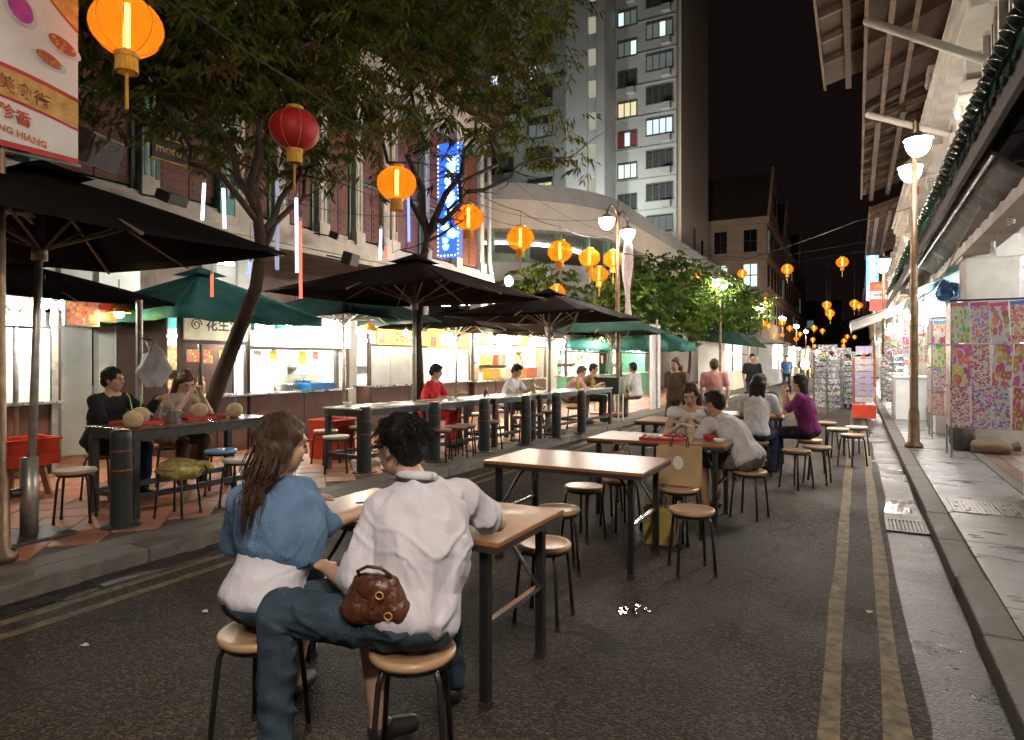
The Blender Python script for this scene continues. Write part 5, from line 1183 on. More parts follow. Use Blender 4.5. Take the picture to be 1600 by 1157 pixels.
# cards and bottles that fill the stalls
for s_t, h_, nm_ in ((s1, .5, 'peanut soup stall'), (s2, 1.05, 'noodle stall'), (s4, 2.0, 'warm lit stall'), (s5, 1.85, 'drinks stall')):
    rs = random.Random(len(nm_)); n = int(h_*6)
    for k in range(n):
        y = -h_ + .1 + k*(2*h_-.2)/n
        if rs.random() < .75: MB().box(-.10, y, 1.30 + rs.uniform(-.1, .08), -.095, y + rs.uniform(.1, .2), 1.52).build('menu_card', [M_MENU, M_FOOD2, M_YSIGN][rs.randrange(3)], s_t)
    for k in range(int(h_*7)):
        y = s_t.location.y - h_ + .15 + k*(2*h_-.3)/int(h_*7)
        t = thing('sauce_bottle', 'small bottle or tin on the back shelf of the ' + nm_, 'bottle', (s_t.location.x - 1.38, y, 1.35), 0, 'bottles on the shelf of the ' + nm_); m_ = [M_JAR, M_REDPL_, mat('tin_green', (.1, .3, .12), .4), mat('tin_yellow', (.6, .42, .06), .4), M_STWHITE][rs.randrange(5)]
        r_, hh_ = rs.uniform(.03, .05), rs.uniform(.12, .24); MB().lathe([(r_, 0), (r_, hh_*.65), (r_*.45, hh_*.8), (r_*.45, hh_)], 10).build('glass', m_, t, smooth=True); MB().lathe([(r_*.5, hh_), (r_*.5, hh_+.02), (r_*.1, hh_+.021)], 8).build('cap', M_REDPL_, t)
# hanging orange lamps
for k, (px, py, X) in enumerate(((461, 499, -7.6), (577, 516, -7.7))):
    t = thing('pendant_lamp', ['orange pendant lamp hanging before the glowing white sign', 'orange pendant lamp hanging beside the yellow satay sign'][k], 'lamp', on_x(px, py, X))
    MB().lathe([(.02, .14), (.04, .12), (.15, .01), (.16, -.02), (.15, -.02), (.04, .1)], 18, cap=False).build('shade', mat('pendant_orange', (.75, .25, .03), .4, emit=(1, .35, .04), estr=.5), t, smooth=True)
    MB().ball((0, 0, 0), .05, 10, 8).build('bulb', glow('pendant_bulb', (1, .62, .22), 55), t); MB().cyl((0, 0, .14), (0, 0, .45), .005, n=5).build('flex', M_WIRE, t)
bulb(939, 528, -7.0, 'hot yellow bulb under the black parasol rim', 'hot bulb', glow('hot_yellow_bulb', (1, .7, .25), 120), .05, .3)
bulb(795, 440, -9.3, 'flaring yellow bulb at the corner of the end shophouse', 'flaring bulb', glow('corner_bulb', (1, .72, .46), 520), .12, .3)
# fluorescent fitting over the teal parasol
t = thing('outdoor_tube', 'bright outdoor fluorescent fitting above the teal parasol', 'light', on_x(340, 408, -8.9)); MB().box(-.04, -.3, 0, .04, .3, .05).build('batten', M_STWHITE, t); MB().cyl((.02, -.28, -.02), (.02, .28, -.02), .02, n=8).build('tube', M_TUBES, t); MB().bar((0, 0, .03), (-1.0, 0, .2), .025).build('arm', M_IRON, t)

# ------------------------------------------------------------------ goods on and around the stalls
M_REDPL = mat('red_orange_plastic', (.62, .06, .025), .4, var=.1); M_BLUEPL = mat('blue_plastic', (.03, .22, .55), .4, var=.1)
def basket(p, label, m_, L_=.5, W_=.36, H_=.24, rz=0, nm='plastic_basket'):
    t = thing(nm, label, 'basket', p, rz); a, b = L_/2, W_/2
    for nm2, v in (('side', (-a, -b, 0, a, -b+.012, H_)), ('side', (-a, b-.012, 0, a, b, H_)), ('end', (-a, -b+.0125, 0, -a+.012, b-.0125, H_)), ('end', (a-.012, -b+.0125, 0, a, b-.0125, H_)), ('bottom', (-a+.0125, -b+.0125, 0, a-.0125, b-.0125, .012))):
        MB().box(*v).build(nm2, m_, t)
    rm = MB(); rm.box(-a-.02, -b-.02, H_+.001, a+.02, -b+.014, H_+.025).box(-a-.02, b-.014, H_+.001, a+.02, b+.02, H_+.025).box(-a-.02, -b+.015, H_+.001, -a+.014, b-.015, H_+.025).box(a-.014, -b+.015, H_+.001, a+.02, b-.015, H_+.025); rm.build('rim', m_, t)
    rb_ = MB()
    for k in range(4):
        z = .03 + k*H_*.22; rb_.box(-a-.006, -b-.006, z, a+.006, b+.006, z+.01)
    stuff(rb_.build('ribbing', m_, t)); return t
q = on_x(508, 612, -8.0); basket((-8.2, q.y, .985), 'blue plastic tray basket on the steel noodle counter', M_BLUEPL, .30, .55, .09)
def pot(p, label, r, h, m_, lid=False):
    t = thing('cooking_pot', label, 'pot', p)
    MB().lathe([(r*.9, 0), (r, .02), (r, h), (r*1.06, h+.008), (r*.95, h), (r*.93, .03)], 18, cap=False).build('bowl', m_, t, smooth=True); MB().lathe([(r*.9, .002), (r*.2, .003)], 18).build('bottom', m_, t)
    for s in (-1, 1): MB().tube([(0, s*r, h*.8), (0, s*(r+.04), h*.85), (.0, s*(r+.04), h*.7), (0, s*r, h*.65)], .007, 6).build('handle', m_, t)
    return t
pot((-8.42, 7.85, .985), 'shallow steel pan on the noodle counter', .15, .10, M_STTOP); pot((-8.42, 8.25, .985), 'steel stock pot on the noodle counter beside the blue tray', .13, .16, M_STTOP)
for k, (x, y, z) in enumerate(((-8.45, 6.05, .985), (-8.45, 6.3, .985), (-8.45, 6.55, .985), (-8.3, 13.75, .985))):
    t = thing('storage_jar', ['jar with blue lid at the corner of the peanut soup counter', 'jar with pink lid on the peanut soup counter', 'jar with white lid on the peanut soup counter', 'tall drink dispenser with a blue cap on the warm lit counter'][k], 'jar', (x, y, z)); r_, h_ = (.06, .2) if k < 3 else (.11, .42)
    MB().lathe([(r_*.9, 0), (r_, .02), (r_, h_*.85), (r_*.7, h_)], 14).build('glass', M_JAR, t, smooth=True); MB().lathe([(r_*.75, h_), (r_*.78, h_+.05), (r_*.3, h_+.06)], 14).build('lid', [M_BLUEPL, mat('pink_plastic', (.6, .12, .18), .4), M_STWHITE, M_BLUEPL][k], t)
for k, (y, m_) in enumerate(((14.6, 'o'), (15.3, 'c'), (16.1, 'o'), (16.8, 'r'))):
    t = thing('stock_crate', ['orange crate on the warm lit counter beside the dispenser', 'cream steamer box on the warm lit counter', 'orange crate at the middle of the warm lit counter', 'red crate at the end of the warm lit counter'][k], 'crate', (-8.3, y, .985))
    mm = {'o': mat('stock_orange', (.6, .25, .04), .5), 'c': mat('stock_cream', (.6, .5, .35), .5), 'r': mat('stock_red', (.5, .08, .05), .5)}[m_]
    MB().box(-.15, -.22, 0, .15, .22, .25).build('body', mm, t, bevel=.015); MB().box(-.16, -.23, .251, .16, .23, .28).build('rim', mm, t)
# ================================================================== TABLES, STOOLS, BOLLARDS
def wood_mat(name, c, rough=.28):
    m = mat(name, c, rough, var=.07, scale=1.6, stretch=(.6, 3.5, 1), coat=.08, rvar=0); return m
M_TOP = wood_mat('table_laminate', (.33, .145, .055)); M_EDGE = mat('dark_edge', (.03, .022, .018), .5)
M_BLKM = mat('black_steel', (.014, .014, .015), .35, var=.2, scale=12); M_CHR = mat('chrome', (.55, .55, .55), .22, metal=1.0, var=.1)
M_SEAT = wood_mat('stool_seat_tan', (.43, .27, .15), .32); M_SEATB = mat('stool_seat_blue', (.12, .30, .55), .4); M_SEATW = mat('stool_seat_pale', (.58, .52, .42), .35); M_SEATD = wood_mat('stool_seat_brown', (.26, .15, .09), .35)
def folding_table(x0, x1, y0, y1, label, z=.74):
    cx, cy_ = (x0+x1)/2, (y0+y1)/2; t = thing('folding_table', label, 'table', (cx, cy_, 0), 0, 'folding tables set out in the road'); a, b = (x1-x0)/2, (y1-y0)/2
    MB().box(-a, -b, z-.022, a, b, z).build('tabletop', M_TOP, t, bevel=.004)
    MB().box(-a+.004, -b+.004, z-.05, a-.004, b-.004, z-.0225).build('apron', M_EDGE, t)
    for s in (-1, 1):
        x = s*(a - .10)
        for u in (-1, 1):
            lg = MB().box(x-.02, u*(b-.07)-.02, 0, x+.02, u*(b-.07)+.02, z-.051).build('leg', M_BLKM, t)
            MB().box(x-.024, u*(b-.07)-.024, 0, x+.024, u*(b-.07)+.024, .03).build('rubber_foot', M_EDGE, lg)
        MB().bar((x, -(b-.091), .36), (x, b-.091, .36), .03, .018).build('crossbar', M_CHR, t)
        for u in (-1, 1):
            MB().tube([(x - s*.0, u*(b-.09), .37), (x - s*.02, u*(b-.16), .45), (x - s*.10, u*(b-.22), .62), (x - s*.16, u*(b-.22), z-.055)], .011, 8).build('brace', M_BLKM if u < 0 else M_CHR, t, smooth=True)
    return t
T1 = folding_table(-2.53, -1.31, 2.36, 3.05, 'wood topped folding table shared by the seated couple')
T2 = folding_table(-2.49, -1.26, 4.25, 5.02, 'empty wood topped folding table with warm reflections on its bare top')
T3 = folding_table(-2.32, -1.02, 5.95, 6.65, 'folding table with a red tray between the two chatting people')
T4 = folding_table(-2.45, -1.25, 7.9, 8.6, 'empty folding table behind the chatting pair')
T5 = folding_table(-1.95, -.85, 9.3, 10.0, 'folding table used by the group with the woman in purple')
def stool_proto(seatm):
    t = bpy.data.objects.new('round_stool', None); COL.objects.link(t)
    MB().lathe([(.10, .412), (.150, .414), (.158, .424), (.160, .436), (.154, .447), (.135, .4465), (.12, .442), (.02, .441)], 28).build('seat', seatm, t, smooth=True)
    MB().lathe([(.128, .392), (.135, .394), (.135, .411), (.128, .411)], 24, cap=False).build('seat_ring', M_BLKM, t)
    for k in range(4):
        a = PI/4 + k*PI/2; c, s = math.cos(a), math.sin(a)
        pts = [(c*.05, s*.05, .400), (c*.11, s*.11, .401), (c*.135, s*.135, .392), (c*.15, s*.15, .36), (c*.165, s*.165, .22), (c*.185, s*.185, .006)]
        lg = MB().tube(pts, .0105, 8).build('leg', M_BLKM, t, smooth=True)
        MB().cyl((c*.184, s*.184, 0), (c*.1825, s*.1825, .03), .014, n=8).build('rubber_tip', M_EDGE, lg)
    return t
PROT = {k: stool_proto(m_) for k, m_ in (('tan', M_SEAT), ('blue', M_SEATB), ('pale', M_SEATW), ('brown', M_SEATD))}
USED = set()
def stool(x, y, label, z=0.0, kind='tan', rz=None, grp='round stools by the road tables', sc_=1.0):
    if kind not in USED: t = PROT[kind]; USED.add(kind)
    else: t = copy_tree(PROT[kind])
    t.location = (x, y, z); t.rotation_euler = (0, 0, random.uniform(0, 1.5) if rz is None else rz); t.scale = (1, 1, sc_); return tag(t, label, 'stool', grp)
SW = (-2.06, 1.80); SM = (-1.44, 1.95)
stool(*SW, 'tan stool under the woman in the blue cardigan', rz=.2); stool(*SM, 'tan stool under the man in the white shirt', rz=.5)
for px, py, lab in ((850, 968, 'empty tan stool tucked under the couple table end'), (872, 892, 'empty tan stool between the couple table and the bare table'), (912, 842, 'empty tan stool in front of the bare table'), (945, 800, 'empty tan stool beside the bare table leg'),
                    (1081, 893, 'empty tan stool standing free before the paper shopping bag'), (1062, 845, 'empty tan stool half behind the bare table corner legs')):
    q = on_z(px, py); stool(q.x, q.y, lab)
stool(-1.32, 5.52, 'stool holding the tall paper shopping bag'); stool(-.90, 6.55, 'stool under the man leaning over the table'); stool(-1.86, 5.60, 'stool at the red tray table carrying the wicker bag')
stool(-1.55, 7.08, 'stool under the long haired woman at the red tray table')
for k, (x, y) in enumerate(((-.62, 8.3), (-.42, 8.75), (-.55, 9.5), (-.25, 11.2), (-.05, 10.4), (-1.15, 8.95), (-1.25, 10.42), (.0, 11.6), (-.45, 12.2))):
    stool(x, y, ['empty stool nearest the leaning man, before the purple group', 'empty stool just before the woman in purple', 'stool under the woman in purple', 'empty pale stool behind the woman in purple', 'empty stool at the back of the woman in purple, on the road side', 'stool under the woman in the white top', 'stool under the man in dark green', 'empty stool past the purple group, close to the yellow line', 'empty stool standing last behind the purple group'][k].replace('nearest', 'next to'), kind=['brown', 'brown', 'tan', 'pale', 'tan', 'brown', 'tan', 'pale', 'tan'][k])
# bar tables on the pavement
M_BTOP = mat('bar_top_grey', (.44, .42, .38), .25, var=.2, scale=4, rvar=.1); M_BFRM = mat('bar_frame', (.028, .03, .03), .4, var=.2, scale=10)
def bar_table(p0, p1, w, label, z=.78, topm=None):
    """p0 -> p1: the street-side long edge on the pavement"""
    p0 = Vector((*p0, 0)); p1 = Vector((*p1, 0)); L_ = (p1-p0).length; ang = math.atan2(p1.y-p0.y, p1.x-p0.x)
    t = thing('bar_table', label, 'table', (p0.x, p0.y, .12), ang, 'dark framed bar tables on the pavement')      # local x along, +y away from the street
    MB().box(0, 0, z-.02, L_, w, z).build('tabletop', topm or M_BTOP, t, bevel=.004)
    MB().box(.02, .02, z-.10, L_-.02, .05, z-.021).build('apron', M_BFRM, t); MB().box(.02, w-.05, z-.10, L_-.02, w-.02, z-.021).build('apron', M_BFRM, t)
    MB().box(.02, .051, z-.10, .05, w-.051, z-.021).build('apron', M_BFRM, t); MB().box(L_-.05, .051, z-.10, L_-.02, w-.051, z-.021).build('apron', M_BFRM, t)
    for x in (.05, L_-.05):
        for y in (.05, w-.05): MB().box(x-.032, y-.032, 0, x+.032, y+.032, z-.101).build('leg', M_BFRM, t, bevel=.004)
    for y in (.05, w-.05): MB().box(.083, y-.018, .16, L_-.083, y+.018, .21).build('stretcher', M_BFRM, t)
    MB().box(.05-.018, .083, .161, .05+.018, w-.083, .209).build('stretcher', M_BFRM, t)
    return t
TA = bar_table((-5.47, 3.42), (-5.47, 4.95), .70, 'dark bar table with coconuts and red trays', topm=mat('bar_top_brown', (.10, .05, .035), .22, var=.3, scale=5, rvar=.1))
bp = [(-5.30, 6.12), (-5.20, 7.45), (-5.13, 7.5), (-5.02, 8.85), (-4.98, 8.9), (-4.88, 10.2), (-4.84, 10.25), (-4.72, 11.9), (-4.70, 11.95), (-4.62, 13.4)]
for k in range(5):
    bar_table(bp[2*k], bp[2*k+1], .66, ['long grey bar table with a single white bowl on its corner', 'grey bar table at which the child in red sits', 'grey bar table with the phone stand, by the man in a white shirt', 'grey bar table past the man in the white shirt', 'grey bar table of the crowd at the end of the row'][k])
M_BOLL = mat('bollard_green_black', (.022, .03, .028), .35, var=.2, scale=8); M_BAND2 = mat('bollard_red_band', (.22, .03, .02), .5)
for k, (px, py) in enumerate(((187, 822), (568, 738), (677, 721), (755, 706), (820, 695), (868, 684), (907, 677))):
    q = on_z(px, py, .12); t = thing('bollard', ['dark steel bollard before the coconut table', 'dark steel bollard at the corner of the table with the white bowl', 'dark steel bollard before the child in red', 'dark steel bollard before the phone stand table', 'dark steel bollard past the phone stand table', 'dark steel bollard beside the pale parasol pole at the far tables', 'dark steel bollard at the end of the table row'][k], 'bollard', (q.x + .02, q.y, .12), 0, 'dark bollards along the pavement edge')
    MB().lathe([(.082, .0), (.082, .74), (.078, .78), (.06, .80), (.02, .80)], 20).build('post', M_BOLL, t, smooth=False)
    MB().lathe([(.15, 0), (.15, .012), (.09, .014)], 20).build('base_flange', M_IRON, t)
    for z in (.46, .62): MB().lathe([(.0835, z), (.0845, z+.004), (.0845, z+.012), (.0835, z+.016)], 20, cap=False).build('band', M_BAND2, t)
# pavement stools
pav = [((118, 815), 'tan', 'empty tan stool on the pavement beside the parasol sleeve'), ((278, 806), 'tan', 'tan stool carrying the yellow plastic bag'), ((375, 790), 'pale', 'pale stool at the end of the coconut table behind the woman in blue'),
       ((345, 770), 'blue', 'blue seated stool beyond the leaning tree trunk'), ((525, 738), 'pale', 'pale stool under the table with the white bowl')]
for (px, py), kd, lab in pav:
    q = on_z(px, py, .12); stool(q.x, q.y, lab, .12, kd, grp='stools on the pavement')
stool(-6.68, 3.86, 'stool under the man in black', .12, grp='stools on the pavement'); stool(-6.72, 4.62, 'stool under the woman drinking coconut', .12, grp='stools on the pavement')
STL = ['first brown stool on the street side of the child in red', 'second brown stool on the street side of the child in red', 'third brown stool on the street side of the child in red', 'brown stool before the phone stand table', 'brown stool beside the pale parasol pole', 'brown stool just past the pale parasol pole', 'brown stool two past the pale parasol pole', 'brown stool at the end of the bar table row']
for k, (px, py) in enumerate(((694, 722), (722, 716), (745, 713), (790, 704), (843, 692), (880, 688), (900, 682), (930, 672))):
    q = on_z(px, py, .12); stool(min(q.x + .08, -4.98 + .0*k), q.y, STL[k], .12, 'brown', grp='stools on the pavement', sc_=1.0)
for k, y in enumerate((6.5, 7.1, 7.9, 8.5, 9.3, 9.9, 10.7, 11.3, 12.3)):
    stool(-6.22 + (y-6.5)*.11, y, ['pale stool on the stall side of the white bowl table', 'pale stool on the stall side beside the red baskets', 'pale stool on the stall side before the child in red', 'stool under the child in red', 'pale stool on the stall side of the phone stand', 'pale stool before the man with the shoulder strap', 'stool under the man with the shoulder strap', 'pale stool on the stall side of the crowd', 'stool on the stall side at the end of the bar tables'][k], .12, 'pale' if k % 2 else 'tan', grp='stools on the stall side of the bar tables')
# small brown plastic stool with red basket
t = thing('plastic_stool', 'low brown plastic stool under the red basket', 'stool', (-7.55, 3.55, .12)); M_BRPL = mat('brown_plastic', (.22, .09, .05), .45)
MB().box(-.17, -.17, .26, .17, .17, .30).build('seat', M_BRPL, t, bevel=.02)
for a in (-1, 1):
    for b in (-1, 1): MB().bar((a*.14, b*.14, .262), (a*.18, b*.18, 0), .05).build('leg', M_BRPL, t)
basket((-7.55, 3.55, .421), 'red orange plastic basket on the low brown stool', M_REDPL, .40, .54, .25)
for k in range(2): basket((-6.55, 6.98, .12 + k*.275), ['red plastic basket under the stalls side of the bar table, bottom of its stack', 'red plastic basket on top of its stack beside the bar table'][k], M_REDPL, .42, .46, .24)
# coconuts, trays, pot and bags at the coconut table
ZT = .12 + .78
M_COCO = mat('coconut_husk', (.50, .36, .20), .7, var=.2, scale=18, bump=.4, bscale=50); M_STRW = [mat('straw_green', (.45, .65, .12), .4), mat('straw_blue', (.1, .45, .7), .4)]
M_TRAY = mat('red_tray', (.42, .03, .025), .35)
def tray(p, label, rz=0, a=.21, b=.15):
    t = thing('serving_tray', label, 'tray', p, rz); MB().box(-a, -b, 0, a, b, .008).build('tray_base', M_TRAY, t); rm = MB().box(-a, -b, .0085, a, -b+.012, .028).box(-a, b-.012, .0085, a, b, .028).box(-a, -b+.0125, .0085, -a+.012, b-.0125, .028).box(a-.012, -b+.0125, .0085, a, b-.0125, .028); rm.build('rim', M_TRAY, t)
tray((-5.95, 3.80, ZT), 'red serving tray under the pair of coconuts', 1.57); tray((-5.93, 4.40, ZT), 'red serving tray before the drinking woman', 1.5)
for k, (px, py, hgt) in enumerate(((192, 658, 1), (210, 652, 1), (282, 650, 0), (314, 650, 0))):
    q = Vector((*[(-5.62, 3.52), (-5.86, 3.74), (-5.90, 4.38), (-5.72, 4.66)][k], ZT + (.010 if k in (1, 2) else .0)))
    t = thing('coconut_drink', ['coconut drink with green straw next to the dark bollard', 'coconut drink with upright green straw beside the steel pot', 'coconut drink with bent green straw before the drinking woman', 'coconut drink with blue straw at the tree end of the table'][k], 'coconut', q, 0, 'coconut drinks')
    MB().lathe([(.03, 0), (.06, .012), (.078, .045), (.082, .075), (.074, .11), (.05, .138), (.035, .142)], 18).build('shell', M_COCO, t, smooth=True); MB().lathe([(.034, .1425), (.03, .146), (.01, .146)], 14).build('opening', mat('coconut_white', (.7, .66, .55), .6), t)
    dx = [-.05, .01, -.04, .03][k]; MB().tube([(0, 0, .12), (dx*.6, 0, .21), (dx, .0, .27), (dx*1.9, 0, .30)], .0045, 6).build('straw', M_STRW[1 if k == 3 else 0], t)
q = on_z(232, 668, ZT); pot((-5.80, 4.02, ZT), 'small steel pot between the coconuts', .075, .11, M_STTOP)
t = thing('plastic_bag', 'yellow green knotted plastic bag lying on the stool', 'bag', (*on_z(280, 806, .12).xy, .567), .3)
def lump(mb, r, seed, nu=28, nv=16, amp=.22, flat=.0):
    vs = []
    for i in range(nv+1):
        a = PI*i/nv
        for j in range(nu):
            b = 2*PI*j/nu; d = Vector((math.sin(a)*math.cos(b), math.sin(a)*math.sin(b), math.cos(a))); k = 1 + amp*noise.noise(d*2.3 + Vector((seed, 0, 0))) + amp*.5*abs(noise.noise(d*6 + Vector((0, seed, 0))))
            p = Vector((d.x*r[0]*k, d.y*r[1]*k, d.z*r[2]*k)); p.z = max(p.z, -r[2]*(1-flat)); vs.append(p)
    mb.add(vs, [(i*nu+j, (i+1)*nu+j, (i+1)*nu+(j+1) % nu, i*nu+(j+1) % nu) for i in range(nv) for j in range(nu)]); return mb
M_YBAG = mat('yellow_plastic_film', (.40, .33, .09), .28, var=.45, scale=16, bump=.6, bscale=25, coat=.3)
lump(MB(), (.20, .15, .10), 3, flat=.25).build('bag_body', M_YBAG, t, smooth=True, loc=(0, 0, -.045 + .0)); MB().tube([(.17, .02, .0), (.24, .04, .02), (.29, .06, -.03)], [.05, .02, .045], 8).build('knot', M_YBAG, t, smooth=True)
# post with the white bag
t = thing('awning_post', 'grey steel post holding the white carrier bag', 'post', (-7.15, 4.55, .12)); MB().cyl((0, 0, 0), (0, 0, 2.05), .035, n=12).build('pole', M_ALU, t); MB().box(-.14, -.14, 0, .14, .14, .02).build('foot', M_IRON, t); MB().cyl((0, 0, 1.62), (.16, .06, 1.60), .01, n=6).build('hook', M_IRON, t)
t = thing('carrier_bag', 'white carrier bag hanging from the grey post', 'bag', (-6.98, 4.62, 1.42)); bb = lump(MB(), (.13, .17, .22), 8, 36, 24, amp=.30); bb.v = [(x*(1 - .55*max(0, z/.22)), y*(1 - .55*max(0, z/.22)), z*1.05) for x, y, z in bb.v]; bb.build('bag_body', leaf_mat('white_film_thin', (.58, .60, .65), (.74, .76, .80), .6), t, smooth=True)
MB().tube([(0, -.05, .18), (-.10, -.04, .30), (-.08, -.01, .33), (0, .05, .18)], .016, 6).build('bag_handle', mat('white_film', (.7, .7, .72), .3), t)
# bowls and small things on the bar tables
M_PORC = mat('porcelain', (.72, .70, .66), .25, var=.05)
def bowl(p, label, r=.06, h=.055, m_=None, cat='bowl', nm='bowl', food=None):
    t = thing(nm, label, cat, p); MB().lathe([(r*.5, 0), (r*.55, .008), (r*.85, h*.5), (r, h), (r*.95, h), (r*.8, h*.55), (r*.2, .012)], 20).build('bowl_wall', m_ or M_PORC, t, smooth=True)
    MB().lathe([(r*.80, h*.62), (r*.3, h*.66), (.002, h*.66)], 16).build('contents', food or mat('soup', (.35, .2, .1), .3), t); return t
q = on_z(514, 639, ZT); bowl((-5.80, 6.45, ZT), 'white bowl alone on the corner of the bar table'); bowl((-5.30, 8.1, ZT), 'white bowl with a spoon before the child in red')
t = thing('phone_stand', 'dark upright phone leaning on its stand on the bar table', 'phone', (-5.25, 9.1, ZT), .4); r_ = Matrix.Rotation(R(-18), 3, 'Y'); MB().cbox((0, 0, .09), (.015, .085, .17), r_).build('phone_body', M_BLKB, t, bevel=.004); MB().bar((-.05, 0, .0), (-.02, 0, .1), .012, .04).build('stand', M_BLKB, t)
for k, (x, y) in enumerate(((-5.15, 10.6), (-4.95, 12.2), (-4.9, 12.9))):
    t = thing('beer_bottle', ['green bottle before the man with the shoulder strap', 'yellow green bottle among the crowd at the bar tables', 'yellow green bottle at the end of the bar tables'][k], 'bottle', (x, y, ZT)); MB().lathe([(.032, 0), (.036, .01), (.036, .14), (.015, .19), (.013, .24)], 14).build('glass', mat('bottle_green', (.25, .30, .04), .15), t, smooth=True); MB().lathe([(.015, .24), (.015, .255), (.004, .256)], 10).build('cap', M_GOLD, t)
# tray trolley at the end of the row
t = thing('tray_trolley', 'dark tray return trolley with pale frame at the row end', 'trolley', (-4.95, 13.9, .12), .1)
MB().box(-.34, -.24, .62, .34, .24, .95).build('bin_box', M_BLKB, t, bevel=.01); MB().box(-.36, -.26, .952, .36, .26, .985).build('lid', M_BOLL, t)
for a in (-1, 1):
    for b in (-1, 1): MB().cyl((a*.33, b*.23, 0), (a*.33, b*.23, .62), .016, n=8).build('leg', M_STWHITE, t)
MB().box(-.33, -.23, .16, .33, .23, .19).build('shelf', M_TRAY, t)
# items on the road tables
ZR = .74
tray((-1.62, 6.18, ZR), 'red serving tray at the middle of the chatting pair table', .1)
t = thing('paper_cup', 'tall pale drink cup before the long haired woman', 'cup', (-1.38, 6.22, ZR)); MB().lathe([(.028, 0), (.038, .13), (.04, .132), (.036, .13)], 16).build('cup_wall', mat('cup_print', (.55, .42, .28), .4, var=.3, scale=20), t); MB().lathe([(.041, .132), (.041, .142), (.01, .146)], 16).build('lid', M_PORC, t)
bowl((-1.22, 6.28, ZR), 'red bowl beside the pale drink cup', .06, .05, mat('red_melamine', (.42, .03, .02), .35)); bowl((-1.1, 6.12, ZR), 'white bowl before the leaning man', .055, .04)
bowl((-1.72, 6.2, ZR+.009), 'white dish resting on the red tray of the chatting pair', .085, .025)
bowl((-2.12, 2.82, ZR), 'steel rimmed bowl on the couple table by the woman', .085, .05, M_STTOP); bowl((-1.92, 2.70, ZR), 'flat white plate of food between the couple', .115, .018, M_PORC, 'plate', 'plate', mat('food_brown', (.35, .16, .07), .5, var=.4, scale=40)); bowl((-1.74, 2.90, ZR), 'reddish sauce plate on the couple table', .09, .02, mat('red_melamine', (.42, .03, .02), .35), 'plate', 'plate')
t = thing('steel_spoon', 'steel spoon lying across the couple table', 'spoon', (-2.3, 2.66, ZR+.004), .5); MB().ball((0, 0, .004), (.03, .018, .005), 10, 6).build('spoon_bowl', M_CHR, t); MB().bar((.028, 0, .005), (.15, 0, .007), .006).build('spoon_handle', M_CHR, t)
# shopping bags
M_KRAFT = mat('kraft_paper', (.42, .28, .14), .6, var=.15, scale=5); M_GOLDP = mat('gold_paper', (.55, .42, .12), .3, metal=.4, var=.2)
def shop_bag(p, label, w_, d_, h_, m_, rz=0, emblem=None):
    t = thing('shopping_bag', label, 'bag', p, rz); MB().box(-w_/2, -d_/2, 0, w_/2, -d_/2+.004, h_).build('front', m_, t); MB().box(-w_/2, d_/2-.004, 0, w_/2, d_/2, h_).build('back', m_, t)
    for s in (-1, 1): MB().add([(s*w_/2, -d_/2+.0045, 0), (s*w_/2*.94, 0, 0), (s*w_/2*.88, 0, h_), (s*w_/2, -d_/2+.0045, h_), (s*w_/2, d_/2-.0045, 0), (s*w_/2, d_/2-.0045, h_)], [(0,1,2,3),(1,4,5,2)]).build('gusset', m_, t)
    MB().box(-w_/2, -d_/2+.0045, 0, w_/2, d_/2-.0045, .004).build('bottom', m_, t)
    for s in (-1, 1): MB().tube([(-w_*.2, s*(d_/2-.006), h_*.9), (-w_*.18, s*(d_/2-.01), h_+.06), (0, s*(d_/2-.014), h_+.11), (w_*.18, s*(d_/2-.01), h_+.06), (w_*.2, s*(d_/2-.006), h_*.9)], .005, 6).build('handle', M_BLKB, t)
    if emblem: MB().ball((0, -d_/2-.001, h_*.6), (w_*.12, .002, w_*.16), 16, 6).build('emblem', emblem, t)
shop_bag((-1.32, 5.52, .449), 'tall kraft paper shopping bag on the stool, with a round pale emblem', .36, .15, .32, M_KRAFT, .12, M_PORC)
shop_bag((-1.42, 5.28, .0), 'gold paper carrier bag standing before the kraft bag', .24, .12, .30, M_GOLDP, .1)
t = thing('wicker_bag', 'brown fringed bag on the stool at the red tray table', 'bag', (-1.86, 5.60, .449)); lump(MB(), (.14, .10, .14), 14, amp=.15, flat=.3).build('bag_body', mat('brown_leather_dull', (.22, .11, .05), .6, var=.3, scale=30, stretch=(1, 1, .2)), t, smooth=True, loc=(0, 0, .095)); MB().tube([(-.10, 0, .18), (-.06, 0, .30), (.06, 0, .30), (.10, 0, .18)], .01, 6).build('handle', mat('brown_leather_dull', (.22, .11, .05), .6), t)
# ================================================================== RACKS AND GOODS ON THE SHOP SIDE
STK = [print_mat('sticker_%d' % k, (.50, .45, .44), sc_, th + .05, sat, val, hue=hu, stretch=st) for k, (sc_, th, sat, val, hu, st) in enumerate((
    (23, .46, .85, .62, (-.08, .14), (1, 1, 1)), (30, .42, .8, .6, None, (1, 1, 1)), (34, .44, .9, .5, (-.06, .03), (1, 1, 1)), (21, .50, .85, .62, (.05, .4), (1.6, 1, .7)), (24, .52, .8, .65, (-.1, .16), (1, 1, 1)), (42, .42, .85, .5, (-.05, .05), (1, 1, 1)), (17, .52, .8, .6, (.85, 1.15), (1, 1, .5)), (27, .46, .75, .6, (.5, 1.2), (1, 1, 1))))]
M_RACKW = mat('rack_wire', (.25, .25, .24), .4, metal=.6)
HDR = [mat('header_blue', (.03, .14, .42), .5), mat('header_pink', (.5, .07, .2), .5)]
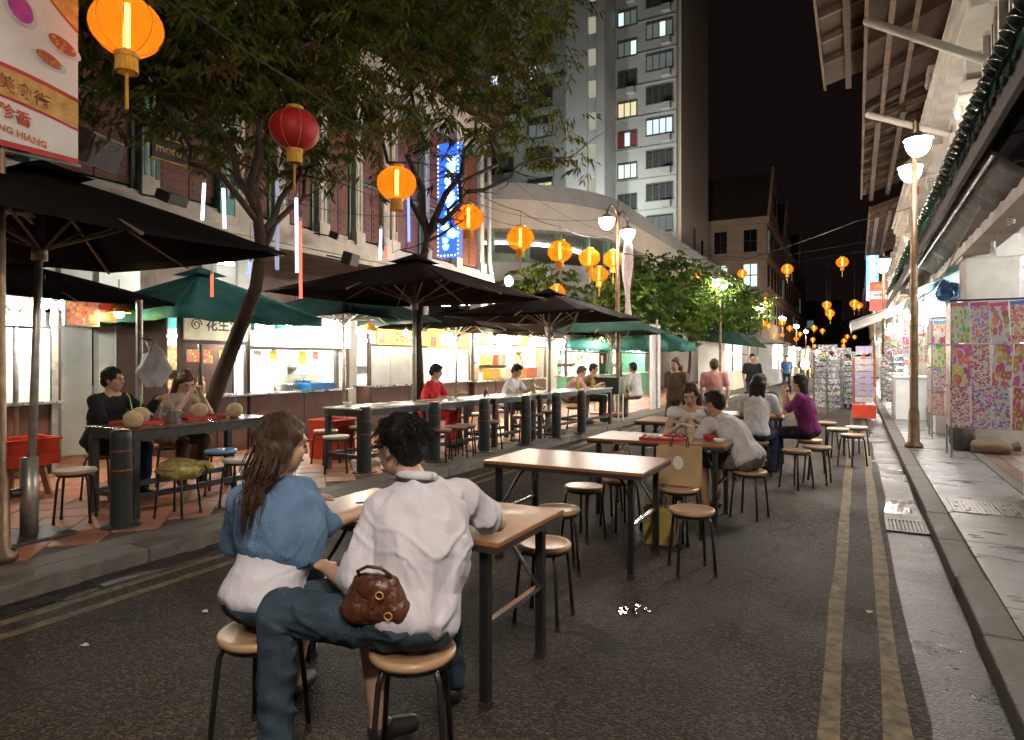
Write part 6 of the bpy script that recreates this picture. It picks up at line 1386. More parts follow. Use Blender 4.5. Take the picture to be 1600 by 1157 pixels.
def sticker_rack(p, label, cols, rows_, sw, sh, side=True, rz=0, z0=.52, seed=1):
    """free-standing wire frame hung with sticker sheets; local x across, front face at y=0 looking to -y"""
    t = thing('sticker_rack', label, 'rack', p, rz); rs = random.Random(seed); W_ = cols*sw; H_ = rows_*sh
    for x in (0, W_): MB().cyl((x, .02, 0), (x, .02, z0+H_+.06), .012, n=8).build('upright', M_RACKW, t)
    for x in (0, W_): MB().cyl((x, .55, 0), (x, .55, z0+H_+.06), .012, n=8).build('upright', M_RACKW, t)
    MB().cyl((-.03, .0, z0+H_+.03), (W_+.03, .0, z0+H_+.03), .014, n=8).build('top_rail', M_BLKM, t)
    for s in (0, W_): MB().cyl((s, .02, z0+H_+.03), (s, .55, z0+H_+.03), .012, n=8).build('side_rail', M_BLKM, t)
    for r_ in range(rows_+1): MB().cyl((0, .02, z0+r_*sh), (W_, .02, z0+r_*sh), .005, n=6).build('cross_wire', M_RACKW, t)
    for r_ in range(rows_):
        for c in range(cols):
            x = c*sw + .006; z = z0 + r_*sh + .01; tl = rs.uniform(-.012, .012); k = rs.randrange(8)
            o = MB().box(0, -.004, 0, sw-.012, 0, sh-.015).build('sticker_sheet', STK[k], t, loc=(x, -.006 - rs.uniform(0, .014), z + rs.uniform(-.012, .006))); o.rotation_euler = (rs.uniform(-.03, .01), rs.uniform(-.06, .06), 0)
            if r_ == rows_-1: MB().box(.002, -.0062, sh-.07, sw-.014, -.0041, sh-.02).build('header_strip', HDR[rs.randrange(2)], o)
    if side:
        for r_ in range(rows_):
            for c in range(3):
                o = MB().box(0, 0, 0, .003, .155, sh-.02).build('sticker_sheet', STK[rs.randrange(8)], t, loc=(-.012, .03 + c*.17, z0 + r_*sh + .01))
    return t
q = on_y(1487, 660, 11.0); sticker_rack((q.x, 11.0, .12), 'wide wire rack of bright sticker sheets before the white column', 5, 3, .225, .585, z0=.42, seed=3)
q = on_x(1452, 640, 1.28); sticker_rack((1.18, 13.6, .12), 'narrow wire rack of sticker cards behind the white column', 2, 4, .19, .42, z0=.40, seed=9)
sticker_rack((1.30, 15.4, .12), 'narrow wire rack of pale cards further along the shop front', 2, 4, .19, .40, z0=.40, seed=12)
# bags and sacks at the column foot
t = thing('sack', 'dark grey sack leaning at the foot of the white column', 'sack', (1.42, 12.0, .12)); lump(MB(), (.17, .15, .26), 31, amp=.2, flat=.1).build('sack_body', mat('sack_dark', (.09, .08, .07), .8, var=.3, scale=8), t, smooth=True, loc=(0, 0, .22)); MB().cyl((0, 0, .44), (.02, 0, .53), .03, .05, 8).build('sack_neck', mat('sack_dark', (.09, .08, .07), .8), t)
t = thing('paper_sack', 'brown paper sack slumped beside the column plinth', 'sack', (1.75, 11.75, .126)); lump(MB(), (.26, .16, .13), 33, amp=.15, flat=.2).build('sack_body', mat('sack_brown', (.26, .19, .13), .8, var=.2, scale=6, bump=.5, bscale=12), t, smooth=True, loc=(0, 0, .09)); MB().cyl((.22, 0, .1), (.33, .02, .12), .05, .08, 8).build('sack_neck', mat('sack_brown', (.26, .19, .13), .8), t)
for k, (px, py, rr) in enumerate(((1405, 536, .17), (1436, 518, .14))):
    t = thing('hanging_ornament', ['orange tasselled ornament hanging in the white lit shop', 'dull red round ornament hanging by the lamp post'][k], 'ornament', on_x(px, py, 1.25)); m_ = mat(['ornament_orange', 'ornament_red'][k], [(.75, .25, .03), (.35, .05, .03)][k], .5)
    MB().ball((0, 0, 0), (rr, rr, rr*1.15), 16, 10).build('globe', m_, t, smooth=True); MB().tube([(-.15, 0, -.2), (-.17, 0, -.45), (0, 0, -.60), (.17, 0, -.45), (.15, 0, -.2)], .035, 8).build('garland', mat('ornament_red_orange', (.75, .10, .02), .5), t, smooth=True) if k == 0 else MB().cyl((0, 0, -.35), (0, 0, -.1), .03, n=8).build('tassel', m_, t)
    MB().cyl((0, 0, rr), (0, 0, 3.42-on_x(px, py, 1.25).z), .004, n=5).build('cord', M_WIRE, t)
t = thing('blue_bundle', 'bundle of blue plastic bags tied over the sticker rack', 'bundle', on_x(1478, 462, 1.35))
for k in range(5): lump(MB(), (.13, .16, .12), 40+k, amp=.35).build('bag', mat('blue_film', (.04, .2, .5), .3, var=.3, scale=14), t, smooth=True, loc=((k % 2)*.14-.05, k*.17-.3, (k % 3)*.07))
for k, (x, y, z) in enumerate(((1.25, 16.2, 1.9), (1.05, 17.0, 2.1), (1.2, 19.6, 1.8), (1.0, 21.0, 1.9), (.9, 22.2, 1.7), (1.1, 23.4, 1.9), (.95, 24.6, 1.8), (1.1, 26.0, 1.7), (1.0, 28.4, 1.8), (1.05, 30.2, 1.8))):
    t = thing('hanging_display', 'strip of small souvenirs hung at the shop front past the lamp post', 'souvenir display', (x, y, z), 0, 'souvenir strips along the far shop fronts')
    MB().cyl((0, 0, .5), (0, 0, 3.3 - z), .005, n=5).build('cord', M_WIRE, t); MB().cyl((-.16, 0, .5), (.16, 0, .5), .01, n=6).build('hanger', M_RACKW, t)
    for r_ in range(5):
        for c in range(2): MB().cbox((-.075 + c*.15, 0, .42 - r_*.2), (.13, .02, .17), Matrix.Rotation(random.uniform(-.1, .1), 3, 'Y')).build('souvenir', STK[(k*3 + r_ + c) % 8], t)
# low white shop plinth and counter beyond the lamp
for k, (x0, y0, x1, y1, h_, lab) in enumerate(((.80, 17.4, 1.9, 18.9, .95, 'white boxed counter of the glaring white shop'), (1.3, 14.4, 1.9, 15.0, .8, 'low white counter beside the narrow sticker racks'))):
    t = thing('shop_counter', lab, 'counter', ((x0+x1)/2, (y0+y1)/2, .12)); a, b = (x1-x0)/2, (y1-y0)/2
    MB().box(-a, -b, 0, a, b, h_).build('counter_body', M_SHOPW, t, bevel=.01); MB().box(-a-.03, -b-.03, h_+.001, a+.03, b+.03, h_+.03).build('counter_top', M_SHOPW, t)
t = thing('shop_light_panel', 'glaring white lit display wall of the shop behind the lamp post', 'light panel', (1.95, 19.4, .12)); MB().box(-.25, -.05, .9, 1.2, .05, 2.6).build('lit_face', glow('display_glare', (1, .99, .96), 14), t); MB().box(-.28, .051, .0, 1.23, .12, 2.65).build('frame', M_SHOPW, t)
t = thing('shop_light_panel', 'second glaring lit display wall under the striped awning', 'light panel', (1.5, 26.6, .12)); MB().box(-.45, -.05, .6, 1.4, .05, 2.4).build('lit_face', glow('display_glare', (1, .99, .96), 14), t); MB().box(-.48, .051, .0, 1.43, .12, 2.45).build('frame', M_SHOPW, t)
# revolving racks standing in the road
def spin_rack(p, label, n, h_, r_, basem, cards, frame, seed):
    t = thing('revolving_rack', label, 'rack', p); rs = random.Random(seed)
    MB().cyl((0, 0, .05), (0, 0, h_), .02, n=8).build('pole', frame, t)
    if basem: MB().box(-r_, -r_, .05, r_, r_, .38).build('base_box', basem, t, bevel=.01)
    else:
        for a in range(4): MB().bar((0, 0, .06), (r_*math.cos(a*PI/2), r_*math.sin(a*PI/2), .03), .025).build('foot', frame, t)
    z0 = .42 if basem else .22
    for a in range(n):
        th = 2*PI*a/n; rt = Matrix.Rotation(th, 3, 'Z')
        fr_ = MB()
        for s in (-1, 1): fr_.bar(rt @ Vector((r_*.95, s*r_*.62*6/n, z0)), rt @ Vector((r_*.95, s*r_*.62*6/n, h_-.05)), .014)
        fo = fr_.build('face_frame', frame, t); stuff(fo)
        k = 0; z = z0 + .02
        while z < h_-.18:
            o = MB().cbox((0, 0, 0), (.006, r_*1.05*6/n*.98, .125), Matrix.Rotation(.12, 3, 'Y')).build('card', cards[rs.randrange(len(cards))], t, loc=rt @ Vector((r_*.95, 0, z+.07))); o.rotation_euler = (0, 0, th); z += .155; k += 1
    MB().box(-r_*.7, -.02, h_, r_*.7, .02, h_+.17).build('header_card', cards[0], t)
M_SILV = [print_mat('card_silver', (.6, .61, .63), 17, .55, .3, .35), print_mat('card_grey', (.45, .47, .5), 20, .55, .3, .3), print_mat('card_white', (.7, .7, .68), 15, .5, .6, .4)]
M_PURP = [print_mat('card_violet', (.5, .42, .62), 45, .35, .5, .45), print_mat('card_mixed', (.7, .65, .66), 40, .35, .7, .55)]
q = on_z(1293, 650); spin_rack((q.x, q.y, 0), 'tall silver revolving rack of trinkets standing in the road', 6, 1.72, .33, None, M_SILV, M_CHR, 2)
q = on_z(1311, 646); spin_rack((q.x + .1, q.y + .6, 0), 'second silver revolving rack behind the tall one', 6, 1.66, .28, None, M_SILV, M_CHR, 5)
q = on_z(1350, 656); spin_rack((q.x, q.y, 0), 'revolving card rack on a bright red base box', 4, 1.66, .26, M_REDPL, M_PURP, mat('rack_red', (.6, .08, .04), .4), 7)
q = on_z(1377, 642, .12); spin_rack((.85, q.y, .12), 'pale revolving rack on the pavement beside the red based one', 6, 1.6, .26, None, M_SILV, M_CHR, 11)
for k, (x, y) in enumerate(((-.7, 33.5), (-.2, 35.5), (.2, 30.5))): spin_rack((x, y, 0), ['distant revolving rack under the yellow lamp', 'distant revolving rack past the yellow lamp', 'distant revolving rack by the striped awning'][k], 6, 1.7, .32, None, M_SILV + M_PURP, M_CHR, 20+k)
# white poster panel by the trees
t = thing('poster_panel', 'tall pale poster panel on a post among the green trees', 'sign', (-5.0, 18.1, .12)); MB().box(-.03, -.45, .0, .03, .45, 2.35).build('panel', mat('panel_pale', (.62, .58, .58), .5, var=.08), t); MB().cyl((.05, 0, 0), (.05, 0, 2.5), .03, n=8).build('post', M_ALU, t)
# ================================================================== PEOPLE
TMP = bpy.data.scenes.new('scratch')
def fuse(mb, vox, it, name, m_, parent, fold=0.0, fs=(1, 1, 1), seed=0.0, ridge=False):
    """union of overlapping rounded shapes into one continuous smooth surface"""
    me0 = mb.mesh('s', m_); ob = bpy.data.objects.new('s', me0); TMP.collection.objects.link(ob)
    r_ = ob.modifiers.new('r', 'REMESH'); r_.mode = 'VOXEL'; r_.voxel_size = vox
    s_ = ob.modifiers.new('s', 'SMOOTH'); s_.factor = .5; s_.iterations = it
    vl = TMP.view_layers[0]; vl.update(); me = bpy.data.meshes.new_from_object(ob.evaluated_get(vl.depsgraph))
    bpy.data.objects.remove(ob); bpy.data.meshes.remove(me0)
    if fold:
        nv = len(me.vertices); co = np.zeros(nv*3); me.vertices.foreach_get('co', co); no = np.array([v.normal[:] for v in me.vertices]); co = co.reshape(-1, 3)
        f2 = (fs[0]*2.4, fs[1]*2.4, fs[2]*2.1); d = np.array([.45*noise.noise(Vector((p[0]*f2[0], p[1]*f2[1]+seed, p[2]*f2[2]))) for p in co]) + np.array([((1 - abs(noise.noise(Vector((p[0]*fs[0]+seed, p[1]*fs[1], p[2]*fs[2]))))*2.2) if ridge else noise.noise(Vector((p[0]*fs[0]+seed, p[1]*fs[1], p[2]*fs[2])))) for p in co])
        if ridge:
            cr = np.array([max(0.0, math.sin(6.28*(p[2]*5.5 + (p[0]-p[1])*3.0 + 1.6*noise.noise(Vector((p[0]*5+seed, p[1]*5, p[2]*4))))))**4 * max(0.0, .35 + noise.noise(Vector((p[0]*3.2, p[1]*3.2+seed, p[2]*3.2+7)))) for p in co])
            d = d + 1.25*cr
        co += no * (d*fold)[:, None]; me.vertices.foreach_set('co', co.ravel())
    me.materials.clear(); me.materials.append(m_); me.polygons.foreach_set('use_smooth', [True]*len(me.polygons)); me.update(); me.name = name
    return link(name, me, parent)
def cap(mb, a, b, ra, rb, n=10):
    a = Vector(a); b = Vector(b)
    mb.ball(a, ra, n, 7); mb.ball(b, rb, n, 7); mb.cyl(a, b, ra, rb, n); return mb
def frame(right, up):
    r_ = Vector(right).normalized(); u = Vector(up).normalized(); f = u.cross(r_).normalized(); r_ = f.cross(u).normalized()
    return Matrix((r_, f, u)).transposed()
SKIN = [mat('skin_light', (.50, .30, .20), .5, var=.1, scale=14), mat('skin_tan', (.40, .22, .135), .5, var=.1, scale=14)]
M_HAIRK = mat('hair_black', (.007, .006, .005), .55, spec=.25, var=.4, scale=30, bump=.6, bscale=120, stretch=(1, 1, .2)); M_HAIRB = mat('hair_brown', (.06, .028, .012), .5, spec=.3, var=.4, scale=30, bump=.6, bscale=120, stretch=(1, 1, .2)); M_HAIRR = mat('hair_auburn', (.050, .025, .012), .5, spec=.3, var=.4, scale=30, bump=.6, bscale=120, stretch=(1, 1, .2))
M_EYE = mat('eye_dark', (.02, .015, .012), .2); M_LIP = mat('lips', (.33, .11, .09), .4)
def cloth(name, c, rough=.85): return mat(name, c, rough, var=.14, scale=7, bump=.6, bscale=16, spec=.2)
M_DENIM = mat('denim', (.035, .055, .075), .8, var=.3, scale=9, bump=.3, bscale=160, spec=.2); M_SHOE = mat('shoe_dark', (.03, .025, .02), .5)
def torso_path(J, k):
    """ellipsoid stack from pelvis (k=0) to shoulder girdle (k=1)"""
    pel, che, nec = J['pelvis'], J['chest'], J['neck']
    a = pel.lerp(che, min(1, k/.55)) if k < .55 else che.lerp(nec, (k-.55)/.55)
    return a
def torso(mb, J, grow=0.0, k0=0.0, k1=1.0, w=1.0, steps=26, flare=0.0):
    hr = (J['hipR']-J['hipL']).normalized(); sr = (J['shR']-J['shL']).normalized()
    for i in range(steps):
        k = k0 + (k1-k0)*i/(steps-1); c = torso_path(J, k); up = torso_path(J, min(1, k+.06)) - torso_path(J, max(0, k-.06)); rt = hr.lerp(sr, k)
        rx = np.interp(k, [0, .25, .55, .8, 1.0], [.165, .142, .165, .165, .085])*w; ry = np.interp(k, [0, .25, .55, .8, 1.0], [.125, .105, .122, .105, .065])
        fl = flare*max(0, .35-k)
        mb.ball(c, (rx+grow+fl, ry+grow+fl, .075), 20, 9, frame(rt, up))
    return mb
def hand(mb, wrist, dirv, nrm, side, s=1.0, curl=.5):
    d = Vector(dirv).normalized(); n = Vector(nrm); n = (n - d*n.dot(d)).normalized(); x = d.cross(n)
    pc = wrist + d*.045*s; mb.ball(pc, (.038*s, .016*s, .05*s), 10, 7, Matrix((x, n, d)).transposed()); cap(mb, wrist - d*.01, wrist + d*.03*s, .024*s, .026*s)
    for k in range(4):
        o = pc + x*((k-1.5)*.0195*s) + d*(.035*s - abs(k-1.4)*.004); l_ = [.036, .042, .040, .031][k]*s
        a = curl*(.55 + .1*k); p1 = o + (d*math.cos(a) - n*math.sin(a))*l_; a2 = a + curl*.9; p2 = p1 + (d*math.cos(a2) - n*math.sin(a2))*l_*.85; cap(mb, o, p1, .0095*s, .0088*s, 8); cap(mb, p1, p2, .0088*s, .0075*s, 8)
    t0 = pc - d*.018*s + x*(-side)*.03*s; t1 = t0 + (d*.6 + x*(-side)*.7 - n*.25).normalized()*.034*s; t2 = t1 + (d*.9 + x*(-side)*.25 - n*.35).normalized()*.028*s; cap(mb, t0, t1, .0125*s, .0105*s, 8); cap(mb, t1, t2, .0105*s, .0085*s, 8)
def head_frame(J): return frame(Vector(J['hfwd']).cross(J.get('hup', Vector((0, 0, 1)))), Vector((0, 0, 1)) - Vector(J['hfwd'])*Vector(J['hfwd']).z*0.9)
def head(mb, J, s=1.0):
    H = head_frame(J); c = J['head']; P_ = lambda x, y, z: c + H @ Vector((x, y, z))*s
    mb.ball(P_(0, -.012, .028), (.076*s, .094*s, .092*s), 16, 11, H); mb.ball(P_(0, .022, -.035), (.061*s, .066*s, .083*s), 14, 9, H); mb.ball(P_(0, .045, -.092), (.030*s, .030*s, .024*s), 10, 7, H)
    cap(mb, P_(0, .086, .012), P_(0, .102, -.022), .010*s, .0145*s, 8); mb.ball(P_(0, .075, .026), (.052*s, .018*s, .014*s), 10, 6, H)
    for q in (-1, 1):
        mb.ball(P_(q*.076, -.008, -.008), (.011*s, .022*s, .033*s), 8, 7, H); mb.ball(P_(q*.036, .058, -.028), (.024*s, .020*s, .022*s), 8, 6, H)
    cap(mb, J['neck'] - Vector((0, 0, .03)), c + H @ Vector((0, -.02, -.06))*s, .058*s, .052*s)
def person(label, loc, rz, J, shirt, legs, hair, skin=0, vox=.014, s=1.0, sleeve='short', female=False, pants_to='ankle', group=None, face=True, fold=.006, shirt_k=(.0, .93), shoes=True, shirt2=None, strands=0, hand_curl=(.6, .6), w=None):
    t = thing('person', label, 'person', loc, rz, group); sk = SKIN[skin]; W_ = w or (.88 if female else 1.0)
    b = MB(); torso(b, J, w=W_); head(b, J)
    for q in 'LR':
        cap(b, J['sh'+q], J['neck'].lerp(J['sh'+q], .3) + Vector((0, 0, -.01)), .058, .055); cap(b, J['sh'+q], J['el'+q], .050*W_, .039*W_); cap(b, J['el'+q], J['wr'+q], .040*W_, .026*W_)
        dv = (J['wr'+q]-J['el'+q]).normalized(); dv = J.get('hd'+q, dv); hand(b, J['wr'+q], dv, J.get('hn'+q, Vector((0, 0, 1))), 1 if q == 'R' else -1, .95 if female else 1.03, hand_curl[0 if q == 'L' else 1])
        cap(b, J['hip'+q], J['kn'+q], .082, .056); cap(b, J['kn'+q], J['kn'+q].lerp(J['an'+q], .4), .055, .054); cap(b, J['kn'+q].lerp(J['an'+q], .4), J['an'+q], .054, .034); cap(b, J['an'+q] - Vector((0, 0, .03)), J['to'+q], .038, .026)
    fuse(b, vox, 3, 'body', sk, t)
    # shirt
    g = MB(); torso(g, J, .030 if shirt2 else .018, *shirt_k, w=W_, flare=.045)
    for q in 'LR':
        e = {'short': J['sh'+q].lerp(J['el'+q], .72), 'none': J['sh'+q].lerp(J['el'+q], .05), 'half': J['el'+q].lerp(J['wr'+q], .12), 'rolled': J['sh'+q].lerp(J['el'+q], .90 if q == 'L' else .70), 'long': J['wr'+q]}[sleeve]
        cap(g, J['sh'+q], J['neck'].lerp(J['sh'+q], .42) + Vector((0, 0, -.018)), .068, .058)
        if sleeve in ('half', 'long'): cap(g, J['sh'+q], J['el'+q], .067*W_, .056*W_); cap(g, J['el'+q], e, .057*W_, .050*W_ if sleeve == 'half' else .040*W_)
        elif sleeve in ('short', 'rolled'): cap(g, J['sh'+q], e, .070*W_, .058*W_)
        if sleeve == 'rolled': dv = (J['el'+q]-J['sh'+q]).normalized(); cap(g, e - dv*.045, e - dv*.005, .067*W_, .066*W_)
    fuse(g, vox, 6, 'shirt', shirt, t, fold, (11, 11, 4.5), len(label)*1.7, True)
    if shirt2: g = MB(); torso(g, J, .014, *shirt2[1], w=W_, flare=.05); fuse(g, vox, 6, 'undershirt', shirt2[0], t, fold*.7, (6, 6, 12), 3.1, True)
    # trousers
    p_ = MB(); torso(p_, J, .015, -.04, .18, w=W_, steps=8); cap(p_, J['hipL'], J['hipR'], .085, .085)
    for q in 'LR':
        cap(p_, J['hip'+q], J['kn'+q], .088, .070)
        if pants_to == 'ankle': cap(p_, J['kn'+q], J['an'+q] + Vector((0, 0, .02)), .068, .056)
        elif pants_to == 'calf': cap(p_, J['kn'+q], J['kn'+q].lerp(J['an'+q], .3), .067, .062)
        elif pants_to == 'knee': cap(p_, J['hip'+q], J['kn'+q].lerp(J['hip'+q], .1), .095, .074)
    fuse(p_, vox, 2, 'trousers', legs, t, fold*.8, (10, 10, 10), len(label)*.9, True)
    if shoes:
        for q in 'LR':
            so = MB(); a = J['an'+q]; o = J['to'+q]; cap(so, Vector((a.x, a.y, o.z+.012)), o + Vector((0, 0, .008)), .044, .036); fuse(so, vox, 2, 'shoe', M_SHOE, t)
    # hair
    style, hm = hair; H = head_frame(J); c = J['head']; P_ = lambda x, y, z: c + H @ Vector((x, y, z)); h = MB()
    h.ball(P_(0, -.020, .040), (.084, .098, .094), 16, 11, H); h.ball(P_(0, -.055, .0), (.078, .062, .085), 14, 9, H)
    for q in (-1, 1): h.ball(P_(q*.060, -.018, .030), (.028, .060, .058), 10, 7, H)
    if style == 'short': h.ball(P_(0, .050, .090), (.056, .036, .026), 10, 7, H)
    else: h.ball(P_(0, .040, .080), (.060, .034, .030), 10, 7, H)
    if style in ('long', 'pony'):
        for q in (-1, 1): cap(h, P_(q*.062, .012, .05), P_(q*.074, -.03, -.05), .026, .026)
    if style == 'long':
        for q in (-1, 0, 1): cap(h, P_(q*.06, -.05, -.02), P_(q*.065, -.085 + abs(q)*.03, -.26), .05, .032)
    if style == 'pony':
        pts = J['pony']
        for a_, b_, r0, r1 in zip(pts[:-1], pts[1:], (.050, .058, .052, .040), (.058, .052, .040, .018)): cap(h, a_, b_, r0, r1)
    ho = fuse(h, max(.008, vox*.8), 2, 'hair', hm, t, .006 if style != 'short' else .008, (26, 26, 10) if style != 'short' else (40, 40, 30), 2.0)
    if strands:
        rs = random.Random(strands); st = MB(); n_ = strands
        for k in range(n_):
            a = rs.uniform(-1, 1); u = Vector((rs.gauss(0, 1), rs.gauss(0, 1) - .25, abs(rs.gauss(0, 1)) - .25)).normalized(); p0 = P_(u.x*.087, u.y*.102 - .02, u.z*.097 + .035)
            if (u.y > .55 and u.z < .25) or (style != 'short' and u.y < -.25): continue
            if style == 'short':
                d = (H @ Vector((u.x*.7, u.y*.7 - .25, -.55 + u.z*.2))).normalized(); L_ = rs.uniform(.025, .05); st.tube([p0, p0 + d*L_*.5 + H @ u*.006, p0 + d*L_ + H @ u*.004], [.0016, .0013, .0005], 3, False)
            else:
                d = (H @ Vector((-u.x*.2, -.8 - u.y*.3, .1 - u.z*.45))).normalized(); L_ = rs.uniform(.04, .09); st.tube([p0, p0 + d*L_*.5 + H @ u*.004, p0 + d*L_ + H @ u*.001], [.0014, .0012, .0006], 3, False)
        if style == 'pony':
            pts = J['pony']
            for k in range(320):
                o = Vector((rs.gauss(0, 1), rs.gauss(0, 1), rs.gauss(0, .4)))*.026; o2 = Vector((rs.gauss(0, 1), rs.gauss(0, 1), rs.gauss(0, .6)))*.026
                st.tube([pts[0] + o*.5, pts[1] + o*1.3, pts[2] + o*1.4, pts[3] + o2, pts[4] + o2*.9 + Vector((0, 0, -rs.uniform(0, .07)))], [.0018, .0018, .0016, .0014, .0005], 3, False)
        stuff(st.build('hair_strands', hm, ho))
    if face:
        for q in (-1, 1):
            MB().ball(P_(q*.031, .081, -.003), (.0125, .006, .0055), 10, 6, H).build('eye', M_EYE, t); MB().ball(P_(q*.033, .088, .022), (.019, .006, .0045), 10, 6, H).build('eyebrow', hm, t)
        MB().ball(P_(0, .084, -.060), (.023, .008, .0075), 10, 6, H).build('mouth', M_LIP, t)
    return t, P_, H
V = Vector
def sit(lean=.2, seat=.45, knee=.13, arms='table', zt=.78, hp=(0, 1, -.15), hdx=0.0, tw=0.0, arm_sp=.16, reach=.42, kfwd=.42):
    J = {}; J['pelvis'] = V((0, 0, seat+.10)); J['chest'] = J['pelvis'] + V((0, math.sin(lean)*.27, math.cos(lean)*.27)); J['neck'] = J['chest'] + V((0, math.sin(lean*1.3)*.24, math.cos(lean*1.3)*.24))
    f = V(hp).normalized(); J['hfwd'] = f; J['head'] = J['neck'] + V((hdx, .02 + max(0, -f.z)*.06, .135)); st = J['neck'] + V((0, -.01, -.065)); J['shL'] = st + V((-.18, tw*.1, 0)); J['shR'] = st + V((.18, -tw*.1, 0))
    for q, sg in (('L', -1), ('R', 1)):
        J['hip'+q] = J['pelvis'] + V((sg*.09, .01, -.02)); J['kn'+q] = V((sg*knee, kfwd, seat+.06)); J['an'+q] = V((sg*knee*.9, kfwd-.03, .08)); J['to'+q] = V((sg*knee, kfwd+.12, .032))
        if arms == 'table': J['el'+q] = V((sg*(arm_sp+.09), st.y+.14, zt+.05)) if False else J['sh'+q] + V((sg*.06, .16, -.22)); J['wr'+q] = V((sg*arm_sp*.6, st.y+reach, zt+.045))
        elif arms == 'mouth': J['el'+q] = J['sh'+q] + V((sg*.06, .18, -.19)); J['wr'+q] = J['head'] + V((sg*.06, .17, -.12))
        elif arms == 'lap': J['el'+q] = J['sh'+q] + V((sg*.05, .02, -.27)); J['wr'+q] = V((sg*.08, .22, seat+.2))
    return J
def stand(h=1.65, stride=0.0, arms=0.0, hp=(0, 1, -.05)):
    k = h/1.65; J = {}; J['pelvis'] = V((0, 0, .90*k)); J['chest'] = V((0, .01, 1.16*k)); J['neck'] = V((0, .01, 1.39*k)); J['hfwd'] = V(hp).normalized(); J['head'] = V((0, .03, 1.525*k)); st = V((0, 0, 1.325*k)); J['shL'] = st + V((-.175, 0, 0)); J['shR'] = st + V((.175, 0, 0))
    for q, sg in (('L', -1), ('R', 1)):
        s_ = stride*sg; J['hip'+q] = J['pelvis'] + V((sg*.09, 0, -.03)); J['kn'+q] = V((sg*.10, s_*.5 + .02, .48*k)); J['an'+q] = V((sg*.10, s_, .08)); J['to'+q] = V((sg*.11, s_+.14, .03)); J['el'+q] = J['sh'+q] + V((sg*.06, -s_*.3 - .02, -.27*k)); J['wr'+q] = J['el'+q] + V((-sg*.02, .07 - s_*.3 + arms, -.23*k + arms))
    return J
# ---- the couple at the table in front
D_ = at_depth
def rel(J, o): return {k: (v - V(o) if k not in ('hfwd', 'hup', 'hdL', 'hdR', 'hnL', 'hnR', 'pony') else v) for k, v in J.items()}
o = V((SM[0], SM[1], 0))
J = dict(pelvis=V((-1.45, 1.93, .555)), chest=V((-1.425, 2.0, .80)), neck=D_(652, 752, 2.55), head=D_(624, 697, 2.57), hfwd=V((-.97, .12, -.08)).normalized(), shL=D_(600, 800, 2.47), shR=D_(722, 780, 2.64),
         hipL=V((-1.52, 1.88, .53)), hipR=V((-1.385, 1.99, .53)), knL=V((-1.90, 1.74, .575)), anL=V((-1.87, 1.70, .09)), toL=V((-2.0, 1.72, .032)), knR=V((-1.60, 2.36, .52)), anR=V((-1.56, 2.40, .09)), toR=V((-1.62, 2.53, .032)),
         elL=D_(552, 918, 2.38), wrL=V((-1.84, 1.93, .68)), elR=V((-1.36, 2.44, .80)), wrR=V((-1.66, 2.60, .785)), hnL=V((0, 0, 1)), hnR=V((0, 0, 1)))
M_SHIRTW = mat('white_shirt_cotton', (.60, .58, .62), .8, var=.05, scale=5, bump=.8, bscale=13, spec=.2, stretch=(1, 1, .6))
pm, Pm, Hm = person('man in a rumpled white shirt seated with his back turned, wearing glasses', o, 0, rel(J, o), M_SHIRTW, M_DENIM, ('short', M_HAIRK), 0, .0075, sleeve='rolled', fold=.0125, strands=900, shirt_k=(.03, .93))
col = MB().tube([J['neck'] - o + V((-.008 + .066*math.cos(a), .006 + .064*math.sin(a), .020 - .012*math.sin(a))) for a in [i*PI/10 for i in range(21)]], .019, 8).build('collar', M_SHIRTW, pm, smooth=True)
MB().tube([J['neck'] - o + V((-.008 + .084*math.cos(a), .006 + .080*math.sin(a), .002 - .012*math.sin(a))) for a in [i*PI/10 for i in range(21)]], .008, 6).build('neck_strap', M_BLKB, pm)
gl = MB()
for q in (-1, 1):
    gl.tube([Pm(q*.034 + .024*math.cos(a), .100, -.002 + .017*math.sin(a)) for a in [i*PI/8 for i in range(17)]], .0022, 5); gl.tube([Pm(q*.058, .099, .004), Pm(q*.078, .05, .004), Pm(q*.081, -.02, -.002)], .0024, 5)
gl.build('glasses', M_BLKB, pm)
o = V((SW[0], SW[1], 0))
J = dict(pelvis=V((-2.06, 1.80, .555)), chest=V((-2.05, 1.90, .79)), neck=D_(425, 746, 2.66), head=D_(443, 694, 2.68), hfwd=V((.35, .92, -.16)).normalized(), shL=D_(382, 785, 2.58), shR=D_(472, 770, 2.74),
         hipL=V((-2.14, 1.83, .53)), hipR=V((-1.98, 1.81, .53)), knL=V((-2.22, 2.22, .525)), anL=V((-2.2, 2.10, .09)), toL=V((-2.22, 2.22, .032)), knR=V((-1.83, 2.16, .525)), anR=V((-1.66, 2.02, .09)), toR=V((-1.58, 2.13, .032)),
         elL=D_(362, 850, 2.72), wrL=V((-2.42, 2.46, .79)), elR=D_(508, 822, 2.84), wrR=V((-2.07, 2.62, .79)))
Jr = rel(J, o); hd = Jr['head']; Hh = head_frame(J)
Jr['pony'] = [hd + Hh @ V((0, -.085, .02)), D_(421, 706, 2.585) - o, D_(409, 738, 2.55) - o, D_(398, 778, 2.53) - o, D_(390, 815, 2.525) - o]
M_BLUEC = mat('blue_cardigan_knit', (.12, .205, .33), .9, var=.2, scale=12, bump=.5, bscale=140, spec=.15)
person('woman with a brown ponytail in a short blue cardigan over a white shirt', o, 0, Jr, M_BLUEC, M_DENIM, ('pony', M_HAIRR), 0, .0075, sleeve='half', female=True, pants_to='calf', fold=.006, shirt_k=(.42, .93), shirt2=(M_SHIRTW, (.0, .45)), strands=700)
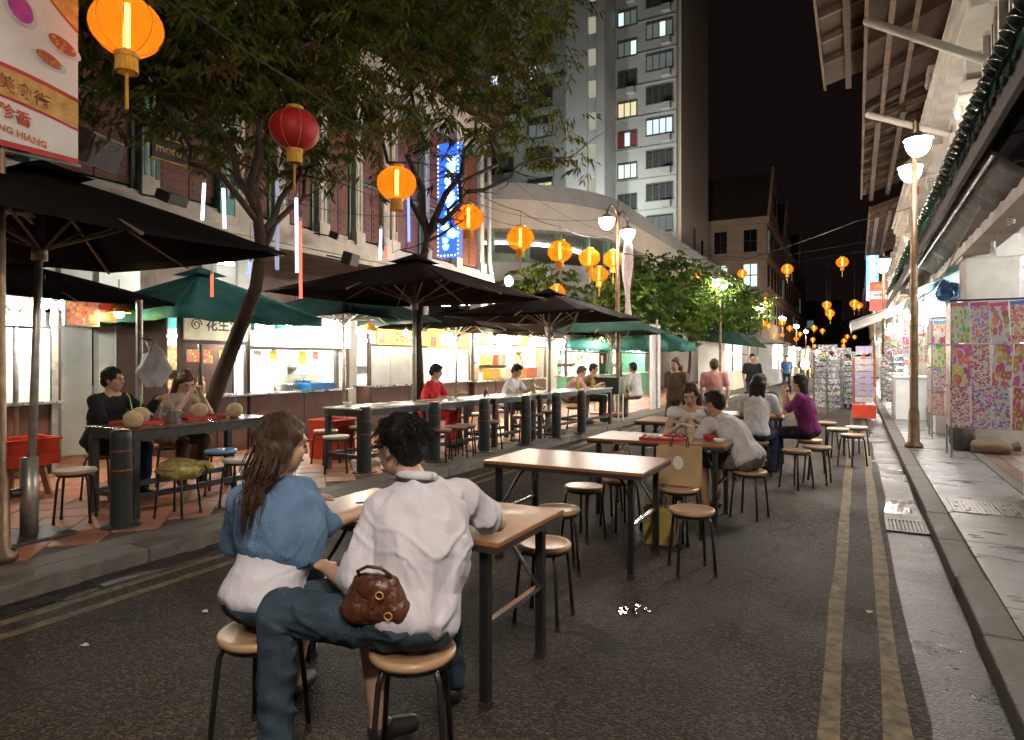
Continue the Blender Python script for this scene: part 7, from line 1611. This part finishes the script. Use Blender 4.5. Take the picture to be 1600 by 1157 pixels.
# handbag beside the man
t = thing('handbag', 'brown leather handbag held against the man in the white shirt', 'bag', D_(588, 930, 2.275), .35); t.scale = (.98, .80, .88); M_LEA = mat('brown_leather', (.085, .028, .012), .36, var=.3, scale=12, bump=.3, bscale=60, coat=.1)
hb = MB(); cap(hb, (-.075, 0, -.055), (.075, 0, -.055), .055, .055, 14); cap(hb, (-.05, 0, .045), (.05, 0, .045), .036, .036, 14); cap(hb, (-.07, 0, -.05), (-.05, 0, .045), .052, .034, 14); cap(hb, (.07, 0, -.05), (.05, 0, .045), .052, .034, 14); hb.ball((0, 0, -.02), (.085, .052, .07)); fuse(hb, .004, 6, 'bag_body', M_LEA, t, .005, (26, 26, 14), 5.0, True); fl = MB(); fl.ball((0, -.016, .03), (.078, .046, .05)); cap(fl, (0, -.05, .0), (0, -.056, -.03), .012, .010); fuse(fl, .005, 3, 'flap', M_LEA, t, .003, (30, 30, 30), 2.0); MB().tube([(-.055, 0, .06), (-.06, -.03, .10), (-.02, -.045, .125), (.03, -.045, .12), (.06, -.03, .09), (.055, 0, .05)], .007, 8).build('strap', M_LEA, t, smooth=True)
for p_ in ((.03, -.066, .02), (.06, -.062, -.06)): MB().tube([(p_[0] + .014*math.cos(a), p_[1], p_[2] + .014*math.sin(a)) for a in [i*PI/6 for i in range(13)]], .003, 6).build('ring', M_GOLD, t)
# ---- the others
NV = lambda n, c: cloth(n, c)
BLK = NV('cloth_black', (.014, .014, .015)); NAVY = NV('cloth_navy', (.02, .03, .055)); WHT = NV('cloth_white', (.62, .60, .60)); RED = NV('cloth_red', (.5, .03, .03)); BRN = NV('cloth_brown', (.12, .08, .055)); PNK = NV('cloth_pink', (.48, .22, .20)); PUR = NV('cloth_purple', (.16, .02, .10)); GRN = NV('cloth_dark_green', (.03, .06, .055)); KHA = NV('cloth_khaki', (.16, .13, .10)); BEI = NV('cloth_beige', (.35, .27, .22))
J = sit(.22, arms='table', zt=.80, hp=(-.35, 1, -.05)); J['elL'] = J['shL'] + V((-.05, .22, -.16)); J['wrL'] = J['elL'] + V((.04, .16, .16)); J['hdL'] = V((.1, .9, .3)).normalized()
person('man in a long sleeved black top with one hand raised at the coconut table', (-6.68, 3.86, .12), R(-78), J, BLK, NAVY, ('short', M_HAIRK), 1, .010, sleeve='long', fold=.007)
person('long haired woman bent over her coconut drink', (-6.72, 4.62, .12), R(-92), sit(.42, arms='mouth', hp=(.1, 1, -.7)), BEI, BRN, ('long', M_HAIRB), 0, .010, female=True)
person('child in a red shirt alone at the bar table', (-6.0, 8.5, .12), R(-75), sit(.2, arms='table', zt=.8, hp=(-.2, 1, -.3)), RED, RED, ('short', M_HAIRK), 0, .013)
person('man in a white shirt with a dark shoulder strap, head bowed at the bar table', (-5.76, 10.7, .12), R(-85), sit(.28, arms='table', zt=.8, hp=(0, 1, -.6)), WHT, BLK, ('short', M_HAIRK), 1, .013)
person('person in a pale pink top bending low in the crowd at the bar tables', (-5.5, 12.95, .12), R(-70), sit(.5, arms='table', zt=.8, hp=(.2, 1, -.5)), PNK, BRN, ('short', M_HAIRB), 0, .015)
person('person in dark clothes in the crowd at the bar tables', (-5.4, 13.75, .12), R(-80), sit(.3, arms='table', zt=.8, hp=(0, 1, -.2)), BRN, BLK, ('short', M_HAIRK), 1, .015)
person('man in a white top seated beyond the tray trolley', (-4.55, 14.85, .12), R(70), sit(.15, arms='lap', hp=(0, 1, 0)), WHT, KHA, ('short', M_HAIRK), 1, .015)
person('woman in brown walking behind the chatting pair', (-2.75, 11.3, 0), R(160), stand(1.52, .16), BRN, BRN, ('long', M_HAIRB), 0, .016, female=True, face=False)
person('woman in pink walking beside the one in brown', (-2.3, 12.3, 0), R(15), stand(1.50, .14), PNK, KHA, ('short', M_HAIRB), 0, .016, female=True, face=False)
person('long haired woman in a white strap top looking down at the red tray table', (-1.55, 7.08, 0), R(188), sit(.42, arms='table', hp=(.1, 1, -.45), reach=.30), WHT, KHA, ('long', M_HAIRR), 0, .010, female=True, sleeve='none')
J = sit(.62, arms='table', hp=(.1, 1, -.25), reach=.26); person('man in a pale polo leaning far over the red tray table', (-.90, 6.55, 0), R(72), J, NV('cloth_pale_grey', (.56, .53, .53)), NV('cloth_grey_shorts', (.14, .12, .11)), ('short', M_HAIRK), 1, .010, pants_to='knee', fold=.008)
person('woman in a white top with a black bob, back turned', (-1.15, 8.95, 0), R(-5), sit(.2, arms='table', hp=(0, 1, -.2)), WHT, NAVY, ('long', M_HAIRK), 0, .012, female=True, face=False)
person('man in dark green facing the woman in the white top', (-1.25, 10.42, 0), R(180), sit(.3, arms='table', hp=(0, 1, -.3)), GRN, NAVY, ('short', M_HAIRK), 1, .013)
person('woman in a purple top with long black hair seated side on', (-.55, 9.5, 0), R(86), sit(.18, arms='mouth', hp=(0, 1, -.1)), PUR, BLK, ('long', M_HAIRK), 0, .012, female=True)
person('dark clothed person standing before the green roofed kiosk', (-2.6, 19.5, 0), R(200), stand(1.66, .1), BLK, NAVY, ('short', M_HAIRK), 1, .018, face=False)
person('cook in white behind the counter of the bright noodle stall', (-9.2, 8.35, .12), R(-90), stand(1.62, 0, .05), WHT, BLK, ('short', M_HAIRK), 1, .015)
person('vendor in a pale top behind the warm lit counter', (-8.7, 16.9, .12), R(-90), stand(1.62, 0, .05), PNK, BRN, ('short', M_HAIRK), 1, .018, face=False)
q = on_z(1328, 640); person('person in dark clothes standing by the silver racks', (q.x - .05, q.y, 0), R(120), stand(1.68, .04), BLK, NAVY, ('short', M_HAIRK), 1, .018, face=False)
person('distant person in blue walking by the far stalls', (-2.6, 30.0, 0), R(170), stand(1.68, .15), NV('cloth_blue', (.04, .09, .22)), NAVY, ('short', M_HAIRK), 1, .02, face=False)
person('distant person in dark clothes walking beside the one in blue', (-2.0, 31.0, 0), R(190), stand(1.7, .12), BLK, BLK, ('short', M_HAIRK), 1, .02, face=False)
bpy.data.scenes.remove(TMP)
